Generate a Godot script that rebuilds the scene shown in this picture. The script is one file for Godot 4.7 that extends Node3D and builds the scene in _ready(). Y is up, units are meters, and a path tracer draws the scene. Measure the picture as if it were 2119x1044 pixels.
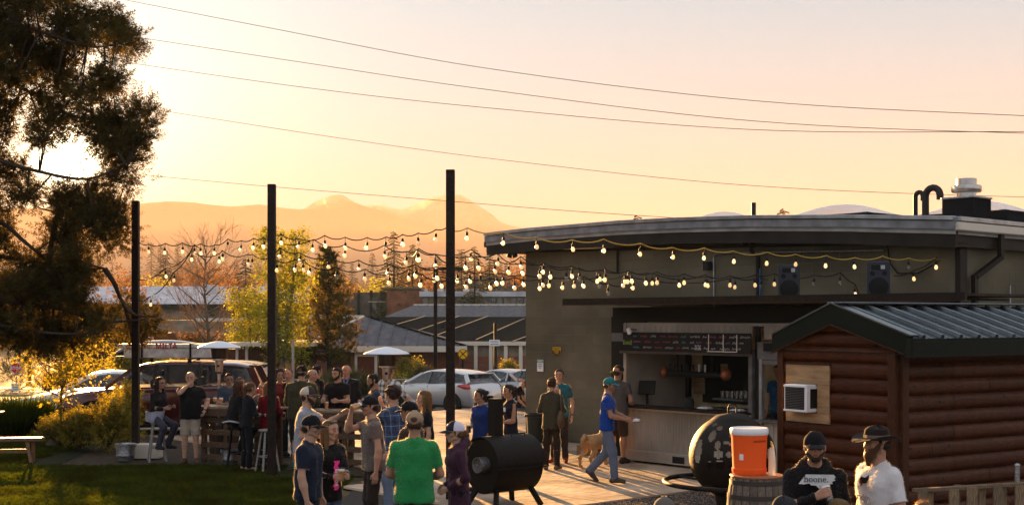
extends Node3D
# A brewery garden at sunset. Units are metres, y is up, the camera looks along -z.
const F := 2700.0      # focal length, in pixels of the 2119 x 1044 photograph
const CX := 1059.5
const HY := 660.0      # height of the horizon in it
const EYE := 2.75
const EXPO := 12.5
const SUN_TO := Vector3(-0.3225, 0.1155, -0.9395)

var rng := RandomNumberGenerator.new()
var mats := {}
var tex := {}
var jobs := []
var results := []
var people := []
var camera: Camera3D

func _ready() -> void:
	rng.seed = 7
	camera = Camera3D.new()
	camera.name = "camera"
	camera.position = Vector3(0, EYE, 0)
	camera.set_frustum(1044.0 / F * 0.2, Vector2(0, (HY - 522.0) / F * 0.2), 0.2, 6000.0)
	add_child(camera)
	camera.current = true
	var env := Environment.new()
	env.background_mode = Environment.BG_SKY
	env.sky = Sky.new()
	env.sky.sky_material = sky_material()
	env.tonemap_mode = Environment.TONE_MAPPER_LINEAR
	env.tonemap_exposure = EXPO
	env.fog_enabled = true
	env.fog_density = 0.00012
	env.fog_light_color = Color(0.74, 0.90, 1.0)
	env.volumetric_fog_enabled = true
	env.volumetric_fog_density = 0.0
	env.sdfgi_enabled = true
	env.ssao_enabled = true
	env.ssil_enabled = true
	var we := WorldEnvironment.new()
	we.name = "world_environment"
	we.environment = env
	add_child(we)
	var sun := DirectionalLight3D.new()
	sun.name = "sun"
	sun.light_energy = 1.6
	sun.light_color = Color(1.0, 0.75, 0.45)
	sun.light_angular_distance = 0.55
	sun.shadow_enabled = true
	sun.look_at_from_position(SUN_TO * 50.0, Vector3.ZERO, Vector3.UP)
	add_child(sun)
	var haze := FogVolume.new()
	haze.name = "valley_haze"
	haze.shape = RenderingServer.FOG_VOLUME_SHAPE_BOX
	haze.size = Vector3(3000, 68, 1050)
	haze.position = Vector3(0, 30, -715)
	haze.material = FogMaterial.new()
	haze.material.density = 0.0015
	haze.material.albedo = Color(0.80, 0.70, 0.62)
	haze.set_meta("kind", "stuff")
	add_child(haze)
	make_textures()
	make_materials()
	make_ground()
	make_hills()
	make_far_buildings()
	make_brewery()
	make_container_bar()
	make_cabin()
	make_posts_and_wires()
	make_trees()
	make_vehicles()
	make_street_things()
	make_garden_things()
	make_people()

func sky_material() -> PanoramaSkyMaterial:
	var w := 1024
	var h := 512
	var data := PackedFloat32Array()
	data.resize(w * h * 3)
	var to := SUN_TO.normalized()
	var at := 0
	for j in h:
		var el := PI / 2 - (j + 0.5) / h * PI
		var ce := cos(el)
		var se := sin(el)
		for i in w:
			var az := (i + 0.5) / w * TAU          # 0 looks along -z, a quarter turn along x
			var d := Vector3(sin(az) * ce, se, -cos(az) * ce)
			var g := acos(clampf(d.dot(to), -1, 1))
			var c := sky_colour(maxf(se, 0.0), g)
			data[at] = c.x
			data[at + 1] = c.y
			data[at + 2] = c.z
			at += 3
	var im := Image.create_from_data(w, h, false, Image.FORMAT_RGBF, data.to_byte_array())
	var m := PanoramaSkyMaterial.new()
	m.panorama = ImageTexture.create_from_image(im)
	return m

func sky_colour(se: float, g: float) -> Vector3:

	var low := Vector3(0.38, 0.40, 0.46)
	var mid := Vector3(0.40, 0.52, 0.64)
	var top := Vector3(0.58, 0.64, 0.78)
	var c := low.lerp(mid, smoothstep(0.0, 0.22, se)).lerp(top, smoothstep(0.12, 0.75, se))
	var away := smoothstep(0.5, 2.2, g)
	c = c.lerp(Vector3(0.80, 0.78, 0.85), away * 0.75)
	c += Vector3(1.0, 0.85, 0.62) * 0.50 * exp(-g / 0.30)
	c += Vector3(1.0, 0.78, 0.42) * 3.0 * exp(-g / 0.06)
	c += Vector3(1.0, 0.86, 0.55) * 30.0 * exp(-pow(g / 0.014, 2.0))
	return c / EXPO

# ---------------------------------------------------------------- places

func P(px: float, py: float, d: float) -> Vector3:
	return Vector3((px - CX) / F * d, EYE + (HY - py) / F * d, -d)

func floor_y(d: float) -> float:
	return -0.035 * clampf(d - 33.0, 0.0, 70.0)

func on_floor(px: float, d: float) -> Vector3:
	return Vector3((px - CX) / F * d, floor_y(d), -d)

func hit(T: Transform3D, px: float, py: float, axis: int, off: float) -> Vector3:

	var inv := T.affine_inverse()
	var o := inv * Vector3(0, EYE, 0)
	var d := inv.basis * Vector3((px - CX) / F, (HY - py) / F, -1)
	return o + d * ((off - o[axis]) / d[axis])

# ---------------------------------------------------------------- meshes

class MB:
	var v := PackedVector3Array()
	var n := PackedVector3Array()
	var c := PackedColorArray()
	var u := PackedVector2Array()
	var ix := PackedInt32Array()
	var x := Transform3D.IDENTITY
	var col := Color.WHITE

	func at(p: Vector3, b := Basis.IDENTITY) -> MB:
		x = Transform3D(b, p)
		return self

	func vert(p: Vector3, nn: Vector3, uv := Vector2.ZERO) -> int:
		v.append(x * p)
		n.append((x.basis * nn).normalized())
		c.append(col)
		u.append(uv)
		return v.size() - 1

	func face(i: int, j: int, k: int) -> void:   # counter-clockwise seen from outside
		ix.append(i)
		ix.append(k)
		ix.append(j)

	func tri(a: Vector3, b: Vector3, d: Vector3) -> void:
		var nn := (b - a).cross(d - a).normalized()
		face(vert(a, nn), vert(b, nn, Vector2(1, 0)), vert(d, nn, Vector2(1, 1)))

	func quad(a: Vector3, b: Vector3, d: Vector3, e: Vector3) -> void:
		var nn := (d - a).cross(e - b).normalized()
		var i := vert(a, nn, Vector2(0, 0))
		vert(b, nn, Vector2(1, 0))
		vert(d, nn, Vector2(1, 1))
		vert(e, nn, Vector2(0, 1))
		face(i, i + 1, i + 2)
		face(i, i + 2, i + 3)

	func box(p: Vector3, s: Vector3, bevel := 0.0) -> MB:
		var h := s / 2
		if bevel <= 0.0:
			for a in 3:
				var b := (a + 1) % 3
				var d := (a + 2) % 3
				for sg in [-1.0, 1.0]:
					var q := []
					for k in [[-1, -1], [1, -1], [1, 1], [-1, 1]]:
						var r := p
						r[a] += sg * h[a]
						r[b] += k[0] * h[b] * sg
						r[d] += k[1] * h[d]
						q.append(r)
					quad(q[0], q[1], q[2], q[3])
			return self

		var bv := minf(bevel, minf(h.x, minf(h.y, h.z)) * 0.9)
		var pt := func(sx: float, sy: float, sz: float, a: int) -> Vector3:
			var r := Vector3(sx * h.x, sy * h.y, sz * h.z)
			for k in 3:
				if k != a:
					r[k] -= signf(r[k]) * bv
			return p + r
		for a in 3:
			var b := (a + 1) % 3
			var d := (a + 2) % 3
			for sg in [-1.0, 1.0]:
				var q := []
				for k in [[-1, -1], [1, -1], [1, 1], [-1, 1]]:
					var sv := Vector3.ZERO
					sv[a] = sg
					sv[b] = k[0] * sg
					sv[d] = k[1]
					q.append(pt.call(sv.x, sv.y, sv.z, a))
				quad(q[0], q[1], q[2], q[3])
			for sb in [-1.0, 1.0]:
				for sd in [-1.0, 1.0]:
					var v0 := Vector3.ZERO
					v0[b] = sb
					v0[d] = sd
					var v1 := v0
					v0[a] = -1.0
					v1[a] = 1.0
					var q0 = pt.call(v0.x, v0.y, v0.z, b)
					var q1 = pt.call(v1.x, v1.y, v1.z, b)
					var q2 = pt.call(v1.x, v1.y, v1.z, d)
					var q3 = pt.call(v0.x, v0.y, v0.z, d)
					if sb * sd > 0:
						quad(q0, q1, q2, q3)
					else:
						quad(q3, q2, q1, q0)
		for sx in [-1.0, 1.0]:
			for sy in [-1.0, 1.0]:
				for sz in [-1.0, 1.0]:
					var t0 = pt.call(sx, sy, sz, 0)
					var t1 = pt.call(sx, sy, sz, 1)
					var t2 = pt.call(sx, sy, sz, 2)
					if sx * sy * sz > 0:
						tri(t0, t1, t2)
					else:
						tri(t0, t2, t1)
		return self

	func bar(a: Vector3, b: Vector3, w: float, t: float, up := Vector3.UP, bevel := 0.0) -> MB:

		var z := (b - a).normalized()
		var xx := up.cross(z)
		if xx.length() < 0.01:
			xx = Vector3.RIGHT.cross(z)
		xx = xx.normalized()
		var keep := x
		x = x * Transform3D(Basis(xx, z.cross(xx), z), (a + b) / 2)
		box(Vector3.ZERO, Vector3(w, t, (b - a).length()), bevel)
		x = keep
		return self

	func tube(pts: Array, radii, sides := 6, caps := true) -> MB:
		var m := pts.size()
		var rings := []
		var up := Vector3.UP
		for i in m:
			var dir: Vector3 = (pts[mini(i + 1, m - 1)] - pts[maxi(i - 1, 0)])
			dir = dir.normalized() if dir.length() > 1e-6 else Vector3.UP
			var s := up.cross(dir)
			if s.length() < 0.05:
				s = Vector3.RIGHT.cross(dir) if absf(dir.x) < 0.9 else Vector3.BACK.cross(dir)
			s = s.normalized()
			var w := dir.cross(s)
			up = w
			var r: float = radii[i] if radii is Array else radii
			var first := v.size()
			for k in sides:
				var a := TAU * k / sides
				var nn := s * cos(a) + w * sin(a)
				vert(pts[i] + nn * r, nn, Vector2(float(k) / sides, float(i) / m))
			rings.append(first)
		for i in m - 1:
			for k in sides:
				var a: int = rings[i] + k
				var b: int = rings[i] + (k + 1) % sides
				var d: int = rings[i + 1] + (k + 1) % sides
				var e: int = rings[i + 1] + k
				face(a, b, d)
				face(a, d, e)
		if caps:
			for q in [[0, 1, -1.0], [m - 1, m - 2, 1.0]]:
				var nn: Vector3 = (pts[q[0]] - pts[q[1]]).normalized()
				var mid := vert(pts[q[0]], nn)
				var first := v.size()
				for k in sides:
					var keep := x
					var src := v[rings[q[0]] + k]
					x = Transform3D.IDENTITY
					vert(src, keep.basis * nn)
					x = keep
				for k in sides:
					if q[2] > 0:
						face(mid, first + k, first + (k + 1) % sides)
					else:
						face(mid, first + (k + 1) % sides, first + k)
		return self

	func lathe(prof: Array, sides := 16, from := 0.0, to := TAU) -> MB:

		var m := prof.size()
		var dirs := []
		for i in m - 1:
			dirs.append(Vector2(prof[i + 1][1] - prof[i][1], -(prof[i + 1][0] - prof[i][0])).normalized())
		var full := absf(to - from - TAU) < 0.001
		for i in m - 1:
			var n0: Vector2 = dirs[i]
			var n1: Vector2 = dirs[i]
			if i > 0 and dirs[i].dot(dirs[i - 1]) > 0.75:
				n0 = (dirs[i] + dirs[i - 1]).normalized()
			if i < m - 2 and dirs[i].dot(dirs[i + 1]) > 0.75:
				n1 = (dirs[i] + dirs[i + 1]).normalized()
			var first := v.size()
			for k in sides + 1:
				var a := lerpf(from, to, float(k) / sides)
				var ca := cos(a)
				var sa := sin(a)
				vert(Vector3(prof[i][0] * ca, prof[i][1], prof[i][0] * sa), Vector3(n0.x * ca, n0.y, n0.x * sa), Vector2(float(k) / sides, float(i) / m))
				vert(Vector3(prof[i + 1][0] * ca, prof[i + 1][1], prof[i + 1][0] * sa), Vector3(n1.x * ca, n1.y, n1.x * sa), Vector2(float(k) / sides, float(i + 1) / m))
			for k in sides:
				var a := first + k * 2
				face(a, a + 1, a + 3)
				face(a, a + 3, a + 2)
		return self

	func grid(rows: Array, closed := false) -> MB:

		var h := rows.size()
		var w: int = rows[0].size()
		var first := v.size()
		for j in h:
			for i in w:
				var l: Vector3 = rows[j][(i - 1 + w) % w if closed else maxi(i - 1, 0)]
				var r: Vector3 = rows[j][(i + 1) % w if closed else mini(i + 1, w - 1)]
				var d: Vector3 = rows[maxi(j - 1, 0)][i]
				var t: Vector3 = rows[mini(j + 1, h - 1)][i]
				vert(rows[j][i], (r - l).cross(t - d), Vector2(float(i) / maxf(1, w - 1), float(j) / maxf(1, h - 1)))
		for j in h - 1:
			for i in (w if closed else w - 1):
				var a := first + j * w + i
				var b := first + j * w + (i + 1) % w
				face(a, b, b + w)
				face(a, b + w, a + w)
		return self

	func prism(poly: PackedVector2Array, z0: float, z1: float) -> MB:

		var t := Geometry2D.triangulate_polygon(poly)
		if Geometry2D.is_polygon_clockwise(poly):
			poly.reverse()
			t = Geometry2D.triangulate_polygon(poly)
		for k in range(0, t.size(), 3):
			var a := poly[t[k]]
			var b := poly[t[k + 1]]
			var d := poly[t[k + 2]]
			if (b - a).cross(d - a) < 0:
				var e := b
				b = d
				d = e
			tri(Vector3(a.x, a.y, z1), Vector3(b.x, b.y, z1), Vector3(d.x, d.y, z1))
			tri(Vector3(a.x, a.y, z0), Vector3(d.x, d.y, z0), Vector3(b.x, b.y, z0))
		for k in poly.size():
			var a := poly[k]
			var b := poly[(k + 1) % poly.size()]
			quad(Vector3(a.x, a.y, z0), Vector3(b.x, b.y, z0), Vector3(b.x, b.y, z1), Vector3(a.x, a.y, z1))
		return self

	func ball(p: Vector3, r: Vector3, seg := 10, rings := 6) -> MB:
		var rows := []
		for j in rings + 1:
			var e := -PI / 2 + PI * j / rings
			var row := []
			for i in seg:
				var a := -TAU * i / seg
				row.append(p + Vector3(cos(a) * cos(e) * r.x, sin(e) * r.y, sin(a) * cos(e) * r.z))
			rows.append(row)
		var first := v.size()
		grid(rows, true)
		for k in range(first, v.size()):   # poles included
			var q := x.affine_inverse() * v[k] - p
			n[k] = (x.basis * Vector3(q.x / (r.x * r.x), q.y / (r.y * r.y), q.z / (r.z * r.z))).normalized()
		return self

	func add(o: Array, t: Transform3D, tint := Color.WHITE) -> void:

		var first := v.size()
		var pts: PackedVector3Array = o[0]
		var nor: PackedVector3Array = o[1]
		var nb := t.basis.inverse().transposed()
		var flip := t.basis.determinant() < 0
		for k in pts.size():
			v.append(t * pts[k])
			n.append((nb * nor[k]).normalized())
			c.append(tint * o[3][k] if o.size() > 3 and o[3] != null else tint)
			u.append(Vector2.ZERO)
		var idx: PackedInt32Array = o[2]
		for k in range(0, idx.size(), 3):
			ix.append(idx[k] + first)
			ix.append(idx[k + (2 if flip else 1)] + first)
			ix.append(idx[k + (1 if flip else 2)] + first)

	func mesh() -> ArrayMesh:
		var a := []
		a.resize(Mesh.ARRAY_MAX)
		a[Mesh.ARRAY_VERTEX] = v
		a[Mesh.ARRAY_NORMAL] = n
		a[Mesh.ARRAY_COLOR] = c
		a[Mesh.ARRAY_TEX_UV] = u
		a[Mesh.ARRAY_INDEX] = ix
		var m := ArrayMesh.new()
		m.add_surface_from_arrays(Mesh.PRIMITIVE_TRIANGLES, a)
		return m

func put(called: String, m, mat: Material, parent: Node = self, label := "") -> MeshInstance3D:
	var o := MeshInstance3D.new()
	o.name = called
	o.mesh = m.mesh() if m is MB else m
	o.material_override = mat
	parent.add_child(o, true)
	if label:
		o.set_meta("label", label)
	return o

func thing(called: String, label: String, category: String, at := Transform3D.IDENTITY, group := "") -> Node3D:
	var o := Node3D.new()
	o.name = called
	add_child(o, true)
	o.transform = at
	return tag(o, label, category, group)

func tag(o: Node3D, label: String, category: String, group := "") -> Node3D:
	o.set_meta("label", label)
	o.set_meta("category", category)
	if group:
		o.set_meta("group", group)
	return o

func structure(called: String, m, mat: Material, label := "") -> MeshInstance3D:
	var o := put(called, m, mat, self, label)
	o.set_meta("kind", "structure")
	return o

func spread(called: String, m: Mesh, mat: Material, places: Array, parent: Node, colours := []) -> MultiMeshInstance3D:
	var mm := MultiMesh.new()
	mm.transform_format = MultiMesh.TRANSFORM_3D
	mm.use_colors = colours.size() > 0
	mm.mesh = m
	mm.instance_count = places.size()
	for i in places.size():
		mm.set_instance_transform(i, places[i])
		if colours.size():
			mm.set_instance_color(i, colours[i])
	var o := MultiMeshInstance3D.new()
	o.name = called
	o.multimesh = mm
	o.material_override = mat
	o.set_meta("kind", "stuff")
	parent.add_child(o, true)
	return o

func yaw_at(p: Vector3, deg: float) -> Transform3D:
	return Transform3D(Basis(Vector3.UP, deg_to_rad(deg)), p)

# ---------------------------------------------------------------- materials

func noise_tex(called: String, size: int, freq: float, lo: float, hi: float, kind := FastNoiseLite.TYPE_SIMPLEX_SMOOTH, oct := 4, normal := false, bump := 4.0) -> void:
	var nz := FastNoiseLite.new()
	nz.noise_type = kind
	nz.seed = called.hash() % 1000
	nz.frequency = freq
	nz.fractal_octaves = oct
	var t := NoiseTexture2D.new()
	t.width = size
	t.height = size
	t.seamless = true
	t.noise = nz
	if normal:
		t.as_normal_map = true
		t.bump_strength = bump
	else:
		var g := Gradient.new()
		g.set_color(0, Color(lo, lo, lo))
		g.set_color(1, Color(hi, hi, hi))
		t.color_ramp = g
	tex[called] = t

func make_textures() -> void:
	noise_tex("soft", 512, 0.008, 0.72, 1.0)
	noise_tex("mottled", 512, 0.02, 0.55, 1.0, FastNoiseLite.TYPE_SIMPLEX_SMOOTH, 5)
	noise_tex("stain", 512, 0.006, 0.62, 1.0, FastNoiseLite.TYPE_SIMPLEX_SMOOTH, 6)
	noise_tex("speck", 512, 0.12, 0.35, 1.0, FastNoiseLite.TYPE_SIMPLEX_SMOOTH, 3)
	noise_tex("gravel", 512, 0.09, 0.25, 1.0, FastNoiseLite.TYPE_CELLULAR, 2)
	noise_tex("cloth", 256, 0.012, 0.0, 1.0, FastNoiseLite.TYPE_SIMPLEX_SMOOTH, 3, true, 9.0)
	noise_tex("rough", 256, 0.05, 0.0, 1.0, FastNoiseLite.TYPE_SIMPLEX_SMOOTH, 4, true, 5.0)
	tex["plaid_blue"] = plaid(Color(0.035, 0.06, 0.13), Color(0.42, 0.52, 0.60), Color(0.02, 0.02, 0.03), 32, 2)
	tex["check"] = plaid(Color(0.75, 0.75, 0.75), Color(0.02, 0.02, 0.02), Color(0.02, 0.02, 0.02), 32, 15)

func plaid(ground: Color, stripe: Color, dark: Color, n: int, w: int) -> Texture2D:
	var im := Image.create(n, n, false, Image.FORMAT_RGB8)
	for j in n:
		for i in n:
			var a := i < w
			var b := j < w
			var c := ground
			if w > 8:
				c = dark if a and b else (ground if not a and not b else ground.lerp(dark, 0.62))
			else:
				if (i > n / 2 and i < n / 2 + 8):
					c = c.lerp(dark, 0.5)
				if (j > n / 2 and j < n / 2 + 8):
					c = c.lerp(dark, 0.5)
				if a or b:
					c = c.lerp(stripe, 0.8 if a and b else 0.45)
			im.set_pixel(i, j, c.linear_to_srgb())
	return ImageTexture.create_from_image(im)

func mat(called: String, c: Color, rough := 0.8, opt := {}) -> StandardMaterial3D:
	var m := StandardMaterial3D.new()
	m.resource_name = called
	m.albedo_color = c.linear_to_srgb()
	m.albedo_color.a = opt.get("alpha", 1.0)
	m.roughness = rough
	m.metallic = opt.get("metal", 0.0)
	if opt.has("tex"):
		m.albedo_texture = tex[opt.tex]
		m.uv1_triplanar = true
		m.uv1_world_triplanar = opt.get("world", false)
		var sc = opt.get("scale", 1.0)
		m.uv1_scale = sc if sc is Vector3 else Vector3.ONE * sc
	if opt.has("normal"):
		m.normal_enabled = true
		m.normal_texture = tex[opt.normal]
		m.normal_scale = opt.get("depth", 1.0)
		m.uv1_triplanar = true
		if not opt.has("tex"):
			m.uv1_scale = Vector3.ONE * opt.get("scale", 1.0)
	if opt.get("vertex", false):
		m.vertex_color_use_as_albedo = true
	if opt.has("back"):
		m.backlight_enabled = true
		m.backlight = (opt.back as Color).linear_to_srgb()
		m.cull_mode = BaseMaterial3D.CULL_DISABLED
	if opt.has("glow"):
		m.emission_enabled = true
		m.emission = (opt.glow as Color).linear_to_srgb()
		m.emission_energy_multiplier = opt.get("energy", 1.0)
	if opt.has("alpha"):
		m.transparency = BaseMaterial3D.TRANSPARENCY_ALPHA
	if opt.get("coat", 0.0) > 0.0:
		m.clearcoat_enabled = true
		m.clearcoat = opt.coat
		m.clearcoat_roughness = 0.08
	if opt.get("rim", 0.0) > 0.0:
		m.rim_enabled = true
		m.rim = opt.rim
		m.rim_tint = 0.35
	m.metallic_specular = opt.get("spec", 0.28 if rough > 0.4 and not opt.has("metal") else 0.5)
	mats[called] = m
	return m

func cloth(c: Color) -> StandardMaterial3D:
	var key := "cloth %.3f %.3f %.3f" % [c.r, c.g, c.b]
	if mats.has(key):
		return mats[key]
	return mat(key, c, 0.9, {"normal": "cloth", "scale": 1.6, "depth": 0.7, "rim": 0.3, "spec": 0.12})

func make_materials() -> void:
	mat("concrete", Color(0.60, 0.46, 0.33), 0.75, {"tex": "stain", "world": true, "scale": 0.22, "normal": "rough", "depth": 0.12})
	mat("concrete_b", Color(0.57, 0.44, 0.315), 0.75, {"tex": "stain", "world": true, "scale": 0.27, "normal": "rough", "depth": 0.12})
	mat("joint", Color(0.42, 0.33, 0.24), 0.9)
	mat("asphalt", Color(0.07, 0.07, 0.075), 0.8, {"tex": "speck", "world": true, "scale": 1.2})
	mat("road", Color(0.12, 0.11, 0.11), 0.75, {"tex": "mottled", "world": true, "scale": 0.2})
	mat("gravel", Color(0.16, 0.135, 0.115), 0.9, {"tex": "gravel", "world": true, "scale": 1.6})
	mat("stones", Color(0.20, 0.17, 0.145), 0.9, {"vertex": true})
	mat("soil", Color(0.10, 0.075, 0.05), 0.95, {"tex": "mottled", "world": true, "scale": 0.5})
	mat("scrub", Color(0.17, 0.13, 0.07), 0.95, {"tex": "mottled", "world": true, "scale": 0.08})
	mat("lawn", Color(0.026, 0.034, 0.006), 0.95, {"tex": "mottled", "world": true, "scale": 0.8})
	mat("grass", Color(0.06, 0.075, 0.010), 0.7, {"vertex": true, "back": Color(0.9, 1.0, 0.25)})
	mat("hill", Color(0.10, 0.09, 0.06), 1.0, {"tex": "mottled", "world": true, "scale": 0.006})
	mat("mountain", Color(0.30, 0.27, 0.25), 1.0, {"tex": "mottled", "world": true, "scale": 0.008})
	mat("block_a", Color(0.195, 0.170, 0.115), 0.85, {"tex": "stain", "world": true, "scale": 0.16, "normal": "rough", "depth": 0.1})
	mat("block_b", Color(0.183, 0.160, 0.108), 0.85, {"tex": "stain", "world": true, "scale": 0.16, "normal": "rough", "depth": 0.1})
	mat("block_c", Color(0.203, 0.177, 0.119), 0.85, {"tex": "stain", "world": true, "scale": 0.16, "normal": "rough", "depth": 0.1})
	mat("mortar", Color(0.135, 0.117, 0.082), 0.9)
	mat("fascia_dark", Color(0.03, 0.024, 0.020), 0.6, {"tex": "soft", "scale": 0.4})
	mat("steel_brown", Color(0.030, 0.018, 0.012), 0.6, {"tex": "mottled", "scale": 1.0})
	mat("metal_edge", Color(0.38, 0.39, 0.41), 0.35, {"metal": 0.6, "tex": "soft", "scale": 0.6})
	mat("pale_fascia", Color(0.28, 0.29, 0.31), 0.45, {"tex": "soft", "scale": 0.6})
	mat("roof_membrane", Color(0.45, 0.44, 0.42), 0.7, {"tex": "soft", "scale": 0.3})
	mat("galvanized", Color(0.55, 0.56, 0.58), 0.38, {"metal": 0.9, "tex": "mottled", "scale": 2.0})
	mat("stainless", Color(0.62, 0.58, 0.54), 0.28, {"metal": 1.0, "tex": "soft", "scale": 1.0})
	mat("black_pipe", Color(0.02, 0.02, 0.02), 0.5)
	mat("rust_black", Color(0.020, 0.014, 0.010), 0.6, {"tex": "mottled", "scale": 2.0, "normal": "rough", "depth": 0.3})
	mat("dome_plastic", Color(0.75, 0.68, 0.66), 0.2, {"alpha": 0.45})
	mat("glass", Color(0.35, 0.37, 0.38), 0.03, {"alpha": 0.05})
	mat("car_glass", Color(0.03, 0.035, 0.04), 0.03, {"alpha": 0.58})
	mat("dark_glass", Color(0.015, 0.017, 0.02), 0.05, {"coat": 1.0})
	mat("beige_steel", Color(0.54, 0.475, 0.39), 0.5, {"tex": "stain", "scale": 0.15})
	mat("grey_steel", Color(0.16, 0.15, 0.145), 0.5, {"tex": "soft", "scale": 0.8})
	mat("interior_tan", Color(0.66, 0.50, 0.27), 0.7, {"tex": "soft", "scale": 0.6})
	mat("dark", Color(0.012, 0.011, 0.010), 0.6)
	mat("board_black", Color(0.02, 0.017, 0.015), 0.7, {"tex": "soft", "scale": 1.0})
	for q in [["log_a", 0.105, 0.030, 0.011], ["log_b", 0.095, 0.024, 0.0085], ["log_c", 0.120, 0.034, 0.012]]:
		mat(q[0], Color(q[1], q[2], q[3]), 0.5, {"tex": "mottled", "scale": Vector3(0.5, 5.0, 0.5), "normal": "rough", "depth": 0.25})
	mat("trim_wood", Color(0.09, 0.03, 0.011), 0.5, {"tex": "mottled", "scale": Vector3(4.0, 0.5, 4.0)})
	mat("plywood", Color(0.42, 0.27, 0.14), 0.6, {"tex": "soft", "scale": Vector3(0.6, 3.0, 0.6)})
	mat("pallet_wood", Color(0.36, 0.25, 0.145), 0.75, {"tex": "mottled", "scale": Vector3(6.0, 0.8, 6.0)})
	mat("pallet_wood_b", Color(0.27, 0.19, 0.12), 0.75, {"tex": "mottled", "scale": Vector3(6.0, 0.8, 6.0)})
	mat("old_wood", Color(0.17, 0.105, 0.065), 0.7, {"tex": "mottled", "scale": Vector3(0.8, 5.0, 5.0)})
	mat("bench_wood", Color(0.34, 0.21, 0.12), 0.6, {"tex": "mottled", "scale": Vector3(0.8, 5.0, 5.0)})
	mat("table_top", Color(0.40, 0.28, 0.17), 0.25, {"tex": "mottled", "scale": Vector3(0.8, 5.0, 5.0)})
	mat("stave", Color(0.25, 0.20, 0.16), 0.8, {"tex": "mottled", "scale": Vector3(8.0, 1.0, 8.0)})
	mat("stave_b", Color(0.19, 0.155, 0.125), 0.8, {"tex": "mottled", "scale": Vector3(8.0, 1.0, 8.0)})
	mat("hoop", Color(0.06, 0.05, 0.045), 0.5, {"metal": 0.6})
	mat("barrel_top", Color(0.33, 0.13, 0.06), 0.5)
	mat("green_roof", Color(0.095, 0.115, 0.125), 0.28, {"metal": 0.75, "tex": "soft", "scale": 0.8})
	mat("green_trim", Color(0.008, 0.011, 0.008), 0.5, {"spec": 0.2})
	mat("white_paint", Color(0.72, 0.72, 0.72), 0.45, {"tex": "soft", "scale": 1.0})
	mat("stool_white", Color(0.42, 0.40, 0.37), 0.5, {"tex": "mottled", "scale": 3.0})
	mat("white_plastic", Color(0.75, 0.76, 0.78), 0.35)
	mat("cream_trim", Color(0.62, 0.57, 0.48), 0.6)
	mat("orange_plastic", Color(0.80, 0.13, 0.015), 0.4, {"spec": 0.5, "back": Color(0.25, 0.05, 0.0)})
	mat("cup", Color(0.9, 0.86, 0.8), 0.2, {"alpha": 0.22, "back": Color(0.6, 0.55, 0.45)})
	mat("speaker", Color(0.032, 0.038, 0.048), 0.55)
	mat("speaker_grille", Color(0.012, 0.012, 0.013), 0.8)
	mat("wire", Color(0.018, 0.015, 0.012), 0.6)
	mat("yellow_wire", Color(0.45, 0.30, 0.05), 0.6)
	mat("bulb", Color(0.35, 0.28, 0.2), 0.2, {"glow": Color(1.0, 0.70, 0.33), "energy": 0.13})
	mat("bulb_dim", Color(0.3, 0.22, 0.15), 0.2, {"glow": Color(1.0, 0.62, 0.26), "energy": 0.075})
	mat("bulb_warm", Color(0.35, 0.28, 0.2), 0.2, {"glow": Color(1.0, 0.62, 0.24), "energy": 0.11})
	mat("power_line", Color(0.05, 0.045, 0.04), 0.7)
	mat("roof_seam_grey", Color(0.17, 0.165, 0.18), 0.6, {"spec": 0.05, "tex": "soft", "scale": 0.3})
	mat("roof_dark", Color(0.022, 0.021, 0.023), 0.9, {"spec": 0.0, "tex": "soft", "scale": 0.2})
	mat("roof_white", Color(0.62, 0.64, 0.70), 0.5, {"tex": "soft", "scale": 0.1})
	mat("red_board", Color(0.19, 0.055, 0.03), 0.7, {"tex": "mottled", "scale": Vector3(2.0, 0.3, 2.0)})
	mat("brick_red", Color(0.30, 0.12, 0.07), 0.8, {"tex": "soft", "scale": 0.2})
	mat("brown_wall", Color(0.20, 0.15, 0.12), 0.8, {"tex": "soft", "scale": 0.2})
	mat("tan_wall", Color(0.34, 0.28, 0.21), 0.8, {"tex": "soft", "scale": 0.2})
	mat("roll_door", Color(0.21, 0.085, 0.055), 0.55)
	mat("window_dark", Color(0.05, 0.055, 0.06), 0.1, {"spec": 0.8})
	mat("bark", Color(0.10, 0.07, 0.05), 0.9, {"tex": "mottled", "scale": 3.0})
	mat("bark_grey", Color(0.22, 0.17, 0.13), 0.9, {"tex": "mottled", "scale": 3.0})
	mat("twig", Color(0.24, 0.16, 0.10), 0.8, {"back": Color(0.3, 0.2, 0.1)})
	mat("juniper", Color(0.080, 0.066, 0.022), 0.75, {"vertex": true, "back": Color(1.0, 0.80, 0.22)})
	mat("leaf_lime", Color(0.34, 0.33, 0.035), 0.6, {"vertex": true, "back": Color(1.0, 0.92, 0.2)})
	mat("leaf_gold", Color(0.38, 0.33, 0.075), 0.6, {"vertex": true, "back": Color(1.0, 0.88, 0.3)})
	mat("pine", Color(0.13, 0.105, 0.03), 0.7, {"vertex": true, "back": Color(1.0, 0.76, 0.22)})
	mat("conifer", Color(0.06, 0.06, 0.022), 0.8, {"vertex": true, "back": Color(0.7, 0.58, 0.16)})
	mat("autumn", Color(0.24, 0.15, 0.05), 0.8, {"vertex": true, "back": Color(1.0, 0.65, 0.2)})
	mat("sage", Color(0.11, 0.105, 0.07), 0.8, {"vertex": true, "back": Color(0.9, 0.75, 0.35)})
	mat("skin", Color(1, 1, 1), 0.55, {"vertex": true, "spec": 0.3, "rim": 0.5})
	mat("car_red", Color(0.055, 0.004, 0.006), 0.3, {"coat": 1.0, "metal": 0.3})
	mat("car_silver", Color(0.52, 0.54, 0.57), 0.28, {"coat": 1.0, "metal": 0.45})
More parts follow.
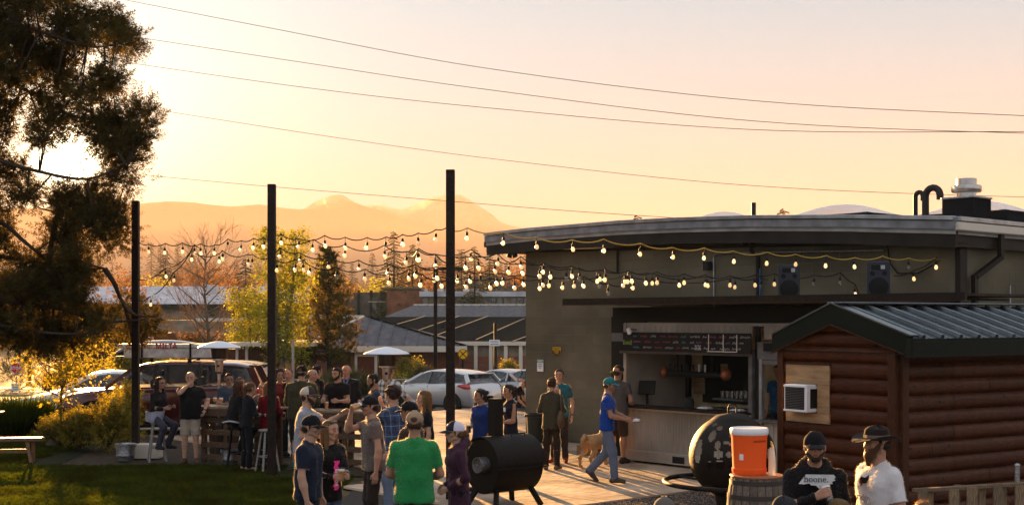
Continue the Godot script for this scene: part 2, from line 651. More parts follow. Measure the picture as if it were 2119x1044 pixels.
	mat("car_grey", Color(0.33, 0.34, 0.36), 0.3, {"coat": 1.0, "metal": 0.5})
	mat("car_white", Color(0.70, 0.72, 0.75), 0.28, {"coat": 1.0})
	mat("car_black", Color(0.015, 0.017, 0.022), 0.25, {"coat": 1.0})
	mat("tyre", Color(0.018, 0.018, 0.018), 0.85)
	mat("alloy", Color(0.58, 0.58, 0.59), 0.3, {"metal": 0.85})
	mat("tail_lens", Color(0.42, 0.012, 0.012), 0.12, {"coat": 1.0})
	mat("head_lens", Color(0.75, 0.76, 0.78), 0.08, {"coat": 1.0})
	mat("sign_red", Color(0.50, 0.018, 0.025), 0.45)
	mat("sign_yellow", Color(0.75, 0.42, 0.01), 0.5)
	mat("sign_white", Color(0.72, 0.74, 0.76), 0.5)
	mat("print_black", Color(0.015, 0.015, 0.015), 0.6)
	mat("print_green", Color(0.06, 0.22, 0.12), 0.6)
	mat("print_red", Color(0.35, 0.03, 0.04), 0.6)
	mat("print_pink", Color(0.80, 0.05, 0.28), 0.6)
	mat("print_grey", Color(0.30, 0.32, 0.36), 0.6)
	mat("beer", Color(0.85, 0.42, 0.05), 0.05, {"alpha": 0.62, "back": Color(0.9, 0.5, 0.1)})
	mat("dark_beer", Color(0.03, 0.012, 0.006), 0.08)
	mat("foam", Color(0.85, 0.8, 0.7), 0.7)
	mat("green_bin", Color(0.02, 0.022, 0.02), 0.5)
	mat("heater_bronze", Color(0.055, 0.04, 0.03), 0.4, {"metal": 0.5})
	mat("heater_hood", Color(0.70, 0.72, 0.75), 0.3, {"metal": 0.7})
	mat("fur", Color(0.42, 0.25, 0.11), 0.85, {"vertex": true, "rim": 0.7, "normal": "rough", "scale": 5.0, "depth": 0.6})
	mat("bag", Color(0.10, 0.06, 0.035), 0.7, {"normal": "cloth", "scale": 3.0})

func text_on(parent: Node, called: String, words: String, size: float, at: Transform3D, m: Material, font := "Droid Sans", bold := 700) -> MeshInstance3D:
	var t := TextMesh.new()
	var f := SystemFont.new()
	f.font_names = PackedStringArray([font])
	f.font_weight = bold
	t.font = f
	t.text = words
	t.font_size = 64
	t.pixel_size = size / 64.0
	t.depth = 0.004
	var o := put(called, t, m, parent)
	o.transform = at
	return o

# ---------------------------------------------------------------- ground and distance

func W() -> Transform3D:

	return Transform3D(Basis(Vector3(0.66, 0, 0.7513), Vector3.UP, Vector3(-0.7513, 0, 0.66)), Vector3(0.31, 0, -30.3))

func sheet(pts: Array, y: float) -> MB:
	var m := MB.new()
	var poly := PackedVector2Array()
	for p in pts:
		poly.append(Vector2(p[0], p[1]))
	var t := Geometry2D.triangulate_polygon(poly)
	for k in range(0, t.size(), 3):
		var a := poly[t[k]]
		var b := poly[t[k + 1]]
		var d := poly[t[k + 2]]
		if (b - a).cross(d - a) < 0:
			var e := b
			b = d
			d = e
		m.tri(Vector3(a.x, y, -a.y), Vector3(b.x, y, -b.y), Vector3(d.x, y, -d.y))
	return m

func sloped(x0: float, x1: float, d0: float, d1: float, up: float) -> MB:
	var rows := []
	var n := 10
	for j in n + 1:
		var d := lerpf(d0, d1, float(j) / n)
		var row := []
		for i in 5:
			row.append(Vector3(lerpf(x0, x1, i / 4.0), floor_y(d) + up, -d))
		rows.append(row)
	var m := MB.new()
	m.grid(rows)
	return m

func make_ground() -> void:
	var rows := []
	for d in [-60.0, 0.0, 20.0, 33.0, 40.0, 50.0, 60.0, 70.0, 80.0, 90.0, 103.0, 150.0, 300.0, 700.0, 1800.0]:
		var row := []
		for x in [-1800.0, -600.0, -200.0, -80.0, -40.0, -20.0, 0.0, 20.0, 40.0, 80.0, 200.0, 600.0, 1800.0]:
			row.append(Vector3(x, floor_y(d) - 0.05, -d))
		rows.append(row)
	var g := MB.new()
	g.grid(rows)
	structure("ground", g, mats.scrub)
	structure("parking_lot", sloped(-34, 30, 33.0, 66.0, -0.012), mats.asphalt)
	structure("road", sloped(-90, 60, 72.0, 92.0, -0.012), mats.road)
	var kerb := MB.new()
	for d in [67.0, 71.4]:
		kerb.box(Vector3(-10, floor_y(d) + 0.04, -d), Vector3(90, 0.16, 0.3))
	structure("kerb", kerb, mats.concrete_b)
	structure("soil_bed", sheet([[-22, 24.0], [-1.6, 23.0], [-1.6, 33.2], [-22, 33.2]], -0.022), mats.soil)
	structure("gravel", sheet([[-2.6, 3], [16, 3], [16, 33], [-2.6, 33]], -0.030), mats.gravel)
	structure("lawn", sheet([[-24, 3.0], [-2.6, 3.0], [-2.9, 22.6], [-4.4, 24.3], [-8.6, 24.6], [-9.4, 32.6], [-24, 32.6]], -0.006), mats.lawn)

	var tuft := MB.new()
	for k in 7:
		var a := rng.randf() * TAU
		var p := Vector3(cos(a), 0, sin(a)) * rng.randf() * 0.035
		var tip := p + Vector3(rng.randf_range(-0.02, 0.02), rng.randf_range(0.03, 0.055), rng.randf_range(-0.02, 0.02))
		var s := Vector3(cos(a + 1.0), 0, sin(a + 1.0)) * 0.004
		tuft.tri(p - s, p + s, tip)
	var places := []
	var tints := []
	var patch := FastNoiseLite.new()
	patch.seed = 9
	patch.frequency = 0.08
	for k in 34000:
		var d := rng.randf_range(18.6, 24.5) if k % 6 else rng.randf_range(24.5, 32.0)
		var x := rng.randf_range(-0.41 * d, -2.75 if d < 22.8 else -4.2) if d < 24.5 else rng.randf_range(-0.41 * d, -9.3)
		var s := rng.randf_range(0.7, 1.5) * (1.0 + 0.5 * patch.get_noise_2d(x * 9.0 + 300.0, d * 9.0))
		places.append(Transform3D(Basis(Vector3.UP, rng.randf() * TAU).scaled(Vector3(s, s * rng.randf_range(0.6, 1.2), s)), Vector3(x, -0.006, -d)))
		var pn := patch.get_noise_2d(x * 9.0, d * 9.0)
		var v := rng.randf_range(0.6, 1.15) * (1.0 + 0.8 * pn)
		tints.append(Color(v * rng.randf_range(0.9, 1.25) * (1.0 + 0.5 * maxf(0.0, -pn)), v, v * 0.8))
	spread("grass", tuft.mesh(), mats.grass, places, self, tints)

	var w := W()
	var base := MB.new()
	base.at(w.origin, w.basis)
	base.box(Vector3(0.1, -0.016, 0.6), Vector3(17.2, 0.016, 11.4))
	base.box(Vector3(6.6, -0.016, 7.25), Vector3(4.2, 0.016, 1.89))
	var pav := structure("patio_paving", base, mats.joint)
	var slab_mesh := MB.new().box(Vector3.ZERO, Vector3(2.093, 0.02, 1.893), 0.003).mesh()
	for i in 8:
		for j in 7:
			var t := 8.7 - 1.05 - 2.1 * i
			var z := 7.2 - 1.9 * j
			if (z < 0.0 and t > -0.4) or (j == 0 and i > 1):
				continue
			var s := put("slab", slab_mesh, mats.concrete if (i * 3 + j * 5) % 4 else mats.concrete_b, pav)
			s.transform = w * Transform3D(Basis.IDENTITY, Vector3(t, -0.010 + 0.002 * sin(i * 2.3 + j), z))

	var pebble := MB.new()
	pebble.ball(Vector3.ZERO, Vector3(0.5, 0.32, 0.42), 6, 4)
	places = []
	tints = []
	for k in 9000:
		var t := 8.72 + absf(rng.randfn(0, 1.6))
		var z := rng.randf_range(0.5, 9.5)
		var s := rng.randf_range(0.012, 0.034)
		places.append(w * Transform3D(Basis(Vector3(rng.randf(), rng.randf(), rng.randf()).normalized(), rng.randf() * TAU).scaled(Vector3.ONE * s), Vector3(t, -0.03 + s * 0.3, z)))
		var v := rng.randf_range(0.5, 1.5)
		tints.append(Color(v, v * rng.randf_range(0.85, 1.0), v * rng.randf_range(0.75, 0.95)))
	spread("gravel_stones", pebble.mesh(), mats.stones, places, self, tints)

func ridge(called: String, d: float, prof: Array, m: Material, rough: float, seed_at: int) -> void:
	var nz := FastNoiseLite.new()
	nz.seed = seed_at
	nz.frequency = 0.02
	nz.fractal_octaves = 4
	var rows := []
	var cols := 220
	var px0: float = prof[0][0]
	var px1: float = prof[-1][0]
	for j in 9:
		rows.append([])
	for i in cols + 1:
		var px := lerpf(px0, px1, float(i) / cols)
		var k := 0
		while k < prof.size() - 2 and px > prof[k + 1][0]:
			k += 1
		var f: float = (px - prof[k][0]) / (prof[k + 1][0] - prof[k][0])
		f = f * f * (3 - 2 * f) * 0.5 + f * 0.5
		var py: float = lerpf(prof[k][1], prof[k + 1][1], f)
		py += nz.get_noise_1d(px * 3.0) * rough
		var x := (px - CX) / F * d
		var top := EYE + (HY - py) / F * d
		for j in 9:

			var q := j / 6.0
			var depth := d - (1.0 - q) * top * 2.6 if j <= 6 else d + (q - 1.0) * top * 6.0
			var y := top * (pow(q, 1.15) if j <= 6 else 1.0 - (q - 1.0) * 2.4)
			if j > 0 and j < 6:
				y += nz.get_noise_2d(px * 1.6, j * 37.0) * top * 0.10
				depth += nz.get_noise_2d(px * 1.1, j * 21.0 + 500) * top * 0.5
			rows[j].append(Vector3(x * depth / d, maxf(y, -2.5) if j else -2.6, -depth))
	var g := MB.new()
	rows.reverse()
	g.grid(rows)
	var o := structure(called, g, m)
	o.set_meta("kind", "structure")

func make_hills() -> void:
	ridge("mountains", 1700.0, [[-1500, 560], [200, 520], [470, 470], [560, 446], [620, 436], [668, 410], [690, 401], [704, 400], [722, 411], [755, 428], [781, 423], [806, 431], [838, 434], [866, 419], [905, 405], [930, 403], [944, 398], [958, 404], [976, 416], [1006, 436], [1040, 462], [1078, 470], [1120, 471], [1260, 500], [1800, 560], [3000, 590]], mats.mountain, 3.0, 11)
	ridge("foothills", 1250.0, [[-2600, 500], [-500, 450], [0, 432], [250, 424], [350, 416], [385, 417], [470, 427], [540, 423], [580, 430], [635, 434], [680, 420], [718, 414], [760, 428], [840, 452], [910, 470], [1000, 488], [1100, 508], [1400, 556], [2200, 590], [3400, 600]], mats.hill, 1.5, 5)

# ---------------------------------------------------------------- far buildings

func far_box(o: Node3D, called: String, px0: float, px1: float, top: float, d0: float, d1: float, m: Material, low := -3.0) -> MeshInstance3D:
	var a := P(px0, top, d0)
	var b := P(px1, top, d0)
	var mb := MB.new()
	mb.box(Vector3((a.x + b.x) / 2, (a.y + low) / 2, -(d0 + d1) / 2), Vector3(b.x - a.x, a.y - low, d1 - d0))
	return put(called, mb, m, o)

func seams(o: Node3D, a0: Vector3, a1: Vector3, b0: Vector3, b1: Vector3, n: int, m: Material, called := "roof_seam") -> void:

	for k in n:
		var f := (k + 0.5) / n
		var p := a0.lerp(a1, f)
		var q := b0.lerp(b1, f)
		var up := (a1 - a0).cross(q - p).normalized()
		if up.y < 0:
			up = -up
		put(called, MB.new().bar(p + up * 0.04, q + up * 0.04, 0.09, 0.09, up), m, o)

func make_far_buildings() -> void:

	var o := thing("storage_office", "red board storage office with a grey standing seam pyramid roof", "building")
	var y0 := floor_y(95)
	var e0 := P(620, 716, 95)
	var e1 := P(962, 714, 95)
	e1.y = e0.y
	var depth := 11.0
	var w := MB.new()
	w.box(Vector3((e0.x + e1.x) / 2, (y0 + e0.y) / 2 - 0.1, -95.6 - depth / 2), Vector3(e1.x - e0.x - 0.9, e0.y - y0, depth))
	put("wall", w, mats.red_board, o)
	var apex0 := P(752, 656, 95 + depth * 0.5)
	var apex1 := P(762, 656, 95 + depth * 0.5)
	var r := MB.new()
	var f0 := e0
	var f1 := e1
	var k0 := e0 + Vector3(0, 0, -depth - 1.2)
	var k1 := e1 + Vector3(0, 0, -depth - 1.2)
	r.quad(f0, f1, apex1, apex0)
	r.tri(f1, k1, apex1)
	r.quad(k1, k0, apex0, apex1)
	r.tri(k0, f0, apex0)
	put("roof", r, mats.roof_seam_grey, o)
	for k in 12:
		var f := (k + 0.5) / 12.0
		var p := f0.lerp(f1, f)
		var q: Vector3 = apex0
		var t := clampf((p.x - f0.x) / (apex0.x - f0.x), 0, 1) if p.x < apex0.x else clampf((f1.x - p.x) / (f1.x - apex1.x), 0, 1)
		q = Vector3(p.x, lerpf(f0.y, apex0.y, t), lerpf(f0.z, apex0.z, t))
		put("roof_seam", MB.new().bar(p + Vector3(0, 0.04, 0), q + Vector3(0, 0.05, 0), 0.08, 0.09), mats.roof_seam_grey, o)
	put("hip_cap", MB.new().bar(f1 + Vector3(0, 0.06, 0), apex1 + Vector3(0, 0.06, 0), 0.25, 0.1), mats.roof_dark, o)
	put("hip_cap", MB.new().bar(f0 + Vector3(0, 0.06, 0), apex0 + Vector3(0, 0.06, 0), 0.25, 0.1), mats.cream_trim, o)
	put("fascia", MB.new().box(Vector3((e0.x + e1.x) / 2, e0.y - 0.2, -94.95), Vector3(e1.x - e0.x + 0.3, 0.42, 0.25)), mats.cream_trim, o)
	var df := P(757, 750, 95.4)
	put("door_trim", MB.new().box(Vector3(df.x, y0 + 1.25, -95.5), Vector3(1.65, 2.5, 0.3)), mats.cream_trim, o)
	put("door", MB.new().box(Vector3(df.x, y0 + 1.1, -95.36), Vector3(1.25, 2.2, 0.1)), mats.red_board, o)
	for k in 22:
		var px := 640.0 + k * 14.2
		if absf(px - 757) < 26:
			continue
		put("batten", MB.new().box(Vector3((px - CX) / F * 95.5, (y0 + e0.y) / 2 - 0.2, -95.57), Vector3(0.07, e0.y - y0 - 0.4, 0.07)), mats.red_board, o)

	o = thing("storage_units", "low storage row with brown roll-up doors and a dark flat roof", "building")
	var d := 101.0
	var eave := P(930, 707, d)
	var xr := (1330 - CX) / F * d
	y0 = floor_y(d)
	put("wall", MB.new().box(Vector3((eave.x + xr) / 2, (y0 + eave.y) / 2, -d - 12.0), Vector3(xr - eave.x, eave.y - y0 - 0.02, 23.6)), mats.tan_wall, o)
	var back_y := EYE + (HY - 655.0) / F * 126.0
	r = MB.new()
	r.quad(Vector3(eave.x - 12, eave.y, -d + 0.3), Vector3(xr, eave.y, -d + 0.3), Vector3(xr, back_y, -126), Vector3(eave.x - 9, back_y, -126))
	r.quad(Vector3(eave.x - 9, back_y, -126), Vector3(xr, back_y, -126), Vector3(xr, eave.y - 1, -127), Vector3(eave.x - 9, eave.y - 1, -127))
	put("roof", r, mats.roof_dark, o)
	for q in [[780, 684, 880, 655], [850, 690, 950, 655], [905, 694, 1010, 655], [985, 704, 1085, 660], [1060, 708, 1180, 664]]:
		var a := P(q[0], q[1], 1)

		var pts := []
		for k in 2:
			var dir := P(q[k * 2], q[k * 2 + 1], 1.0) - Vector3(0, EYE, 0)
			var slope := (back_y - eave.y) / (126.0 - d)
			var dd := (EYE - eave.y + slope * d) / (slope - dir.y)
			pts.append(Vector3(0, EYE + 0.07, 0) + dir * dd)
		put("roof_strip", MB.new().bar(pts[0], pts[1], 0.09, 0.05), mats.tan_wall, o)
	put("fascia", MB.new().box(Vector3((eave.x + xr) / 2, eave.y - 0.12, -d + 0.2), Vector3(xr - eave.x, 0.3, 0.2)), mats.cream_trim, o)
	for k in 9:
		var px := 969.0 + k * 31.0
		var x := (px - CX) / F * d
		var dm := MB.new()
		for s in 12:
			dm.box(Vector3(x, y0 + 0.1 + s * 0.19, -d + 0.12), Vector3(0.80, 0.165, 0.06), 0.02)
		dm.box(Vector3(x, y0 + 1.15, -d + 0.07), Vector3(0.80, 2.3, 0.02))
		put("roll_up_door", dm, mats.roll_door, o)
		put("pilaster", MB.new().box(Vector3(x + 0.58, (y0 + eave.y) / 2 - 0.1, -d + 0.1), Vector3(0.28, eave.y - y0 - 0.2, 0.22)), mats.cream_trim, o)

	o = thing("long_storage_roof", "long grey standing seam roof behind the dark flat roofs", "building")
	var b0 := P(790, 657, 137)
	var b1 := P(1300, 657, 137)
	var t0 := P(856, 631, 146)
	var t1 := P(1300, 631, 146)
	var bk0 := P(856, 657, 156)
	r = MB.new()
	r.quad(b0, b1, t1, t0)
	r.tri(bk0, b0, t0)
	r.quad(t0, t1, t1 + Vector3(0, -1.3, -9), t0 + Vector3(0, -1.3, -9))
	put("roof", r, mats.roof_seam_grey, o)
	put("wall", MB.new().box(Vector3((b0.x + b1.x) / 2, (b0.y - 3) / 2, -147), Vector3(b1.x - b0.x - 1, b0.y + 3, 18)), mats.tan_wall, o)
	put("ridge_cap", MB.new().bar(t0 + Vector3(0, 0.05, 0), t1 + Vector3(0, 0.05, 0), 0.3, 0.15), mats.cream_trim, o)
	seams(o, b0.lerp(b1, 0.13), b1, t0, t1, 24, mats.roof_seam_grey)

	o = thing("brown_office_block", "brown flat roofed block with shaded windows left of the brick block", "building")
	far_box(o, "wall", 640, 802, 604, 172, 186, mats.brown_wall)
	for px in [700, 742, 768, 790]:
		put("pier", MB.new().box(P(px, 640, 171.8) + Vector3(0, 0, 0), Vector3(0.35, 5, 0.4)), mats.fascia_dark, o)
	for px in [772, 794]:
		put("window", MB.new().box(P(px, 634, 171.8), Vector3(0.9, 0.95, 0.3)), mats.window_dark, o)
		put("awning", MB.new().box(P(px, 624, 171.2), Vector3(1.2, 0.12, 1.1)), mats.cream_trim, o)
	o = thing("brick_block", "plain red brick block with a flat roof", "building")
	far_box(o, "wall", 800, 876, 599, 168, 182, mats.brick_red)
	put("parapet", MB.new().box(P(838, 598.5, 175), Vector3(5.2, 0.25, 14.4)), mats.brown_wall, o)
	o = thing("glass_office", "pale office with a white roof band and rows of windows", "building")
	far_box(o, "wall", 874, 1300, 614, 166, 190, mats.tan_wall)
	put("roof_band", MB.new().box(Vector3((1085 - CX) / F * 165.0, P(0, 608, 165).y, -176), Vector3(26.5, 0.65, 23)), mats.roof_white, o)
	for k in 22:
		var px := 880.0 + k * 14.0
		put("window", MB.new().box(P(px, 623, 165.95), Vector3(0.66, 0.85, 0.14)), mats.window_dark, o)
	for k in 5:
		put("roof_vent", MB.new().box(P(878 + k * 26 + (k % 2) * 9, 602, 170), Vector3(0.8 + 0.3 * (k % 3), 0.5, 0.8)), mats.white_paint, o)
	far_box(o, "upper_storey", 966, 1300, 572, 182, 200, mats.brown_wall)
	for j in 3:
		for k in 12:
			put("window", MB.new().box(P(976 + k * 10.5, 582 + j * 8.4, 181.9), Vector3(0.58, 0.46, 0.1)), mats.window_dark, o)

	o = thing("pale_roofed_warehouse", "long low warehouse with a pale blue metal roof", "building")
	b0 = P(120, 629, 150)
	b1 = P(640, 629, 150)
	t0 = P(140, 592, 166)
	t1 = P(640, 592, 166)
	r = MB.new()
	r.quad(b0, b1, t1, t0)
	r.quad(t0, t1, t1 + Vector3(0, -2, -12), t0 + Vector3(0, -2, -12))
	r.tri(b0, t0, Vector3(b0.x, b0.y, t0.z - 12))
	put("roof", r, mats.roof_white, o)
	far_box(o, "wall", 124, 636, 631, 150.6, 178, mats.tan_wall)
	put("fascia", MB.new().box(Vector3((b0.x + b1.x) / 2, b0.y - 0.25, -149.9), Vector3(b1.x - b0.x, 0.55, 0.2)), mats.fascia_dark, o)
	put("roof_unit", MB.new().box(P(438, 600, 160), Vector3(1.6, 1.3, 1.4), 0.08), mats.white_paint, o)
	seams(o, b0, b1, t0, t1, 20, mats.roof_white)

	o = thing("tan_storage_row", "low tan storage row with pale roof edges behind the bare tree", "building")
	far_box(o, "wall", 300, 745, 662, 112, 126, mats.tan_wall)
	for q in [[405, 500, 661], [500, 620, 659], [640, 752, 655]]:
		var p0 := P(q[0], q[2], 111.6)
		var p1 := P(q[1], q[2], 111.6)
		put("roof_edge", MB.new().box((p0 + p1) / 2, Vector3(p1.x - p0.x, 0.28, 0.5)), mats.cream_trim, o)
	o = thing("dark_red_shed", "dark red board shed behind the juniper", "building")
	far_box(o, "wall", 140, 300, 690, 88, 96, mats.red_board)
	var q0 := P(130, 690, 87.5)
	var q1 := P(310, 690, 87.5)
	put("roof", MB.new().bar((q0 + Vector3(0, 0.1, 0)), (q1 + Vector3(0, 0.1, 0)), 9.0, 0.2), mats.roof_dark, o)
	put("gutter", MB.new().box((q0 + q1) / 2 + Vector3(0, -0.05, 0.35), Vector3(q1.x - q0.x, 0.16, 0.14)), mats.cream_trim, o)
	o = thing("brown_carport", "brown open carport with a pale eave beside the patio heater", "building")
	far_box(o, "wall", 470, 640, 722, 84, 92, mats.red_board)
	q0 = P(462, 712, 82)
	q1 = P(650, 712, 82)
	put("roof", MB.new().bar(q0 + Vector3(0, 0, -5), q1 + Vector3(0, 0, -5), 11, 0.22), mats.cream_trim, o)
	for px in [490, 510, 560]:
		put("post", MB.new().box(Vector3((px - CX) / F * 82.5, (floor_y(82) + q0.y) / 2, -82.5), Vector3(0.16, q0.y - floor_y(82), 0.16)), mats.cream_trim, o)

# ---------------------------------------------------------------- the brewery

func make_brewery() -> void:
	var w := W()
	var o := thing("brewery_building", "olive painted block brewery with a shallow curved roof and pale metal edge", "building", w)
	var t_end := 10.95
	var wall := MB.new()
	wall.box(Vector3(t_end / 2, 2.15, -0.162), Vector3(t_end - 0.02, 4.28, 0.3))
	put("wall", wall, mats.mortar, o)
	var side := MB.new()
	side.box(Vector3(t_end - 0.165, 2.0, -7.2), Vector3(0.3, 4.0, 13.8))
	side.box(Vector3(0.165, 2.1, -7.2), Vector3(0.3, 4.2, 13.8))
	side.box(Vector3(t_end / 2, 2.0, -14.0), Vector3(t_end - 0.7, 4.0, 0.25))
	put("side_wall", side, mats.block_a, o)

	var block := MB.new().box(Vector3.ZERO, Vector3(0.394, 0.194, 0.02), 0.003).mesh()
	var half := MB.new().box(Vector3.ZERO, Vector3(0.194, 0.194, 0.02), 0.003).mesh()
	var rest := MB.new()
	var singles := 0
	for row in 21:
		var y := 0.1 + row * 0.2
		for k in 28:
			var t := k * 0.4 + (0.2 if row % 2 == 0 else 0.0)
			var m := block
			if row % 2 and k == 0:
				t = 0.1
				m = half
			if t > t_end - 0.15:
				continue
			var seen := (t < 3.3 or (y > 3.05 and t > 3.3)) and singles < 300
			var tone: Material = [mats.block_a, mats.block_b, mats.block_c][(row * 7 + k * 5 + (row * k) % 3) % 3]
			if seen:
				singles += 1
				put("block", m, tone, o).position = Vector3(t, y, -0.0185)
			else:
				rest.box(Vector3(t, y, -0.0185), Vector3(0.394 if m == block else 0.194, 0.194, 0.02), 0.003)
	for row in 19:
		for k in 34:
			var z := -0.2 - k * 0.4 - (0.2 if row % 2 else 0.0)
			rest.box(Vector3(t_end - 0.022, 0.1 + row * 0.2, z), Vector3(0.02, 0.194, 0.394), 0.003)
	put("block", rest, mats.block_b, o).set_meta("kind", "stuff")

	var prof := []
	for q in [[1003, 485], [1100, 474], [1280, 459.5], [1400, 453.5], [1550, 449], [1750, 448], [1975, 451]]:
		prof.append(hit(w, q[0], q[1], 2, 0.5))
	var pr: Vector3 = prof[-1]
	var poly := PackedVector2Array()
	for p in prof:
		poly.append(Vector2(p.x, p.y))
	var under := PackedVector2Array()
	for p in prof:
		under.append(Vector2(p.x, p.y - 0.26))
	under.reverse()
	var all := poly.duplicate()
	all.append_array(under)
	put("roof", MB.new().prism(all, -14.2, 0.46), mats.roof_membrane, o)
	for k in prof.size() - 1:
		var a: Vector3 = prof[k]
		var b: Vector3 = prof[k + 1]
		var up := Vector3(-(b.y - a.y), b.x - a.x, 0).normalized()
		put("roof_edge_cap", MB.new().bar(a + Vector3(0, 0.0, -0.02), b + Vector3(0, 0.0, -0.02), 0.14, 0.075, up, 0.01), mats.metal_edge, o)
		put("metal_fascia", MB.new().bar(a + Vector3(0, -0.115, -0.015), b + Vector3(0, -0.115, -0.015), 0.05, 0.135, up), mats.pale_fascia, o)
		put("fascia_board", MB.new().bar(a + Vector3(0, -0.335, -0.09), b + Vector3(0, -0.335, -0.09), 0.06, 0.30, up), mats.fascia_dark, o)

	var s0: Vector3 = prof[0]
	var mid: Vector3 = prof[3]
	var sof := MB.new()
	for k in prof.size() - 1:
		var a: Vector3 = prof[k]
		var b: Vector3 = prof[k + 1]
		sof.quad(Vector3(a.x, a.y - 0.40, -0.02), Vector3(b.x, b.y - 0.40, -0.02), Vector3(b.x, b.y - 0.40, 0.4), Vector3(a.x, a.y - 0.40, 0.4))
	put("soffit", sof, mats.fascia_dark, o)
	var led0 := hit(w, 1100, 520, 2, 0.05)
	var led1 := hit(w, 1965, 498, 2, 0.05)
	put("ledger", MB.new().bar(Vector3(0.1, led0.y, 0.05), Vector3(t_end - 0.1, led1.y, 0.05), 0.08, 0.05), mats.fascia_dark, o)
	put("end_fascia", MB.new().box(Vector3(s0.x - 0.02, s0.y - 0.25, -6.9), Vector3(0.08, 0.34, 14.6)), mats.fascia_dark, o)
	put("gutter_outlet", MB.new().box(Vector3(s0.x - 0.1, s0.y - 0.22, 0.3), Vector3(0.14, 0.14, 0.2), 0.02), mats.fascia_dark, o)

	var ex := pr.x + 0.02
	put("eave_cap", MB.new().box(Vector3(ex, pr.y - 0.01, -6.9), Vector3(0.16, 0.08, 14.7), 0.01), mats.metal_edge, o)
	put("eave_gutter", MB.new().box(Vector3(ex + 0.01, pr.y - 0.13, -6.9), Vector3(0.12, 0.15, 14.7), 0.02), mats.cream_trim, o)
	put("eave_board", MB.new().box(Vector3(ex - 0.1, pr.y - 0.33, -6.9), Vector3(0.06, 0.26, 14.5)), mats.fascia_dark, o)
	put("corner_board", MB.new().box(Vector3(t_end + 0.02, 2.0, -0.1), Vector3(0.1, 4.0, 0.24), 0.01), mats.fascia_dark, o)
	var dp := MB.new()
	dp.bar(Vector3(ex, pr.y - 0.2, -1.0), Vector3(ex, pr.y - 0.62, -1.0), 0.11, 0.08)
	dp.bar(Vector3(ex, pr.y - 0.6, -1.0), Vector3(t_end + 0.1, pr.y - 0.95, -0.42), 0.11, 0.08)
	dp.bar(Vector3(t_end + 0.1, pr.y - 0.92, -0.4), Vector3(t_end + 0.1, 0.2, -0.4), 0.11, 0.08, Vector3.RIGHT)
	put("downspout", dp, mats.fascia_dark, o)
	put("cable_conduit", MB.new().tube([Vector3(t_end + 0.05, 3.35, -1.7), Vector3(t_end + 0.05, 0.3, -1.7)], 0.016, 6), mats.galvanized, o)

	var c0 := hit(w, 1478, 640, 2, 0.05)
	var c1 := hit(w, 1478, 524, 2, 0.05)
	var c2 := hit(w, 1830, 518, 2, 0.05)
	put("conduit", MB.new().tube([c0, Vector3(c1.x - 0.01, c1.y - 0.1, 0.05), Vector3(c1.x + 0.02, c1.y - 0.02, 0.05), Vector3(c1.x + 0.12, c1.y, 0.05), c2], 0.017, 6), mats.galvanized, o)
	c0 = hit(w, 1556, 488, 2, 0.05)
	c1 = hit(w, 1569, 530, 2, 0.05)
	c2 = hit(w, 1569, 625, 2, 0.05)
	put("drain_pipe", MB.new().tube([c0, Vector3(c0.x, c1.y + 0.1, 0.05), c1, c2], 0.042, 8), mats.fascia_dark, o)
	put("blue_cable", MB.new().tube([hit(w, 1573, 555, 2, 0.1), hit(w, 1573, 625, 2, 0.1)], 0.016, 5), mat("blue_cable", Color(0.03, 0.10, 0.25), 0.5), o)
	c0 = hit(w, 1278, 516, 2, 0.06)
	c1 = hit(w, 1278, 566, 2, 0.06)
	put("bracket_pipe", MB.new().tube([c0, c1], 0.028, 6), mats.fascia_dark, o)
	var cb := hit(w, 1545, 500, 2, 0.05)
	put("junction_box", MB.new().box(cb, Vector3(0.12, 0.14, 0.08), 0.01), mats.fascia_dark, o)
	put("junction_box", MB.new().box(hit(w, 1848, 494, 2, 0.05), Vector3(0.14, 0.16, 0.08), 0.01), mats.fascia_dark, o)
	put("loose_cable", MB.new().tube([hit(w, 1837, 496, 2, 0.06), hit(w, 1839, 520, 2, 0.06), hit(w, 1843, 545, 2, 0.07), hit(w, 1858, 565, 2, 0.08), hit(w, 1900, 565, 2, 0.08), hit(w, 1932, 548, 2, 0.08)], 0.014, 5), mats.wire, o)
	put("antenna_wire", MB.new().tube([hit(w, 1119, 478, 2, 0.3), hit(w, 1119, 470.5, 2, 0.3), hit(w, 1160, 471, 2, 0.3)], 0.02, 5), mats.fascia_dark, o)

	var fl := thing("floodlight_pair", "pair of small dark floodlights under the far left eave corner", "floodlight", w * Transform3D(Basis.IDENTITY, hit(w, 1060, 514, 2, 0.3)))
	for s in [-1, 1]:
		var lamp := MB.new()
		lamp.at(Vector3(s * 0.07, -0.12, 0.0), Basis(Vector3(0, 0, 1), s * 0.5))
		lamp.lathe([[0.0, 0.08], [0.035, 0.08], [0.065, -0.07], [0.06, -0.08], [0.0, -0.075]], 10)
		put("floodlight_head", lamp, mats.black_pipe, fl)
	put("mount", MB.new().box(Vector3(0, -0.02, 0), Vector3(0.12, 0.05, 0.12), 0.01), mats.black_pipe, fl)
	var wl := thing("wall_lamp", "small dark wall lamp above the canopy beside the conduit", "lamp", w * Transform3D(Basis.IDENTITY, hit(w, 1466, 552, 2, 0.08)))
	put("housing", MB.new().box(Vector3(0, 0.02, 0.03), Vector3(0.15, 0.17, 0.16), 0.02), mats.black_pipe, wl)
	put("lens", MB.new().box(Vector3(-0.082, 0.0, 0.03), Vector3(0.01, 0.1, 0.1)), mats.white_plastic, wl)

	var y_roof := func(t: float) -> float:
		for k in prof.size() - 1:
			if t <= prof[k + 1].x:
				return lerpf(prof[k].y, prof[k + 1].y, clampf((t - prof[k].x) / (prof[k + 1].x - prof[k].x), 0, 1))
		return pr.y
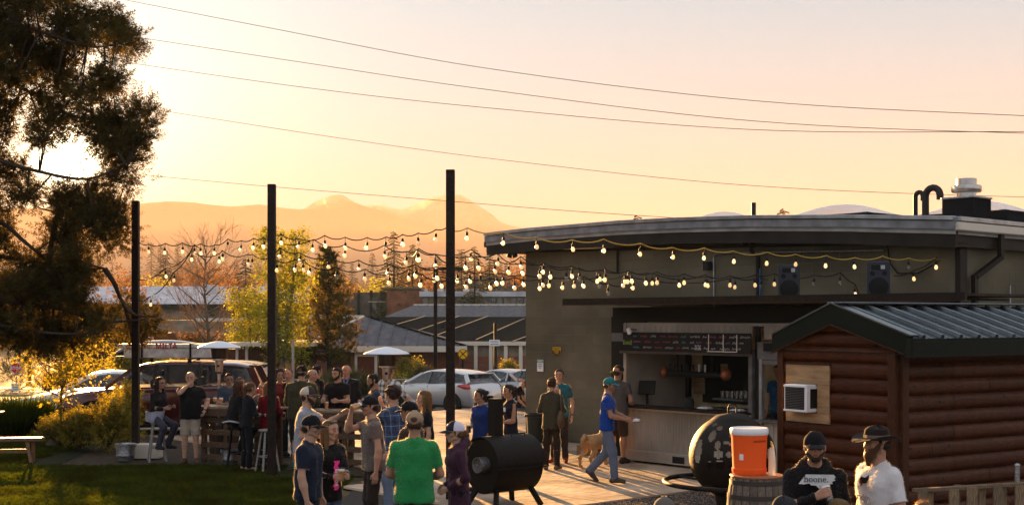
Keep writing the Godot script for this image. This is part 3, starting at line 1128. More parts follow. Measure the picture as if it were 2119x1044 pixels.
	var dom := [[1500, 1447, 1552, 437.5, "low clear skylight dome left of the black vent"], [1744, 1648, 1840, 423, "wide clear skylight dome in the middle of the brewery roof"], [2025, 1926, 2125, 416, "clear skylight dome behind the steel exhaust fan"]]
	for q in dom:
		var a := hit(w, q[1], q[3], 2, -3.2)
		var b := hit(w, q[2], q[3], 2, -3.2)
		var top := hit(w, q[0], q[3], 2, -3.2)
		var base := top.y - 0.26
		var half_w := (b.x - a.x) / 2
		var sk := thing("skylight", q[4], "skylight", w * Transform3D(Basis.IDENTITY, Vector3((a.x + b.x) / 2, y_roof.call(top.x), -3.2)), "skylights on the brewery roof")
		var h0: float = base - y_roof.call(top.x)
		put("curb", MB.new().box(Vector3(0, h0 / 2 - 0.1, 0), Vector3(half_w * 2, maxf(h0, 0.05) + 0.2, 1.5), 0.02), mats.roof_dark, sk)
		var dm := MB.new()
		var rows := []
		for j in 9:
			var row := []
			for i in 13:
				var fx := i / 6.0 - 1.0
				var fz := j / 4.0 - 1.0
				row.append(Vector3(fx * half_w * 0.94, h0 + 0.01 + 0.25 * (1 - pow(absf(fx), 2.2)) * (1 - pow(absf(fz), 2.2)), -fz * 0.68))
			rows.append(row)
		dm.grid(rows)
		put("dome", dm, mats.dome_plastic, sk)
	var vp := hit(w, 1560, 447, 2, -2.0)
	var vt := thing("roof_vent", "short black vent stack on the roof edge", "vent", w * Transform3D(Basis.IDENTITY, Vector3(vp.x, y_roof.call(vp.x) - 0.02, -2.0)))
	var vh: float = hit(w, 1560, 417, 2, -2.0).y - y_roof.call(vp.x)
	put("stack", MB.new().lathe([[0.085, 0.0], [0.085, vh * 0.22], [0.05, vh * 0.5], [0.05, vh], [0.0, vh]], 12), mats.black_pipe, vt)
	for q in [[1895, 396, 0.045, 0.16, "thinner black gooseneck pipe left of the thick one"], [1916, 387, 0.065, 0.30, "thick black gooseneck pipe curling over to the right"]]:
		var top := hit(w, q[0], q[1], 2, -1.6)
		var gp := thing("gooseneck_vent", q[4], "vent pipe", w * Transform3D(Basis.IDENTITY, Vector3(top.x, y_roof.call(top.x) - 0.02, -1.6)), "gooseneck vents on the brewery roof")
		var h: float = top.y - y_roof.call(top.x)
		var rr: float = q[3] / 2
		var pts := [Vector3(0, 0, 0), Vector3(0, h - rr, 0)]
		for k in 9:
			var a := PI - PI * k / 8.0
			pts.append(Vector3(rr + cos(a) * rr, h - rr + sin(a) * rr, 0))
		pts.append(Vector3(rr * 2, h - rr - 0.08, 0))
		put("pipe", MB.new().tube(pts, q[2], 12), mats.black_pipe, gp)
		put("flange", MB.new().lathe([[q[2] * 1.8, 0.0], [q[2] * 1.2, 0.06], [0, 0.06]], 12), mats.black_pipe, gp)
	var ef := hit(w, 2001, 447, 2, -1.5)
	var fan := thing("exhaust_fan", "round stainless exhaust fan on a dark square curb", "fan", w * Transform3D(Basis.IDENTITY, Vector3(ef.x, y_roof.call(ef.x) - 0.02, -1.5)))
	var ya: float = hit(w, 2001, 410, 2, -1.5).y - y_roof.call(ef.x)
	var yb: float = hit(w, 2001, 367, 2, -1.5).y - y_roof.call(ef.x)
	put("curb", MB.new().box(Vector3(0, ya / 2, 0), Vector3(0.62, ya, 0.62), 0.01), mats.roof_dark, fan)
	put("curb_cap", MB.new().box(Vector3(0, ya + 0.015, 0), Vector3(0.66, 0.035, 0.66), 0.01), mats.galvanized, fan)
	var hh := yb - ya
	put("drum", MB.new().lathe([[0.17, ya + 0.03], [0.17, ya + hh * 0.32], [0.25, ya + hh * 0.34], [0.265, ya + hh * 0.40], [0.265, ya + hh * 0.60], [0.25, ya + hh * 0.66], [0.18, ya + hh * 0.68], [0.18, ya + hh * 0.98], [0.165, ya + hh], [0.14, ya + hh], [0.14, ya + hh * 0.8], [0.0, ya + hh * 0.8]], 24), mats.stainless, fan)

	sign_plate("warning_sign", "yellow and black warning sign on the olive block wall", w * Transform3D(Basis.IDENTITY, hit(w, 1152, 725, 2, 0.022)), Vector2(0.26, 0.155), mats.sign_yellow, [["band", Vector3(0, -0.03, 0.006), Vector2(0.25, 0.085), mats.print_black]], [["WARNING", 0.045, Vector3(0, 0.045, 0.008), mats.print_black], ["NO PARKING", 0.03, Vector3(0, -0.02, 0.01), mats.sign_yellow], ["TOW AWAY", 0.024, Vector3(0, -0.05, 0.01), mats.sign_yellow]])
	sign_plate("notice_sign", "white notice with a green heading low on the olive block wall", w * Transform3D(Basis.IDENTITY, hit(w, 1118, 756, 2, 0.022)), Vector2(0.21, 0.27), mats.sign_white, [["heading", Vector3(0, 0.095, 0.006), Vector2(0.20, 0.06), mats.print_green]], [["NOTICE", 0.045, Vector3(0, 0.095, 0.009), mats.sign_white], ["PRIVATE", 0.035, Vector3(0, 0.035, 0.008), mats.print_grey], ["PARKING", 0.035, Vector3(0, -0.01, 0.008), mats.print_grey], ["ONLY", 0.035, Vector3(0, -0.055, 0.008), mats.print_grey]])

	var ca := hit(w, 1164, 631, 2, 2.55)
	var cb2 := hit(w, 1164, 619, 2, 2.55)
	var ch := cb2.y - ca.y
	var can := thing("steel_canopy", "long dark steel canopy over the serving window", "canopy", w * Transform3D(Basis.IDENTITY, Vector3(ca.x, ca.y, 0)))
	var cl := 8.6
	put("front_beam", MB.new().box(Vector3(cl / 2, ch / 2 + 0.01, 2.52), Vector3(cl, ch, 0.06)), mats.steel_brown, can)
	put("lower_lip", MB.new().box(Vector3(cl / 2, 0.0, 2.50), Vector3(cl, 0.016, 0.13)), mats.trim_wood, can)
	put("end_beam", MB.new().box(Vector3(0.03, ch / 2 + 0.01, 1.27), Vector3(0.06, ch, 2.44)), mats.steel_brown, can)
	put("deck", MB.new().box(Vector3(cl / 2, ch - 0.02, 1.26), Vector3(cl - 0.14, 0.04, 2.44)), mats.steel_brown, can)
	for k in 8:
		put("joist", MB.new().box(Vector3(0.6 + k * 1.05, ch / 2 - 0.02, 1.26), Vector3(0.06, ch - 0.08, 2.42)), mats.steel_brown, can)
	for q in [[1633, "loudspeaker on the canopy above the serving window"], [1817, "loudspeaker on the canopy above the log cabin roof"]]:
		var sp := hit(w, q[0], 625, 2, 2.0)
		loudspeaker(w * Transform3D(Basis(Vector3.UP, deg_to_rad(38)), Vector3(sp.x, ca.y + ch + 0.005, 2.0)), "black " + q[1])

func sign_plate(called: String, label: String, at: Transform3D, size: Vector2, m: Material, bands: Array, words: Array, cat := "sign") -> Node3D:
	var o := thing(called, label, cat, at)
	put("plate", MB.new().box(Vector3.ZERO, Vector3(size.x, size.y, 0.01), 0.003), m, o)
	for b in bands:
		put(b[0], MB.new().box(b[1], Vector3(b[2].x, b[2].y, 0.004)), b[3], o)
	for q in words:
		text_on(o, "lettering", q[0], q[1], Transform3D(Basis.IDENTITY, q[2]), q[3])
	return o

func loudspeaker(at: Transform3D, label: String) -> void:
	var o := thing("loudspeaker", label, "loudspeaker", at * Transform3D(Basis.IDENTITY.scaled(Vector3.ONE * 0.94), Vector3(0, -0.06, 0)), "loudspeakers on the canopy")
	var poly := PackedVector2Array([Vector2(-0.165, 0.17), Vector2(-0.10, -0.16), Vector2(0.10, -0.16), Vector2(0.165, 0.17)])
	var m := MB.new()
	m.at(Vector3.ZERO, Basis(Vector3(1, 0, 0), Vector3(0, 0, -1), Vector3(0, 1, 0)))

	var plan := PackedVector2Array([Vector2(-0.19, -0.16), Vector2(0.19, -0.16), Vector2(0.18, 0.02), Vector2(0.11, 0.17), Vector2(-0.11, 0.17), Vector2(-0.18, 0.02)])
	m.prism(plan, 0.0, 0.60)
	put("cabinet", m, mats.speaker, o)
	put("top_edge", MB.new().box(Vector3(0, 0.605, 0.02), Vector3(0.34, 0.03, 0.26), 0.012), mats.speaker, o)
	put("woofer", MB.new().at(Vector3(0, 0.19, 0.163), Basis(Vector3.RIGHT, PI / 2)).lathe([[0.165, -0.01], [0.165, 0.006], [0.15, 0.012], [0.0, 0.02]], 20), mats.speaker_grille, o)
	for s in [-1, 1]:
		put("port", MB.new().at(Vector3(s * 0.10, 0.42, 0.162), Basis(Vector3.RIGHT, PI / 2)).lathe([[0.042, -0.01], [0.042, 0.006], [0.0, 0.006]], 10), mats.speaker_grille, o)
	put("horn", MB.new().box(Vector3(0.0, 0.525, 0.163), Vector3(0.24, 0.085, 0.014), 0.005), mats.speaker_grille, o)
	put("horn_throat", MB.new().box(Vector3(0.07, 0.525, 0.170), Vector3(0.07, 0.07, 0.01), 0.003), mats.metal_edge, o)

# ---------------------------------------------------------------- the container with the serving window

func corrugated(o: Node3D, called: String, x0: float, x1: float, y0: float, y1: float, z: float, m: Material, step := 0.14) -> void:
	var rows := [[], []]
	var x := x0
	var k := 0
	while x < x1 + 0.001:
		var zz: float = z if k % 4 < 2 else z - 0.016
		rows[0].append(Vector3(x, y0, zz))
		rows[1].append(Vector3(x, y1, zz))
		x += step * (0.36 if k % 2 == 0 else 0.14)
		k += 1
	var mb := MB.new()
	for i in rows[0].size() - 1:
		mb.quad(rows[0][i], rows[0][i + 1], rows[1][i + 1], rows[1][i])
	put(called, mb, m, o)

func make_container_bar() -> void:
	var w := W()
	var o := thing("container_bar", "beige shipping container bar with a wide serving window", "container bar", w)
	var z := 1.88
	var t0 := hit(w, 1291, 840, 2, z).x
	var t1 := 10.7
	var h := 2.68
	var tr := hit(w, 1556, 800, 2, z).x
	var counter := hit(w, 1430, 847, 2, z).y
	var head := hit(w, 1430, 733, 2, z).y

	put("floor", MB.new().box(Vector3((t0 + t1) / 2, 0.14, 0.98), Vector3(t1 - t0, 0.1, 1.76)), mats.grey_steel, o)
	put("roof", MB.new().box(Vector3((t0 + t1) / 2, h - 0.03, 0.98), Vector3(t1 - t0, 0.06, 1.78)), mats.beige_steel, o)
	put("back_wall", MB.new().box(Vector3((t0 + t1) / 2, h / 2, 0.08), Vector3(t1 - t0, h - 0.2, 0.06)), mats.interior_tan, o)
	put("left_wall", MB.new().box(Vector3(t0 + 0.035, h / 2, 0.98), Vector3(0.06, h - 0.1, 1.7)), mats.beige_steel, o)
	put("bottom_rail", MB.new().box(Vector3((t0 + t1) / 2, 0.14, z + 0.005), Vector3(t1 - t0, 0.20, 0.09), 0.01), mats.beige_steel, o)
	put("forklift_pocket", MB.new().box(Vector3(hit(w, 1408, 955, 2, z).x, 0.135, z + 0.05), Vector3(0.30, 0.125, 0.008)), mats.dark, o)
	corrugated(o, "lower_cladding", t0 + 0.06, tr - 0.02, 0.24, counter - 0.07, z, mats.beige_steel)
	corrugated(o, "upper_cladding", t0 + 0.06, tr + 0.05, head + 0.30, h - 0.06, z, mats.beige_steel)
	put("corner_post", MB.new().box(Vector3(t0 + 0.04, h / 2, z - 0.03), Vector3(0.08, h - 0.02, 0.10), 0.01), mats.beige_steel, o)
	put("window_post", MB.new().box(Vector3(tr, (counter + head) / 2, z), Vector3(0.09, head - counter + 0.2, 0.10), 0.01), mats.grey_steel, o)
	put("window_header", MB.new().box(Vector3((t0 + tr) / 2, head + 0.06, z + 0.02), Vector3(tr - t0 + 0.1, 0.13, 0.12), 0.01), mats.grey_steel, o)
	put("counter", MB.new().box(Vector3((t0 + tr) / 2, counter, z + 0.05), Vector3(tr - t0 + 0.06, 0.045, 0.42), 0.01), mats.steel_brown, o)
	put("counter_edge", MB.new().box(Vector3((t0 + tr) / 2, counter - 0.045, z + 0.06), Vector3(tr - t0 + 0.04, 0.04, 0.12), 0.005), mats.cream_trim, o)
	var lx := hit(w, 1266, 700, 2, 1.3).x
	put("dark_side_panel", MB.new().box(Vector3((lx + t0) / 2 - 0.01, 1.4, 1.25), Vector3(t0 - lx, 2.8, 0.1)), mats.dark, o)
	var hx := hit(w, 1268, 660, 2, 1.65).x
	put("dark_header", MB.new().box(Vector3((hx + t1) / 2, h + 0.16, 1.62), Vector3(t1 - hx, 0.28, 0.06)), mats.dark, o)

	var d0 := hit(w, 1572, 800, 2, z).x
	put("dark_post", MB.new().box(Vector3((tr + d0) / 2 + 0.03, h / 2, z - 0.03), Vector3(d0 - tr - 0.08, h - 0.1, 0.05)), mats.dark, o)
	put("door_frame", MB.new().box(Vector3(d0 + 0.05, 1.2, z + 0.0), Vector3(0.07, 2.2, 0.09), 0.01), mats.metal_edge, o)
	put("sign_panel", MB.new().box(Vector3(d0 + 0.55, head + 0.1, z + 0.04), Vector3(1.1, 0.30, 0.04)), mats.grey_steel, o)
	put("small_window", MB.new().box(hit(w, 1595, 718, 2, z + 0.07), Vector3(0.30, 0.14, 0.02)), mats.dark, o)
	put("door_header", MB.new().box(Vector3(d0 + 0.6, head - 0.1, z), Vector3(1.1, 0.08, 0.08)), mats.grey_steel, o)
	corrugated(o, "door_side_cladding", d0 + 0.1, t1 - 0.05, 0.24, 0.95, z, mats.beige_steel)
	put("second_counter", MB.new().box(Vector3(d0 + 0.7, 0.98, z + 0.02), Vector3(1.4, 0.04, 0.22)), mats.grey_steel, o)
	corrugated(o, "right_cladding", d0 + 1.3, t1 - 0.05, 0.95, h - 0.08, z, mats.beige_steel)
	corrugated(o, "upper_cladding", d0 + 0.1, d0 + 1.3, head + 0.30, h - 0.06, z, mats.beige_steel)
	for px in [1343, 1418]:
		var q := hit(w, px, 760, 2, 0.6)
		put("inner_post", MB.new().box(Vector3(q.x, h / 2, 0.5), Vector3(0.09, h - 0.3, 0.09)), mats.dark, o)
	put("dark_backboard", MB.new().box(Vector3(hit(w, 1500, 780, 2, 0.2).x, 1.75, 0.16), Vector3(1.15, 1.3, 0.06)), mats.dark, o)
	put("back_counter", MB.new().box(Vector3((t0 + tr) / 2 + 0.4, 1.0, 0.34), Vector3(2.0, 0.05, 0.45)), mats.grey_steel, o)
	put("poster", MB.new().box(hit(w, 1499, 764, 2, 0.21), Vector3(0.17, 0.22, 0.01)), mats.plywood, o)
	put("poster", MB.new().box(hit(w, 1447, 797, 2, 0.21), Vector3(0.30, 0.34, 0.01)), mats.plywood, o)

	var ta := hit(w, 1378, 771, 2, 1.0)
	var tb := hit(w, 1500, 777, 2, 1.0)
	var ty := (ta.y + tb.y) / 2
	var tap := thing("tap_rail", "long dark tap rail with copper ends behind the serving window", "tap rail", w * Transform3D(Basis.IDENTITY, Vector3((ta.x + tb.x) / 2, ty, 1.0)))
	var hw := (tb.x - ta.x) / 2
	put("pipe", MB.new().tube([Vector3(-hw, 0, 0), Vector3(hw, 0, 0)], 0.062, 12), mats.black_pipe, tap)
	for s in [-1, 1]:
		put("copper_end", MB.new().ball(Vector3(s * (hw + 0.03), 0.02, 0.0), Vector3(0.10, 0.12, 0.11), 10, 7), mat("copper", Color(0.42, 0.12, 0.05), 0.4, {"metal": 0.4}), tap)
		put("hanger", MB.new().tube([Vector3(s * hw * 0.6, 0.05, 0), Vector3(s * hw * 0.6, h - ty - 0.1, 0)], 0.02, 6), mats.black_pipe, tap)
	for k in 9:
		var q := -hw * 0.8 + k * hw * 0.2
		put("tap_handle", MB.new().lathe([[0.012, 0.05], [0.022, 0.10], [0.02, 0.19], [0.0, 0.20]], 8).at(Vector3.ZERO), mats.white_plastic if k in [5, 6] else mats.black_pipe, tap).position = Vector3(q, 0, 0.04)

	var gl := MB.new()
	gl.lathe([[0.0, 0.0], [0.03, 0.0], [0.04, 0.14], [0.037, 0.14], [0.028, 0.01], [0.0, 0.01]], 10)
	var glm := gl.mesh()
	put("glass_shelf", MB.new().box(Vector3(hit(w, 1515, 826, 2, 0.9).x, hit(w, 1515, 826, 2, 0.9).y, 0.9), Vector3(0.75, 0.03, 0.25)), mats.grey_steel, o)
	for k in 6:
		var q := hit(w, 1495 + k * 9.5, 824, 2, 0.95)
		var g := put("pint_glass", glm, mats.glass)
		g.transform = w * Transform3D(Basis.IDENTITY, q)
		tag(g, ["leftmost empty pint glass on the shelf behind the serving window", "second empty pint glass from the left on the bar shelf", "third empty pint glass from the left on the bar shelf", "third empty pint glass from the right on the bar shelf", "second empty pint glass from the right on the bar shelf", "rightmost empty pint glass on the shelf behind the serving window"][k], "glass", "empty pint glasses on the bar shelf")
	var i := 0
	for px in [1461, 1528]:
		var q := hit(w, px, 838 if px < 1500 else 842, 2, 1.75)
		var tw := MB.new()
		tw.box(Vector3(0, 0.012, 0), Vector3(0.26, 0.02, 0.16), 0.008)
		tw.box(Vector3(0.02, 0.03, 0.01), Vector3(0.20, 0.018, 0.13), 0.008)
		var n := put("folded_towel", tw, mats.white_paint)
		n.transform = w * Transform3D(Basis.IDENTITY, Vector3(q.x, counter + 0.022, 1.78))
		tag(n, ["white folded towel in the middle of the dark counter", "white folded towel at the right end of the dark counter"][i], "towel", "folded towels on the counter")
		i += 1
	var till := thing("till_screen", "dark till screen turned away at the left end of the counter", "till", w * Transform3D(Basis(Vector3.UP, 0.4), Vector3(hit(w, 1336, 800, 2, 1.6).x, counter + 0.022, 1.55)))
	put("stand", MB.new().tube([Vector3(0, 0, 0), Vector3(0, 0.2, 0.02)], 0.03, 8), mats.black_pipe, till)
	put("screen", MB.new().at(Vector3(0, 0.32, 0.02), Basis(Vector3.RIGHT, -0.3)).box(Vector3.ZERO, Vector3(0.34, 0.28, 0.03), 0.01), mats.dark, till)
	var bk := put("wicker_basket", MB.new().lathe([[0.0, 0.0], [0.13, 0.0], [0.17, 0.12], [0.16, 0.24], [0.15, 0.25], [0.14, 0.23], [0.14, 0.05], [0.0, 0.05]], 16), mat("wicker", Color(0.33, 0.13, 0.04), 0.7, {"tex": "speck", "scale": 3.0}))
	bk.transform = w * Transform3D(Basis.IDENTITY, Vector3(hit(w, 1322, 825, 2, 1.3).x, counter + 0.022, 1.72))
	tag(bk, "orange brown woven basket on the counter beside the till", "basket")
	var jar := put("black_kettle", MB.new().lathe([[0.0, 0.0], [0.09, 0.0], [0.10, 0.10], [0.08, 0.17], [0.03, 0.19], [0.0, 0.21]], 14), mats.black_pipe)
	jar.transform = w * Transform3D(Basis.IDENTITY, Vector3(hit(w, 1428, 832, 2, 1.7).x, counter + 0.022, 1.72))
	tag(jar, "squat black pot on the counter below the tap rail", "pot")

	var ma := hit(w, 1267, 705, 2, z + 0.16)
	var mz := hit(w, 1555, 711, 2, z + 0.16)
	var mh := 0.34
	var bd := thing("chalk_menu_board", "long chalk menu board above the serving window", "menu board", w * Transform3D(Basis.IDENTITY, Vector3((ma.x + mz.x) / 2, (ma.y + mz.y) / 2, z + 0.16)))
	var bw := mz.x - ma.x
	put("board", MB.new().box(Vector3.ZERO, Vector3(bw, mh, 0.03), 0.005), mats.board_black, bd)
	put("blank_panel", MB.new().box(Vector3(-bw / 2 + 0.16, 0.08, 0.02), Vector3(0.30, 0.16, 0.014)), mats.grey_steel, bd)
	for q in [[0, mh / 2, bw, 0.02], [0, -mh / 2, bw, 0.02]]:
		put("frame", MB.new().box(Vector3(q[0], q[1], 0.01), Vector3(q[2], q[3], 0.04)), mats.steel_brown, bd)
	for q in [[0.22, 0.02], [0.32, 0.02], [0.41, 0.02]]:
		put("divider", MB.new().box(Vector3(bw * q[0], 0, 0.018), Vector3(0.014, mh * 0.9, 0.012)), mats.cream_trim, bd)
	put("divider", MB.new().box(Vector3(bw * 0.31, -mh * 0.45, 0.019), Vector3(bw * 0.2, 0.014, 0.012)), mats.cream_trim, bd)
	var chalks := [mat("chalk_white", Color(0.5, 0.5, 0.48), 0.9), mat("chalk_blue", Color(0.15, 0.32, 0.45), 0.9), mat("chalk_red", Color(0.42, 0.10, 0.08), 0.9), mat("chalk_green", Color(0.28, 0.40, 0.08), 0.9), mat("chalk_violet", Color(0.35, 0.12, 0.28), 0.9)]
	var r := RandomNumberGenerator.new()
	r.seed = 21
	for row in 3:
		var x := -bw * 0.33
		while x < bw * 0.46:
			var n := r.randi_range(3, 7)
			var m := MB.new()
			var pts := []
			for k in n * 2 + 1:
				pts.append(Vector3(x + k * 0.016, 0.105 - row * 0.105 + (0.022 if k % 2 else -0.02) * r.randf_range(0.3, 1.2), 0.02))
			m.tube(pts, 0.0045, 3)
			put("chalk_line", m, chalks[[0, 1, 2, 4, 0, 2][(r.randi() % 6)]], bd)
			x += n * 0.032 + r.randf_range(0.05, 0.11)
	text_on(bd, "lettering", "food", 0.11, Transform3D(Basis.IDENTITY, Vector3(-bw * 0.375, -0.02, 0.019)), chalks[3], "Droid Serif", 400)
	text_on(bd, "lettering", "XX", 0.12, Transform3D(Basis.IDENTITY, Vector3(bw * 0.145, -0.09, 0.019)), chalks[0], "Droid Serif", 400)

	var so := thing("spot_lamp", "small pale spot lamp above the menu board's left end", "lamp", w * Transform3D(Basis.IDENTITY, Vector3(hit(w, 1302, 683, 2, z + 0.2).x, hit(w, 1302, 684, 2, z + 0.2).y, z + 0.2)))
	put("lamp_head", MB.new().at(Vector3.ZERO, Basis(Vector3.RIGHT, 0.6)).lathe([[0.0, 0.06], [0.04, 0.05], [0.055, -0.05], [0.0, -0.05]], 10), mats.white_plastic, so)
	put("arm", MB.new().tube([Vector3(0, 0.03, 0), Vector3(0.05, 0.02, -0.16)], 0.012, 5), mats.black_pipe, so)
	var stp := hit(w, 1218, 940, 1, 0.0)
	var bx := put("wooden_step", MB.new().box(Vector3(0, 0.10, 0), Vector3(0.55, 0.2, 0.35), 0.01), mats.bench_wood)
	bx.transform = w * Transform3D(Basis.IDENTITY, Vector3(stp.x + 0.1, 0, stp.z))
	tag(bx, "low wooden step on the patio behind the dog", "step")

# ---------------------------------------------------------------- the log cabin

func C() -> Transform3D:

	return Transform3D(Basis(Vector3(0.835, 0, -0.55), Vector3.UP, Vector3(0.55, 0, 0.835)), Vector3(4.86, 0, -16.4))

func half_log(len_: float, pitch: float, bulge: float) -> ArrayMesh:

	var a := []
	var b := []
	for k in 8:
		var f := k / 7.0
		var y := (f - 0.5) * pitch * 0.985
		var z := bulge * sqrt(maxf(0.0, 1.0 - pow(absf(f * 2 - 1), 2.6)))
		a.append(Vector3(-len_ / 2, y, z))
		b.append(Vector3(len_ / 2, y, z))
	var m := MB.new()
	var rows := []
	for k in 8:
		rows.append([a[k], b[k]])
	m.grid(rows)
	for k in 7:
		m.tri(a[k], a[k + 1], Vector3(-len_ / 2, 0, 0))
		m.tri(b[k + 1], b[k], Vector3(len_ / 2, 0, 0))
	return m.mesh()

func knot(log_: Node3D, x: float, y: float) -> void:
	var r := 0.012 + 0.008 * absf(sin(x * 17.0 + y * 60.0))
	put("knot", MB.new().ball(Vector3(x, y, 0.05 * sqrt(maxf(0.0, 1.0 - pow(absf(y) / 0.1, 2.6))) - 0.001), Vector3(r * 1.5, r, 0.004), 8, 4), mats.fascia_dark, log_)

func make_cabin() -> void:
	var c := C()
	var o := thing("log_cabin", "small red brown log cabin with a dark green metal roof", "cabin", c)
	var wdt := 2.04
	var lng := 4.6
	var eave := 2.34
	var peak := 2.80
	var mid := -wdt / 2
	var core := MB.new()
	core.box(Vector3(lng / 2 + 0.02, eave / 2, mid), Vector3(lng - 0.02, eave, wdt - 0.04))
	core.at(Vector3.ZERO, Basis(Vector3(0, 0, 1), Vector3.UP, Vector3(-1, 0, 0)))
	core.prism(PackedVector2Array([Vector2(-wdt + 0.02, eave), Vector2(-0.02, eave), Vector2(mid, peak)]), -lng, -0.03)
	put("frame", core, mats.log_b, o)
	var logs := ["log_a", "log_b", "log_c"]
	var pitch := 0.2
	var k := 0
	var gable_mesh := half_log(wdt - 0.22, pitch, 0.05)
	for row in 12:
		var y := 0.08 + row * pitch
		if y < eave:
			var cutx: float = [1.02, 2.2, 1.02, 1.75, 1.02, 0.6][row % 6]
			for e in 2:
				var x0 := 0.13 if e == 0 else cutx + 0.004
				var x1 := cutx - 0.004 if e == 0 else lng
				var a := put("log", half_log(x1 - x0, pitch, 0.05 + 0.004 * sin(row * 2.1 + e)), mats[logs[(row * 2 + e + row / 4) % 3]], o)
				a.position = Vector3((x0 + x1) / 2, y, 0.0)
				for q in 3:
					knot(a, ((q + 0.5 + 0.4 * sin(row * 3.3 + q * 2.0 + e)) / 3.0 - 0.5) * (x1 - x0) * 0.9, 0.045 * sin(row * 1.7 + q * 4.0))
		var len_ := wdt - 0.22
		var gm := gable_mesh
		if y > eave - 0.1:
			len_ = maxf(0.25, (peak - y - 0.02) / (peak - eave) * wdt * 0.92)
			len_ = minf(len_, wdt - 0.1)
			gm = half_log(len_, pitch, 0.05)
		var g := put("log", gm, mats[logs[(row * 2 + 1) % 3]], o)
		g.transform = Transform3D(Basis(Vector3(0, 0, 1), Vector3.UP, Vector3(-1, 0, 0)), Vector3(0.0, y, mid))
		for q in 2:
			knot(g, (q - 0.5) * len_ * 0.45 + 0.3 * sin(row * 2.9 + q), 0.04 * sin(row * 1.3 + q * 3.0))
	for y in [2.48, 2.66]:
		var len_: float = (peak - y + 0.02) / (peak - eave) * wdt * 0.9
		var g := put("log", half_log(len_, pitch * 0.9, 0.05), mats.log_a, o)
		g.transform = Transform3D(Basis(Vector3(0, 0, 1), Vector3.UP, Vector3(-1, 0, 0)), Vector3(0.0, y, mid))
	put("corner_trim", MB.new().box(Vector3(-0.03, eave / 2, -0.055), Vector3(0.075, eave, 0.13), 0.008), mats.trim_wood, o)
	put("corner_trim", MB.new().box(Vector3(0.07, eave / 2, 0.03), Vector3(0.12, eave, 0.075), 0.008), mats.trim_wood, o)
	put("corner_trim", MB.new().box(Vector3(-0.03, eave / 2, -wdt + 0.04), Vector3(0.075, eave, 0.11), 0.008), mats.trim_wood, o)

	var over := 0.30
	var front := -0.09
	var rise := 0.42
	var e_y := eave + 0.17
	var r_y := e_y + rise
	var zr := over
	var zl := -wdt - 0.07
	var rf := MB.new()
	rf.quad(Vector3(front, e_y, zr), Vector3(lng + 0.2, e_y, zr), Vector3(lng + 0.2, r_y, mid), Vector3(front, r_y, mid))
	rf.quad(Vector3(lng + 0.2, e_y, zl), Vector3(front, e_y, zl), Vector3(front, r_y, mid), Vector3(lng + 0.2, r_y, mid))
	rf.quad(Vector3(front, e_y - 0.04, zr), Vector3(front, r_y - 0.04, mid), Vector3(lng + 0.2, r_y - 0.04, mid), Vector3(lng + 0.2, e_y - 0.04, zr))
	put("roof_sheet", rf, mats.green_roof, o)
	var nrm := Vector3(0, zr - mid, r_y - e_y).normalized()
	var rib := MB.new()
	var sl := Vector3(0, r_y - e_y, mid - zr)
	var rp := PackedVector2Array([Vector2(-0.04, 0), Vector2(0.04, 0), Vector2(0.022, 0.045), Vector2(-0.022, 0.045)])
	rib.at(Vector3.ZERO, Basis(Vector3.RIGHT, nrm, Vector3.RIGHT.cross(nrm)))
	rib.prism(rp, -sl.length() + 0.08, 0.0)
	var small := MB.new()
	small.at(Vector3.ZERO, Basis(Vector3.RIGHT, nrm, Vector3.RIGHT.cross(nrm)))
	small.prism(PackedVector2Array([Vector2(-0.012, 0), Vector2(0.012, 0), Vector2(0.006, 0.008), Vector2(-0.006, 0.008)]), -sl.length() + 0.08, 0.0)
	var rib_m := rib.mesh()
	var small_m := small.mesh()
	for i in 13:
		var x := front + 0.2 + i * 0.36
		put("roof_rib", rib_m, mats.green_roof, o).position = Vector3(x, e_y + 0.002, zr)
		for s in [0.12, 0.24]:
			put("roof_crease", small_m, mats.green_roof, o).position = Vector3(x + s, e_y + 0.001, zr)
	put("ridge_cap", MB.new().bar(Vector3(front, r_y + 0.035, mid + 0.02), Vector3(lng + 0.2, r_y + 0.035, mid + 0.02), 0.24, 0.03, Vector3.UP, 0.01), mats.green_roof, o)
	var drop := 0.23
	for q in [[zr, 1.0], [zl, -1.0]]:
		var a := Vector3(front - 0.02, e_y, q[0])
		var b := Vector3(front - 0.02, r_y, mid)
		var g := MB.new()
		var outer := [a, b]
		g.quad(Vector3(a.x, a.y - drop, a.z), a + Vector3(0, 0.02, 0), b + Vector3(0, 0.02, 0), Vector3(b.x, b.y - drop - 0.02, b.z))
		g.quad(Vector3(a.x + 0.03, a.y - drop, a.z), Vector3(b.x + 0.03, b.y - drop - 0.02, b.z), b + Vector3(0.03, 0.02, 0), a + Vector3(0.03, 0.02, 0))
		g.quad(Vector3(a.x, a.y - drop, a.z), Vector3(b.x, b.y - drop - 0.02, b.z), Vector3(b.x + 0.03, b.y - drop - 0.02, b.z), Vector3(a.x + 0.03, a.y - drop, a.z))
		put("rake_board", g, mats.green_trim, o)
		put("rake_cap", MB.new().bar(a + Vector3(0.06, 0.035, 0), b + Vector3(0.06, 0.035, 0), 0.15, 0.02, nrm if q[1] > 0 else Vector3(0, nrm.y, -nrm.z)), mats.green_roof, o)
		put("rake_edge", MB.new().bar(a + Vector3(-0.012, -drop, 0), b + Vector3(-0.012, -drop - 0.02, 0), 0.02, 0.014), mats.trim_wood, o)
	put("eave_board", MB.new().box(Vector3(lng / 2, e_y - 0.11, zr - 0.02), Vector3(lng + 0.42, 0.22, 0.035)), mats.green_trim, o)
	put("eave_edge", MB.new().box(Vector3(lng / 2, e_y - 0.225, zr - 0.015), Vector3(lng + 0.42, 0.012, 0.05)), mats.steel_brown, o)
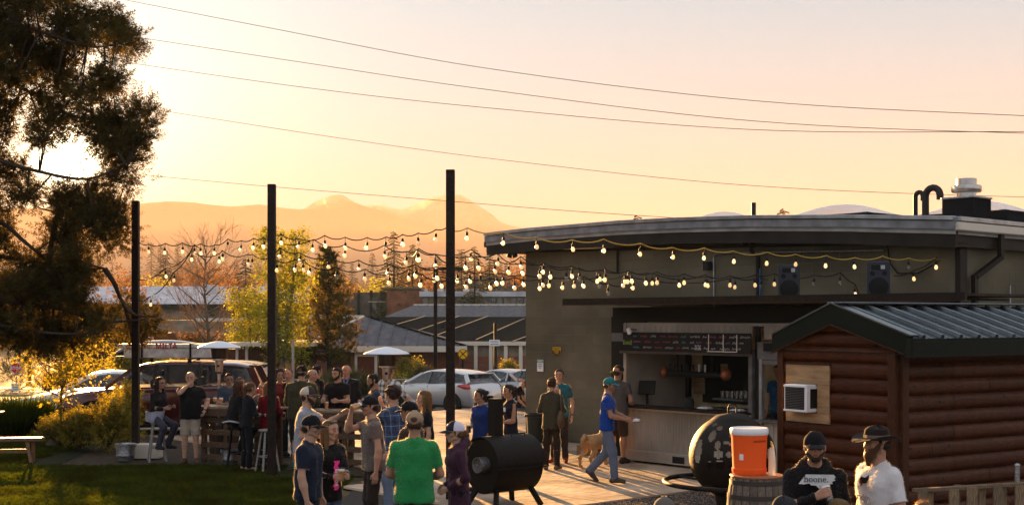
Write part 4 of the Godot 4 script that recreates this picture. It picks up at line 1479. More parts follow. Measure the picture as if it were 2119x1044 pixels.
	put("soffit", MB.new().box(Vector3(lng / 2, e_y - 0.20, zr / 2), Vector3(lng + 0.3, 0.012, zr - 0.04)), mats.steel_brown, o)
	put("soffit", MB.new().box(Vector3(front / 2, e_y - 0.19, mid), Vector3(-front - 0.03, 0.012, wdt - 0.1)), mats.steel_brown, o)

	var p0 := hit(c, 1628, 752, 0, -0.06)
	var p1 := hit(c, 1718, 877, 0, -0.06)
	var ph := p0.y - p1.y
	var pm := (p0 + p1) / 2
	var pan := thing("plywood_panel", "pale plywood patch on the cabin gable", "panel", c * Transform3D(Basis(Vector3(0, 0, 1), Vector3.UP, Vector3(-1, 0, 0)), Vector3(-0.06, pm.y, pm.z)))
	var pw := absf(p1.z - p0.z)
	put("board", MB.new().box(Vector3(0, ph * 0.33, 0), Vector3(pw, ph * 0.33, 0.025), 0.003), mats.plywood, pan)
	put("board", MB.new().box(Vector3(0, -ph * 0.42, 0), Vector3(pw, ph * 0.17, 0.025), 0.003), mats.plywood, pan)
	put("board", MB.new().box(Vector3(pw * 0.36, -ph * 0.085, 0.001), Vector3(pw * 0.27, ph * 0.49, 0.022), 0.003), mats.plywood, pan)
	put("top_trim", MB.new().box(Vector3(0, ph * 0.5 + 0.012, 0.005), Vector3(pw + 0.02, 0.024, 0.04)), mats.trim_wood, pan)
	var a0 := hit(c, 1630, 795, 0, -0.2)
	var a1 := hit(c, 1672, 852, 0, -0.2)
	var ah := a0.y - a1.y + 0.02
	var aw := absf(a1.z - a0.z) + 0.04
	var am := (a0 + a1) / 2
	var ac := thing("air_conditioner", "white window air conditioner in the plywood patch", "air conditioner", c * Transform3D(Basis(Vector3(0, 0, 1), Vector3.UP, Vector3(-1, 0, 0)), Vector3(-0.2, am.y, am.z)))
	put("casing", MB.new().box(Vector3(0, 0, -0.06), Vector3(aw, ah, 0.22), 0.012), mats.white_plastic, ac)
	put("side_vent", MB.new().box(Vector3(aw / 2 + 0.001, 0.0, -0.09), Vector3(0.008, ah * 0.7, 0.13)), mats.dark, ac)
	put("grille_back", MB.new().box(Vector3(0, 0.0, 0.052), Vector3(aw * 0.84, ah * 0.80, 0.006)), mats.dark, ac)
	for i in 13:
		put("louver", MB.new().box(Vector3(0, -ah * 0.36 + i * ah * 0.06, 0.060), Vector3(aw * 0.82, 0.006, 0.012)), mats.grey_steel, ac)
	put("frame", MB.new().box(Vector3(0, ah * 0.44, 0.06), Vector3(aw * 0.96, ah * 0.07, 0.02), 0.004), mats.white_plastic, ac)
	put("frame", MB.new().box(Vector3(0, -ah * 0.44, 0.06), Vector3(aw * 0.96, ah * 0.07, 0.02), 0.004), mats.white_plastic, ac)

	for q in [[1616, 744, "upper small lit bulb on the left edge of the log cabin"], [1617, 801, "lower small lit bulb on the left edge of the log cabin"]]:
		var p := hit(c, q[0], q[1], 2, -wdt - 0.05)
		var b := put("corner_bulb", MB.new().ball(Vector3.ZERO, Vector3.ONE * 0.03, 10, 6), mats.bulb)
		b.transform = c * Transform3D(Basis.IDENTITY, p)
		tag(b, q[2], "bulb", "bulbs on the cabin corner")

	var q0 := P(1893, 1008, 14.6)
	var fence := thing("pallet_fence", "upright wooden pallet fence in front of the cabin's long side", "fence", Transform3D(Basis(Vector3(0.93, 0, -0.37).normalized(), Vector3.UP, Vector3(0.37, 0, 0.93).normalized()), Vector3(q0.x, 0, q0.z)))
	var fy := q0.y
	var xs := [[0.0, 0.135, 0.06], [0.19, 0.095, -0.03], [0.43, 0.14, 0.06], [0.575, 0.095, -0.03], [0.68, 0.15, 0.06], [0.93, 0.10, -0.03], [1.06, 0.13, 0.06], [1.24, 0.1, -0.03], [1.38, 0.14, 0.06], [1.58, 0.12, 0.06]]
	for i in xs.size():
		var q = xs[i]
		put("board", MB.new().box(Vector3(q[0] + q[1] / 2, fy / 2 - 0.01 * (i % 3), q[2]), Vector3(q[1], fy - 0.02 * (i % 3), 0.018), 0.003), mats.pallet_wood if i % 3 else mats.pallet_wood_b, fence)
	for i in 4:
		put("rail", MB.new().box(Vector3(0.88, fy - 0.03 - i * 0.45, 0.015), Vector3(1.78, 0.04, 0.085), 0.004), mats.pallet_wood_b, fence)
	var cp := P(2106, 1010, 15.2)
	var cf := thing("chain_link_fence", "grey chain link fence post and mesh at the right edge", "fence", Transform3D(Basis.IDENTITY, Vector3(cp.x, 0, cp.z)))
	var top := P(2106, 962, 15.2).y
	put("post", MB.new().tube([Vector3(0, 0, 0), Vector3(0, top, 0)], 0.03, 10), mats.galvanized, cf)
	put("post_cap", MB.new().ball(Vector3(0, top, 0), Vector3(0.036, 0.025, 0.036), 10, 5), mats.galvanized, cf)
	var mesh := MB.new()
	for i in 14:
		var x := i * 0.06
		for s in [-1, 1]:
			var x1: float = x + s * (top - 0.05)
			mesh.tube([Vector3(x + 0.02, 0.0, 0), Vector3(x1 + 0.02, top - 0.05, 0)] if x1 > 0 else [Vector3(x + 0.02, 0.0, 0), Vector3(0.02, x, 0)], 0.002, 3, false)
	for i in 14:
		mesh.tube([Vector3(0.02, i * 0.06, 0), Vector3(0.02 + top - i * 0.06, top, 0)], 0.002, 3, false)
	put("wire_mesh", mesh, mats.galvanized, cf)

# ---------------------------------------------------------------- posts, wires, strings of bulbs

func make_posts_and_wires() -> void:
	for q in [[280, 26.0, 415, "farthest dark timber post beside the juniper"], [562, 22.9, 381, "dark timber post in the middle of the bar crowd"], [932, 20.0, 351, "nearest dark timber post in front of the silver car"]]:
		var base := on_floor(q[0], q[1])
		var top := P(q[0], q[2], q[1]).y
		var o := put("timber_post", MB.new().box(Vector3(0, top / 2, 0), Vector3(0.135, top, 0.135), 0.008), mats.steel_brown)
		o.position = base
		tag(o, q[3], "post", "timber posts of the string lights")
	var lines := [
		["highest overhead wire, running from the juniper's top to the right edge", [[250, -2, 46], [560, 58, 44], [1000, 140, 40], [1560, 208, 36], [2140, 240, 33], [2900, 268, 30]]],
		["second overhead wire from the top", [[285, 77, 46], [620, 128, 44], [1000, 184, 40], [1560, 250, 36], [2140, 276, 33], [2900, 292, 30]]],
		["third overhead wire, meeting the second one at the right edge", [[268, 130, 47], [640, 182, 45], [1000, 222, 41], [1560, 268, 37], [2140, 272, 34], [2900, 268, 31]]],
		["fourth overhead wire, passing behind the gooseneck vents", [[318, 226, 50], [700, 285, 48], [1060, 333, 46], [1560, 384, 44], [2140, 408, 44], [2900, 424, 42]]],
		["lowest overhead wire, passing in front of the mountain peaks", [[298, 362, 52], [562, 386, 50], [930, 416, 46], [1180, 436, 43], [1422, 452, 40]]]]
	for q in lines:
		var pts := []
		var src: Array = q[1]
		for k in src.size() - 1:
			for s in 8:
				var f := s / 8.0
				var a = src[maxi(k - 1, 0)]
				var b = src[k]
				var c = src[k + 1]
				var d = src[mini(k + 2, src.size() - 1)]
				pts.append(P(cubic_interpolate(b[0], c[0], a[0], d[0], f), cubic_interpolate(b[1], c[1], a[1], d[1], f), lerpf(b[2], c[2], f)))
		pts.append(P(src[-1][0], src[-1][1], src[-1][2]))
		var o := put("overhead_wire", MB.new().tube(pts, 0.0095, 5), mats.power_line)
		tag(o, q[0], "wire", "overhead wires")

	light_string("string of bulbs along the brewery's top edge", [[938, 478, 20.0]], [[1946, 536, 22.3]], [[966, 493], [1041, 503], [1111, 511], [1186, 516], [1250, 519], [1325, 526], [1393, 532], [1457, 534], [1519, 541], [1587, 545], [1647, 547], [1709, 550], [1769, 552], [1827, 552], [1881, 553], [1938, 553]], 20.05, 22.2, 1.0, true)
	light_string("drooping string of bulbs from the nearest post to the right loudspeaker", [[938, 530, 20.0]], [[1786, 618, 23.0]], [[964, 555], [991, 555], [1030, 546], [1053, 564], [1079, 553], [1117, 572], [1139, 573], [1173, 577], [1199, 577], [1236, 582], [1252, 579], [1294, 583], [1308, 582], [1337, 586], [1360, 585], [1406, 590], [1416, 585], [1465, 591], [1511, 590], [1563, 590], [1603, 588], [1630, 591], [1684, 588], [1739, 585], [1771, 609]], 20.1, 23.0)
	light_string("string of bulbs ending at the wall lamp, above the canopy's left end", [[850, 530, 21.2]], [[1480, 575, 23.4]], [[867, 537], [901, 550], [975, 536], [1025, 562], [1082, 566], [1124, 563], [1184, 572], [1242, 578], [1299, 583], [1350, 586], [1460, 589]], 20.7, 23.2)
	light_string("lower string of bulbs crossing the brewery's left corner", [[858, 562, 21.4]], [[1282, 592, 22.6]], [[860, 570], [898, 580], [946, 581], [973, 582], [994, 583], [1028, 587], [1040, 586], [1084, 589], [1124, 590], [1164, 595], [1208, 592], [1259, 607]], 21.0, 22.6)
	light_string("lowest string of bulbs in front of the brewery wall", [[880, 575, 21.0]], [[1590, 578, 24.0]], [[914, 592], [965, 594], [1015, 596], [1065, 596], [1117, 597], [1136, 591], [1188, 592], [1241, 592], [1290, 591], [1310, 596], [1521, 594], [1575, 593]], 20.9, 24.0)
	light_string("string of bulbs between the farthest and the middle post", [[286, 500, 26.0]], [[557, 494, 22.95]], [[307, 521], [340, 523], [377, 521], [415, 524], [443, 524], [472, 511], [497, 518], [523, 513], [545, 511]], 25.7, 23.1)
	light_string("string of bulbs rising steeply from the farthest post", [[287, 578, 26.0]], [[557, 534, 22.95]], [[343, 572], [396, 537], [453, 541], [460, 536], [513, 547], [521, 547]], 25.4, 23.3)
	light_string("lowest string of bulbs at the farthest post", [[286, 622, 26.0]], [[412, 512, 24.6]], [[311, 630], [359, 580], [403, 524]], 25.8, 24.7)
	light_string("upper string of bulbs between the middle and the nearest post", [[568, 486, 22.9]], [[928, 468, 20.0]], [[582, 503], [617, 511], [673, 509], [715, 514], [758, 513], [797, 513], [834, 506], [866, 504], [902, 496]], 22.8, 20.2)
	light_string("second string of bulbs between the middle and the nearest post", [[568, 500, 22.9]], [[928, 545, 20.0]], [[647, 517], [713, 529], [797, 531], [840, 544], [865, 538], [902, 551]], 22.6, 20.2)
	light_string("third string of bulbs between the middle and the nearest post", [[568, 522, 22.9]], [[928, 565, 20.0]], [[578, 531], [620, 541], [680, 553], [743, 558], [802, 567], [860, 571], [905, 576]], 22.8, 20.1)
	light_string("fourth string of bulbs between the middle and the nearest post", [[568, 540, 22.9]], [[928, 580, 20.0]], [[572, 559], [610, 559], [628, 559], [640, 566], [696, 573], [755, 577], [805, 586], [846, 577], [870, 590]], 22.8, 20.3)
	light_string("short string of bulbs at the right end of the brewery wall", [[1850, 570, 22.4]], [[1946, 540, 22.3]], [[1892, 577], [1938, 553]], 22.4, 22.3)

func light_string(label: String, from: Array, to: Array, bulbs: Array, d0: float, d1: float, size := 1.0, yellow := false) -> void:
	var o := thing("string_lights", label, "string lights", Transform3D(Basis.IDENTITY, P(from[0][0], from[0][1], from[0][2])), "strings of light bulbs")
	var org := o.position
	var hang := 0.17
	var knots := [P(from[0][0], from[0][1], from[0][2])]
	var tips := []
	for k in bulbs.size():
		var b = bulbs[k]
		var d := lerpf(d0, d1, clampf((b[0] - bulbs[0][0]) / maxf(1.0, bulbs[-1][0] - bulbs[0][0]), 0, 1))
		var p := P(b[0], b[1], d)
		tips.append(p)
		knots.append(p + Vector3(rng.randf_range(-0.015, 0.015), hang + rng.randf_range(-0.02, 0.02), 0))
	knots.append(P(to[0][0], to[0][1], to[0][2]))
	var pts := []
	for k in knots.size() - 1:
		var a: Vector3 = knots[k]
		var b: Vector3 = knots[k + 1]
		var n := 6
		var sag := minf(0.10, a.distance_to(b) * 0.09)
		for s in n:
			var f := float(s) / n
			pts.append(a.lerp(b, f) + Vector3(0, -sag * 4 * f * (1 - f), 0) - org)
	pts.append(knots[-1] - org)
	put("cable", MB.new().tube(pts, 0.0095, 5), mats.yellow_wire if yellow else mats.wire, o)
	var bulb := MB.new().lathe([[0.0, -0.036], [0.015, -0.033], [0.026, -0.021], [0.030, -0.004], [0.028, 0.012], [0.018, 0.034], [0.014, 0.046]], 10).mesh()
	var sock := MB.new().lathe([[0.017, 0.042], [0.021, 0.05], [0.021, 0.092], [0.012, 0.10], [0.0, 0.102]], 8).mesh()
	for k in tips.size():
		var tilt := Basis(Vector3(0, 0, 1), rng.randf_range(-0.15, 0.15)) * Basis(Vector3.RIGHT, rng.randf_range(-0.12, 0.12))
		var t := Transform3D(tilt, tips[k] - org)
		var s := put("socket", sock, mats.wire, o)
		s.transform = t
		var b := put("bulb", bulb, [mats.bulb, mats.bulb, mats.bulb_dim, mats.bulb_warm, mats.bulb, mats.bulb_dim, mats.bulb_warm, mats.glass][rng.randi() % 8 if k % 3 else rng.randi() % 7], s)
		var lead := put("lead", MB.new().tube([Vector3(0, 0.095, 0), t.affine_inverse() * (knots[k + 1] - org)], 0.005, 4), mats.wire, s)

# ---------------------------------------------------------------- plants

func spray(kind: String, seed_at: int) -> ArrayMesh:
	var r := RandomNumberGenerator.new()
	r.seed = seed_at
	var m := MB.new()
	var n := 0
	if kind == "juniper":

		for k in 32:
			var f := r.randf()
			var a := r.randf() * TAU
			var out := Vector3(cos(a), r.randf_range(0.3, 1.0), sin(a)).normalized()
			var p := Vector3(0, f * 0.17, 0)
			var len_ := r.randf_range(0.035, 0.075) * (1.15 - f * 0.5)
			var s := out.cross(Vector3(r.randf(), r.randf(), r.randf())).normalized() * r.randf_range(0.0035, 0.007)
			var v := r.randf_range(0.6, 1.25)
			m.col = Color(v, v, v)
			m.quad(p - s * 0.6, p + out * len_ * 0.6 - s, p + out * len_, p + out * len_ * 0.5 + s)
	elif kind == "leaf":
		for k in 12:
			var a := r.randf() * TAU
			var out := Vector3(cos(a), r.randf_range(-0.3, 0.9), sin(a)).normalized()
			var p := Vector3(r.randf_range(-0.06, 0.06), r.randf() * 0.3, r.randf_range(-0.06, 0.06))
			var len_ := r.randf_range(0.05, 0.09)
			var s := out.cross(Vector3(r.randf() - 0.5, r.randf(), r.randf() - 0.5)).normalized() * len_ * 0.32
			var v := r.randf_range(0.7, 1.25)
			m.col = Color(v, v, v * 0.8)
			var q := p + out * 0.03
			m.quad(q, q + out * len_ * 0.5 - s, q + out * len_, q + out * len_ * 0.5 + s)
	elif kind == "needle":
		for k in 30:
			var a := r.randf() * TAU
			var out := Vector3(cos(a), r.randf_range(0.0, 1.6), sin(a)).normalized()
			var p := Vector3(0, r.randf() * 0.16, 0)
			var len_ := r.randf_range(0.10, 0.17)
			var s := out.cross(Vector3(r.randf() - 0.5, r.randf() - 0.5, r.randf() - 0.5)).normalized() * 0.008
			var v := r.randf_range(0.6, 1.3)
			m.col = Color(v, v, v)
			m.tri(p - s, p + s, p + out * len_)
	elif kind == "frond":

		for k in 16:
			var f := k / 16.0
			for sd in [-1.0, 1.0]:
				var p := Vector3(0, -0.12 * f * f, f)
				var len_ := (1.0 - f * 0.75) * 0.34 * r.randf_range(0.7, 1.2)
				var out := Vector3(sd * 0.85, r.randf_range(-0.35, 0.12), 0.6).normalized() * len_
				var v := r.randf_range(0.65, 1.2)
				m.col = Color(v, v, v)
				m.tri(p + Vector3(0, 0, -0.05), p + Vector3(0, 0, 0.07), p + out)
	elif kind == "grass":
		for k in 9:
			var a := r.randf() * TAU
			var p := Vector3(cos(a), 0, sin(a)) * r.randf() * 0.05
			var tip := p + Vector3(cos(a) * r.randf_range(0.1, 0.4), r.randf_range(0.6, 1.0), sin(a) * r.randf_range(0.1, 0.4))
			var mid := p.lerp(tip, 0.5) + Vector3(0, 0.08, 0)
			var s := Vector3(-sin(a), 0, cos(a)) * 0.009
			var v := r.randf_range(0.7, 1.2)
			m.col = Color(v, v, v)
			m.quad(p - s, p + s, mid + s * 0.8, mid - s * 0.8)
			m.tri(mid - s * 0.8, mid + s * 0.8, tip)
	return m.mesh()

func aim(dir: Vector3, roll: float, s: float) -> Basis:
	var y := dir.normalized()
	var x := y.cross(Vector3(0.31, 0.17, 0.93)).normalized()
	return Basis(x, y, x.cross(y)).rotated(y, roll).scaled(Vector3.ONE * s)

func crown(o: Node3D, mesh_kind: String, m: Material, places: Array, tints: Array, called := "crown") -> void:
	spread(called, spray(mesh_kind, 3), m, places, o, tints)

func juniper() -> void:
	var o := thing("juniper_tree", "big dark juniper with ragged boughs reaching in from the left edge", "tree")
	var r := RandomNumberGenerator.new()
	r.seed = 91
	var base := on_floor(-150, 24.6)
	var wood := MB.new()
	var trunk := [base, base + Vector3(0.15, 1.6, 0.1), base + Vector3(-0.1, 3.4, 0.0), base + Vector3(0.2, 5.4, -0.2), base + Vector3(0.1, 8.0, 0.1), base + Vector3(0.3, 10.5, 0)]
	wood.tube(trunk, [0.36, 0.30, 0.26, 0.2, 0.13, 0.05], 10)
	var limbs := []
	for q in [
			[[-130, 60], [0, 45], [60, 57], [180, 95], [250, 90], 24.0],
			[[-130, 130], [-20, 150], [60, 190], [150, 240], [240, 250], 25.0],
			[[-130, 300], [-10, 330], [60, 350], [180, 370], [270, 330], 23.6],
			[[-130, 430], [-10, 455], [50, 500], [105, 548], [140, 600], 24.2],
			[[-130, 500], [0, 530], [70, 540], [150, 556], [215, 555], 24.6],
			[[-130, 560], [20, 620], [130, 640], [210, 665], [300, 660], 24.4],
			[[215, 555], [235, 585], [250, 620], [275, 650], [325, 655], 24.7],
			[[-130, -60], [-10, -40], [80, -20], [180, 20], [255, 40], 25.4],
			[[-130, 600], [-40, 660], [40, 680], [120, 690], [200, 690], 23.8],
			[[100, 545], [120, 440], [170, 420], [240, 440], [262, 470], 24.9]]:
		var pts := []
		for k in 5:
			pts.append(P(q[k][0], q[k][1], q[5] + sin(k * 1.7 + q[5] * 5.0) * 0.25))
		var smooth := []
		for k in 4:
			for s in 5:
				var f := s / 5.0
				var a: Vector3 = pts[maxi(k - 1, 0)]
				smooth.append((pts[k] as Vector3).cubic_interpolate(pts[k + 1], a, pts[mini(k + 2, 4)], f))
		smooth.append(pts[4])
		var rad := []
		for k in smooth.size():
			rad.append(lerpf(0.055, 0.012, float(k) / smooth.size()))
		wood.tube(smooth, rad, 7)
		limbs.append_array(smooth)

	var outline := PackedVector2Array([Vector2(-320, -120), Vector2(60, -120), Vector2(110, -20), Vector2(160, 0), Vector2(150, 35), Vector2(210, 20), Vector2(265, 28), Vector2(292, 60), Vector2(290, 95), Vector2(272, 118), Vector2(268, 150), Vector2(252, 175), Vector2(262, 195), Vector2(305, 215), Vector2(322, 262), Vector2(312, 292), Vector2(305, 330), Vector2(295, 360), Vector2(278, 385), Vector2(268, 430), Vector2(276, 480), Vector2(283, 540), Vector2(292, 590), Vector2(300, 640), Vector2(345, 640), Vector2(345, 668), Vector2(300, 700), Vector2(250, 692), Vector2(200, 705), Vector2(130, 722), Vector2(60, 716), Vector2(-20, 726), Vector2(-320, 740)])
	var gaps := [[140, 332, 46], [204, 130, 20], [45, 205, 26], [70, 70, 16], [128, 90, 14], [25, 300, 22], [95, 395, 26], [38, 470, 30], [85, 500, 22], [190, 524, 26], [210, 610, 30], [236, 600, 22], [175, 165, 12], [60, 245, 14], [100, 450, 22], [240, 210, 14], [22, 560, 18], [170, 405, 14], [235, 545, 20], [160, 480, 16], [15, 400, 20], [60, 345, 16], [205, 330, 10], [110, 25, 14], [250, 640, 14], [130, 655, 10]]
	var places := []
	var tints := []
	for k in 960:
		var px := r.randf_range(-230, 345)
		var py := r.randf_range(-110, 735)
		if px < -60 and r.randf() < 0.55:
			continue
		if not Geometry2D.is_point_in_polygon(Vector2(px + 16.0, py), outline):
			continue
		var bad := false
		for g in gaps:
			if Vector2(px - g[0], py - g[1]).length() < g[2] + 9:
				bad = true
		if bad:
			continue
		var c := P(px, py, r.randf_range(23.3, 26.4) if px < 235 or py < 390 else r.randf_range(26.5, 27.8))
		var near: Vector3 = limbs[0]
		for l in limbs:
			if (l as Vector3).distance_squared_to(c) < near.distance_squared_to(c):
				near = l
		if near.distance_to(c) > 0.12:
			var mid := near.lerp(c, 0.5) + Vector3(0, -0.06, 0)
			wood.tube([near, mid, c], [0.022, 0.014, 0.006], 4, false)
		var lean := (c - near).normalized() * 0.5 + Vector3(0, 0.35, 0)
		var tone := r.randf_range(0.6, 1.25)
		for s in 54:
			var off := Vector3(r.randfn(0, 0.13), r.randfn(0, 0.10), r.randfn(0, 0.13))
			var dir := (lean + off * 4.0 + Vector3(r.randfn(0, 0.3), r.randfn(0, 0.3), r.randfn(0, 0.3)))
			places.append(Transform3D(aim(dir, r.randf() * TAU, r.randf_range(0.85, 1.5)), c + off))
			var v := tone * r.randf_range(0.8, 1.2)
			tints.append(Color(v, v * 0.98, v * 0.9))
	put("trunk", wood, mats.bark, o)
	crown(o, "juniper", mats.juniper, places, tints)

func limbed_tree(called: String, label: String, group: String, base: Vector3, h: float, spread_at: Callable, limbs: int, low: float, rise: float, kind: String, m: Material, n: int, size: float, seed_at: int, bark: Material, stems := 1) -> Node3D:

	var o := thing(called, label, "tree", Transform3D(Basis.IDENTITY, base), group)
	var r := RandomNumberGenerator.new()
	r.seed = seed_at
	var wood := MB.new()
	var places := []
	var tints := []
	for st in stems:
		var off := Vector3(0, 0, 0) if stems == 1 else Vector3((st - (stems - 1) / 2.0) * h * 0.03, 0, 0)
		var drift := Vector3(r.randfn(0, 0.02), 0, r.randfn(0, 0.02)) * h + off * 4.0
		var tr := []
		var rad := []
		for k in 7:
			var f := k / 6.0
			tr.append(off + drift * f * f + Vector3(sin(k * 1.9) * 0.012, f, cos(k * 2.3) * 0.012) * h * Vector3(1, 1, 1))
			rad.append(lerpf(h * 0.022, h * 0.003, f))
		tr[0] = off
		wood.tube(tr, rad, 8)
		for k in limbs:
			var f := low + (1.0 - low) * pow((k + r.randf()) / limbs, 0.9)
			var a := k * 2.399 + r.randf() * 0.6
			var reach: float = spread_at.call(f) * r.randf_range(0.72, 1.12)
			if reach < 0.05:
				continue
			var i := minf(f * 6.0, 5.99)
			var p0: Vector3 = (tr[int(i)] as Vector3).lerp(tr[int(i) + 1], i - int(i))
			var out := Vector3(cos(a), 0, sin(a))
			var p2 := p0 + out * reach + Vector3(0, reach * rise, 0)
			var p1 := p0.lerp(p2, 0.5) + Vector3(0, -reach * rise * 0.2, 0)
			wood.tube([p0, p1, p2], [maxf(0.012, h * 0.006 * (1.2 - f)), 0.015, 0.006], 4, false)
			var count := int(n / float(limbs) / stems * (0.4 + reach / h * 3.0))
			for s in count:
				var q := pow(r.randf(), 0.6)
				var c := p0.lerp(p1, q * 2) if q < 0.5 else p1.lerp(p2, q * 2 - 1)
				var sp := 0.16 + reach * 0.10
				c += Vector3(r.randfn(0, sp), r.randfn(0, sp * 0.8), r.randfn(0, sp))
				var dir := out * 0.6 + Vector3(r.randfn(0, 0.4), 0.5 + r.randfn(0, 0.4), r.randfn(0, 0.4))
				places.append(Transform3D(aim(dir, r.randf() * TAU, size * r.randf_range(0.7, 1.3)), c))
				var v := r.randf_range(0.6, 1.3)
				tints.append(Color(v, v, v * 0.9))
	put("trunk", wood, bark, o)
	if n > 0:
		crown(o, kind, m, places, tints)
	return o

func bare_tree(label: String, base: Vector3, h: float, reach: float, seed_at: int, n1: int, n2: int, n3: int, m: Material, group := "") -> void:
	var o := thing("bare_tree", label, "tree", Transform3D(Basis.IDENTITY, base), group)
	var r := RandomNumberGenerator.new()
	r.seed = seed_at
	var wood := MB.new()
	var twigs := MB.new()
	wood.tube([Vector3.ZERO, Vector3(0.02, 0.35, 0) * h, Vector3(-0.01, 0.7, 0.01) * h, Vector3(0.01, 1.0, 0) * h], [h * 0.016, h * 0.012, h * 0.006, 0.01], 7)
	for k in n1:
		var f := lerpf(0.16, 0.95, float(k) / n1)
		var a := k * 2.4 + r.randf()
		var len_ := reach * (1.1 - pow(absf(f - 0.4) * 1.5, 1.6)) * r.randf_range(0.8, 1.15)
		var p0 := Vector3(0, f * h, 0)
		var out := Vector3(cos(a), r.randf_range(0.5, 0.95), sin(a)).normalized()
		var p1 := p0 + out * len_ * 0.55
		var p2 := p0 + out * len_ + Vector3(0, len_ * 0.2, 0)
		wood.tube([p0, p1, p2], [h * 0.006, 0.02, 0.008], 4, false)
		for j in n2:
			var g := r.randf_range(0.2, 1.0)
			var q0 := p0.lerp(p1, g * 2) if g < 0.5 else p1.lerp(p2, g * 2 - 1)
			var d := (out + Vector3(r.randfn(0, 0.5), r.randfn(0.35, 0.3), r.randfn(0, 0.5))).normalized()
			var l2 := len_ * r.randf_range(0.25, 0.5)
			var q1 := q0 + d * l2
			twigs.tube([q0, q0.lerp(q1, 0.5) + Vector3(0, 0.03, 0), q1], [0.014, 0.010, 0.005], 3, false)
			for i in n3:
				var e0 := q0.lerp(q1, r.randf_range(0.2, 1.0))
				var e := (d + Vector3(r.randfn(0, 0.6), r.randfn(0.3, 0.4), r.randfn(0, 0.6))).normalized()
				twigs.tube([e0, e0 + e * l2 * r.randf_range(0.3, 0.7)], [0.008, 0.004], 3, false)
	put("trunk", wood, mats.bark_grey, o)
	put("twigs", twigs, m, o)

func conifer_mesh(seed_at: int, narrow: float) -> ArrayMesh:

	var r := RandomNumberGenerator.new()
	r.seed = seed_at
	var m := MB.new()
	for k in 130:
		var f := lerpf(0.10, 0.99, pow(k / 130.0, 0.85))
		var reach := narrow * (1.02 - f) * r.randf_range(0.6, 1.2) + 0.015
		var a := k * 2.399 + r.randf()
		var out := Vector3(cos(a), 0, sin(a))
		var side := Vector3(-sin(a), 0, cos(a))
		var p := Vector3(0, f, 0)
		var tip := p + out * reach + Vector3(0, -reach * r.randf_range(0.1, 0.5), 0)
		var v := r.randf_range(0.6, 1.2)
		m.col = Color(v, v, v)
		for s in 5:
			var g := (s + 0.4) / 5.0
			var q := p.lerp(tip, g)
			var w := reach * 0.30 * (1.1 - g) * r.randf_range(0.7, 1.3)
			m.tri(q - out * reach * 0.1, q + side * w + out * reach * 0.12 - Vector3(0, 0.012, 0), q + out * reach * 0.16)
			m.tri(q - out * reach * 0.1, q + out * reach * 0.16, q - side * w + out * reach * 0.12 - Vector3(0, 0.012, 0))
	return m.mesh()

func round_mesh(seed_at: int, n: int) -> ArrayMesh:

	var r := RandomNumberGenerator.new()
	r.seed = seed_at
	var m := MB.new()
	var clumps := []
	for k in 16:
		var f := r.randf_range(0.25, 0.92)
		var reach := 0.36 * sqrt(maxf(0.0, 1.0 - pow((f - 0.55) / 0.48, 2.0)))
		var a := r.randf() * TAU
		clumps.append([Vector3(cos(a) * reach * r.randf(), f, sin(a) * reach * r.randf()), r.randf_range(0.08, 0.15)])
	for k in n:
		var c = clumps[k % clumps.size()]
		var p: Vector3 = c[0] + Vector3(r.randfn(0, c[1] * 0.6), r.randfn(0, c[1] * 0.6), r.randfn(0, c[1] * 0.6))
		var a := Vector3(r.randfn(), r.randfn(), r.randfn()).normalized() * 0.02
		var b := Vector3(r.randfn(), r.randfn(), r.randfn()).normalized() * 0.02
		var v := r.randf_range(0.6, 1.3)
		m.col = Color(v, v, v)
		m.tri(p - a, p + b, p + a)
	return m.mesh()

func shrub(called: String, label: String, base: Vector3, w: float, h: float, kind: String, m: Material, n: int, size: float, seed_at: int, group := "", cat := "shrub") -> Node3D:
	var o := thing(called, label, cat, Transform3D(Basis.IDENTITY, base), group)
	var r := RandomNumberGenerator.new()
	r.seed = seed_at
	var places := []
	var tints := []
	var stems := MB.new()
	var lobes := []
	for k in 9:
		var a := r.randf() * TAU
		lobes.append([Vector3(cos(a) * w * r.randf_range(0.0, 0.34), h * r.randf_range(0.3, 0.72), sin(a) * w * r.randf_range(0.0, 0.34)), r.randf_range(0.16, 0.28)])
		stems.tube([Vector3.ZERO, lobes[-1][0]], [0.02, 0.006], 4, false)
	for k in n:
		var l = lobes[k % lobes.size()]
		var d := Vector3(r.randfn(), r.randfn(), r.randfn()).normalized()
		var rad := pow(r.randf(), 0.5)
		var p: Vector3 = l[0] + d * Vector3(w * l[1], h * l[1] * 1.2, w * l[1]) * rad
		p.y = maxf(p.y, 0.04)
		places.append(Transform3D(aim(d + Vector3(0, 0.7, 0), r.randf() * TAU, size * r.randf_range(0.7, 1.3)), p))
		var v := r.randf_range(0.6, 1.3) * (0.45 + 0.75 * float((k % lobes.size()) % 3) / 2.0)
		tints.append(Color(v, v, v * 0.9))
	put("stems", stems, mats.bark, o)
	crown(o, kind, m, places, tints, "foliage")
	return o

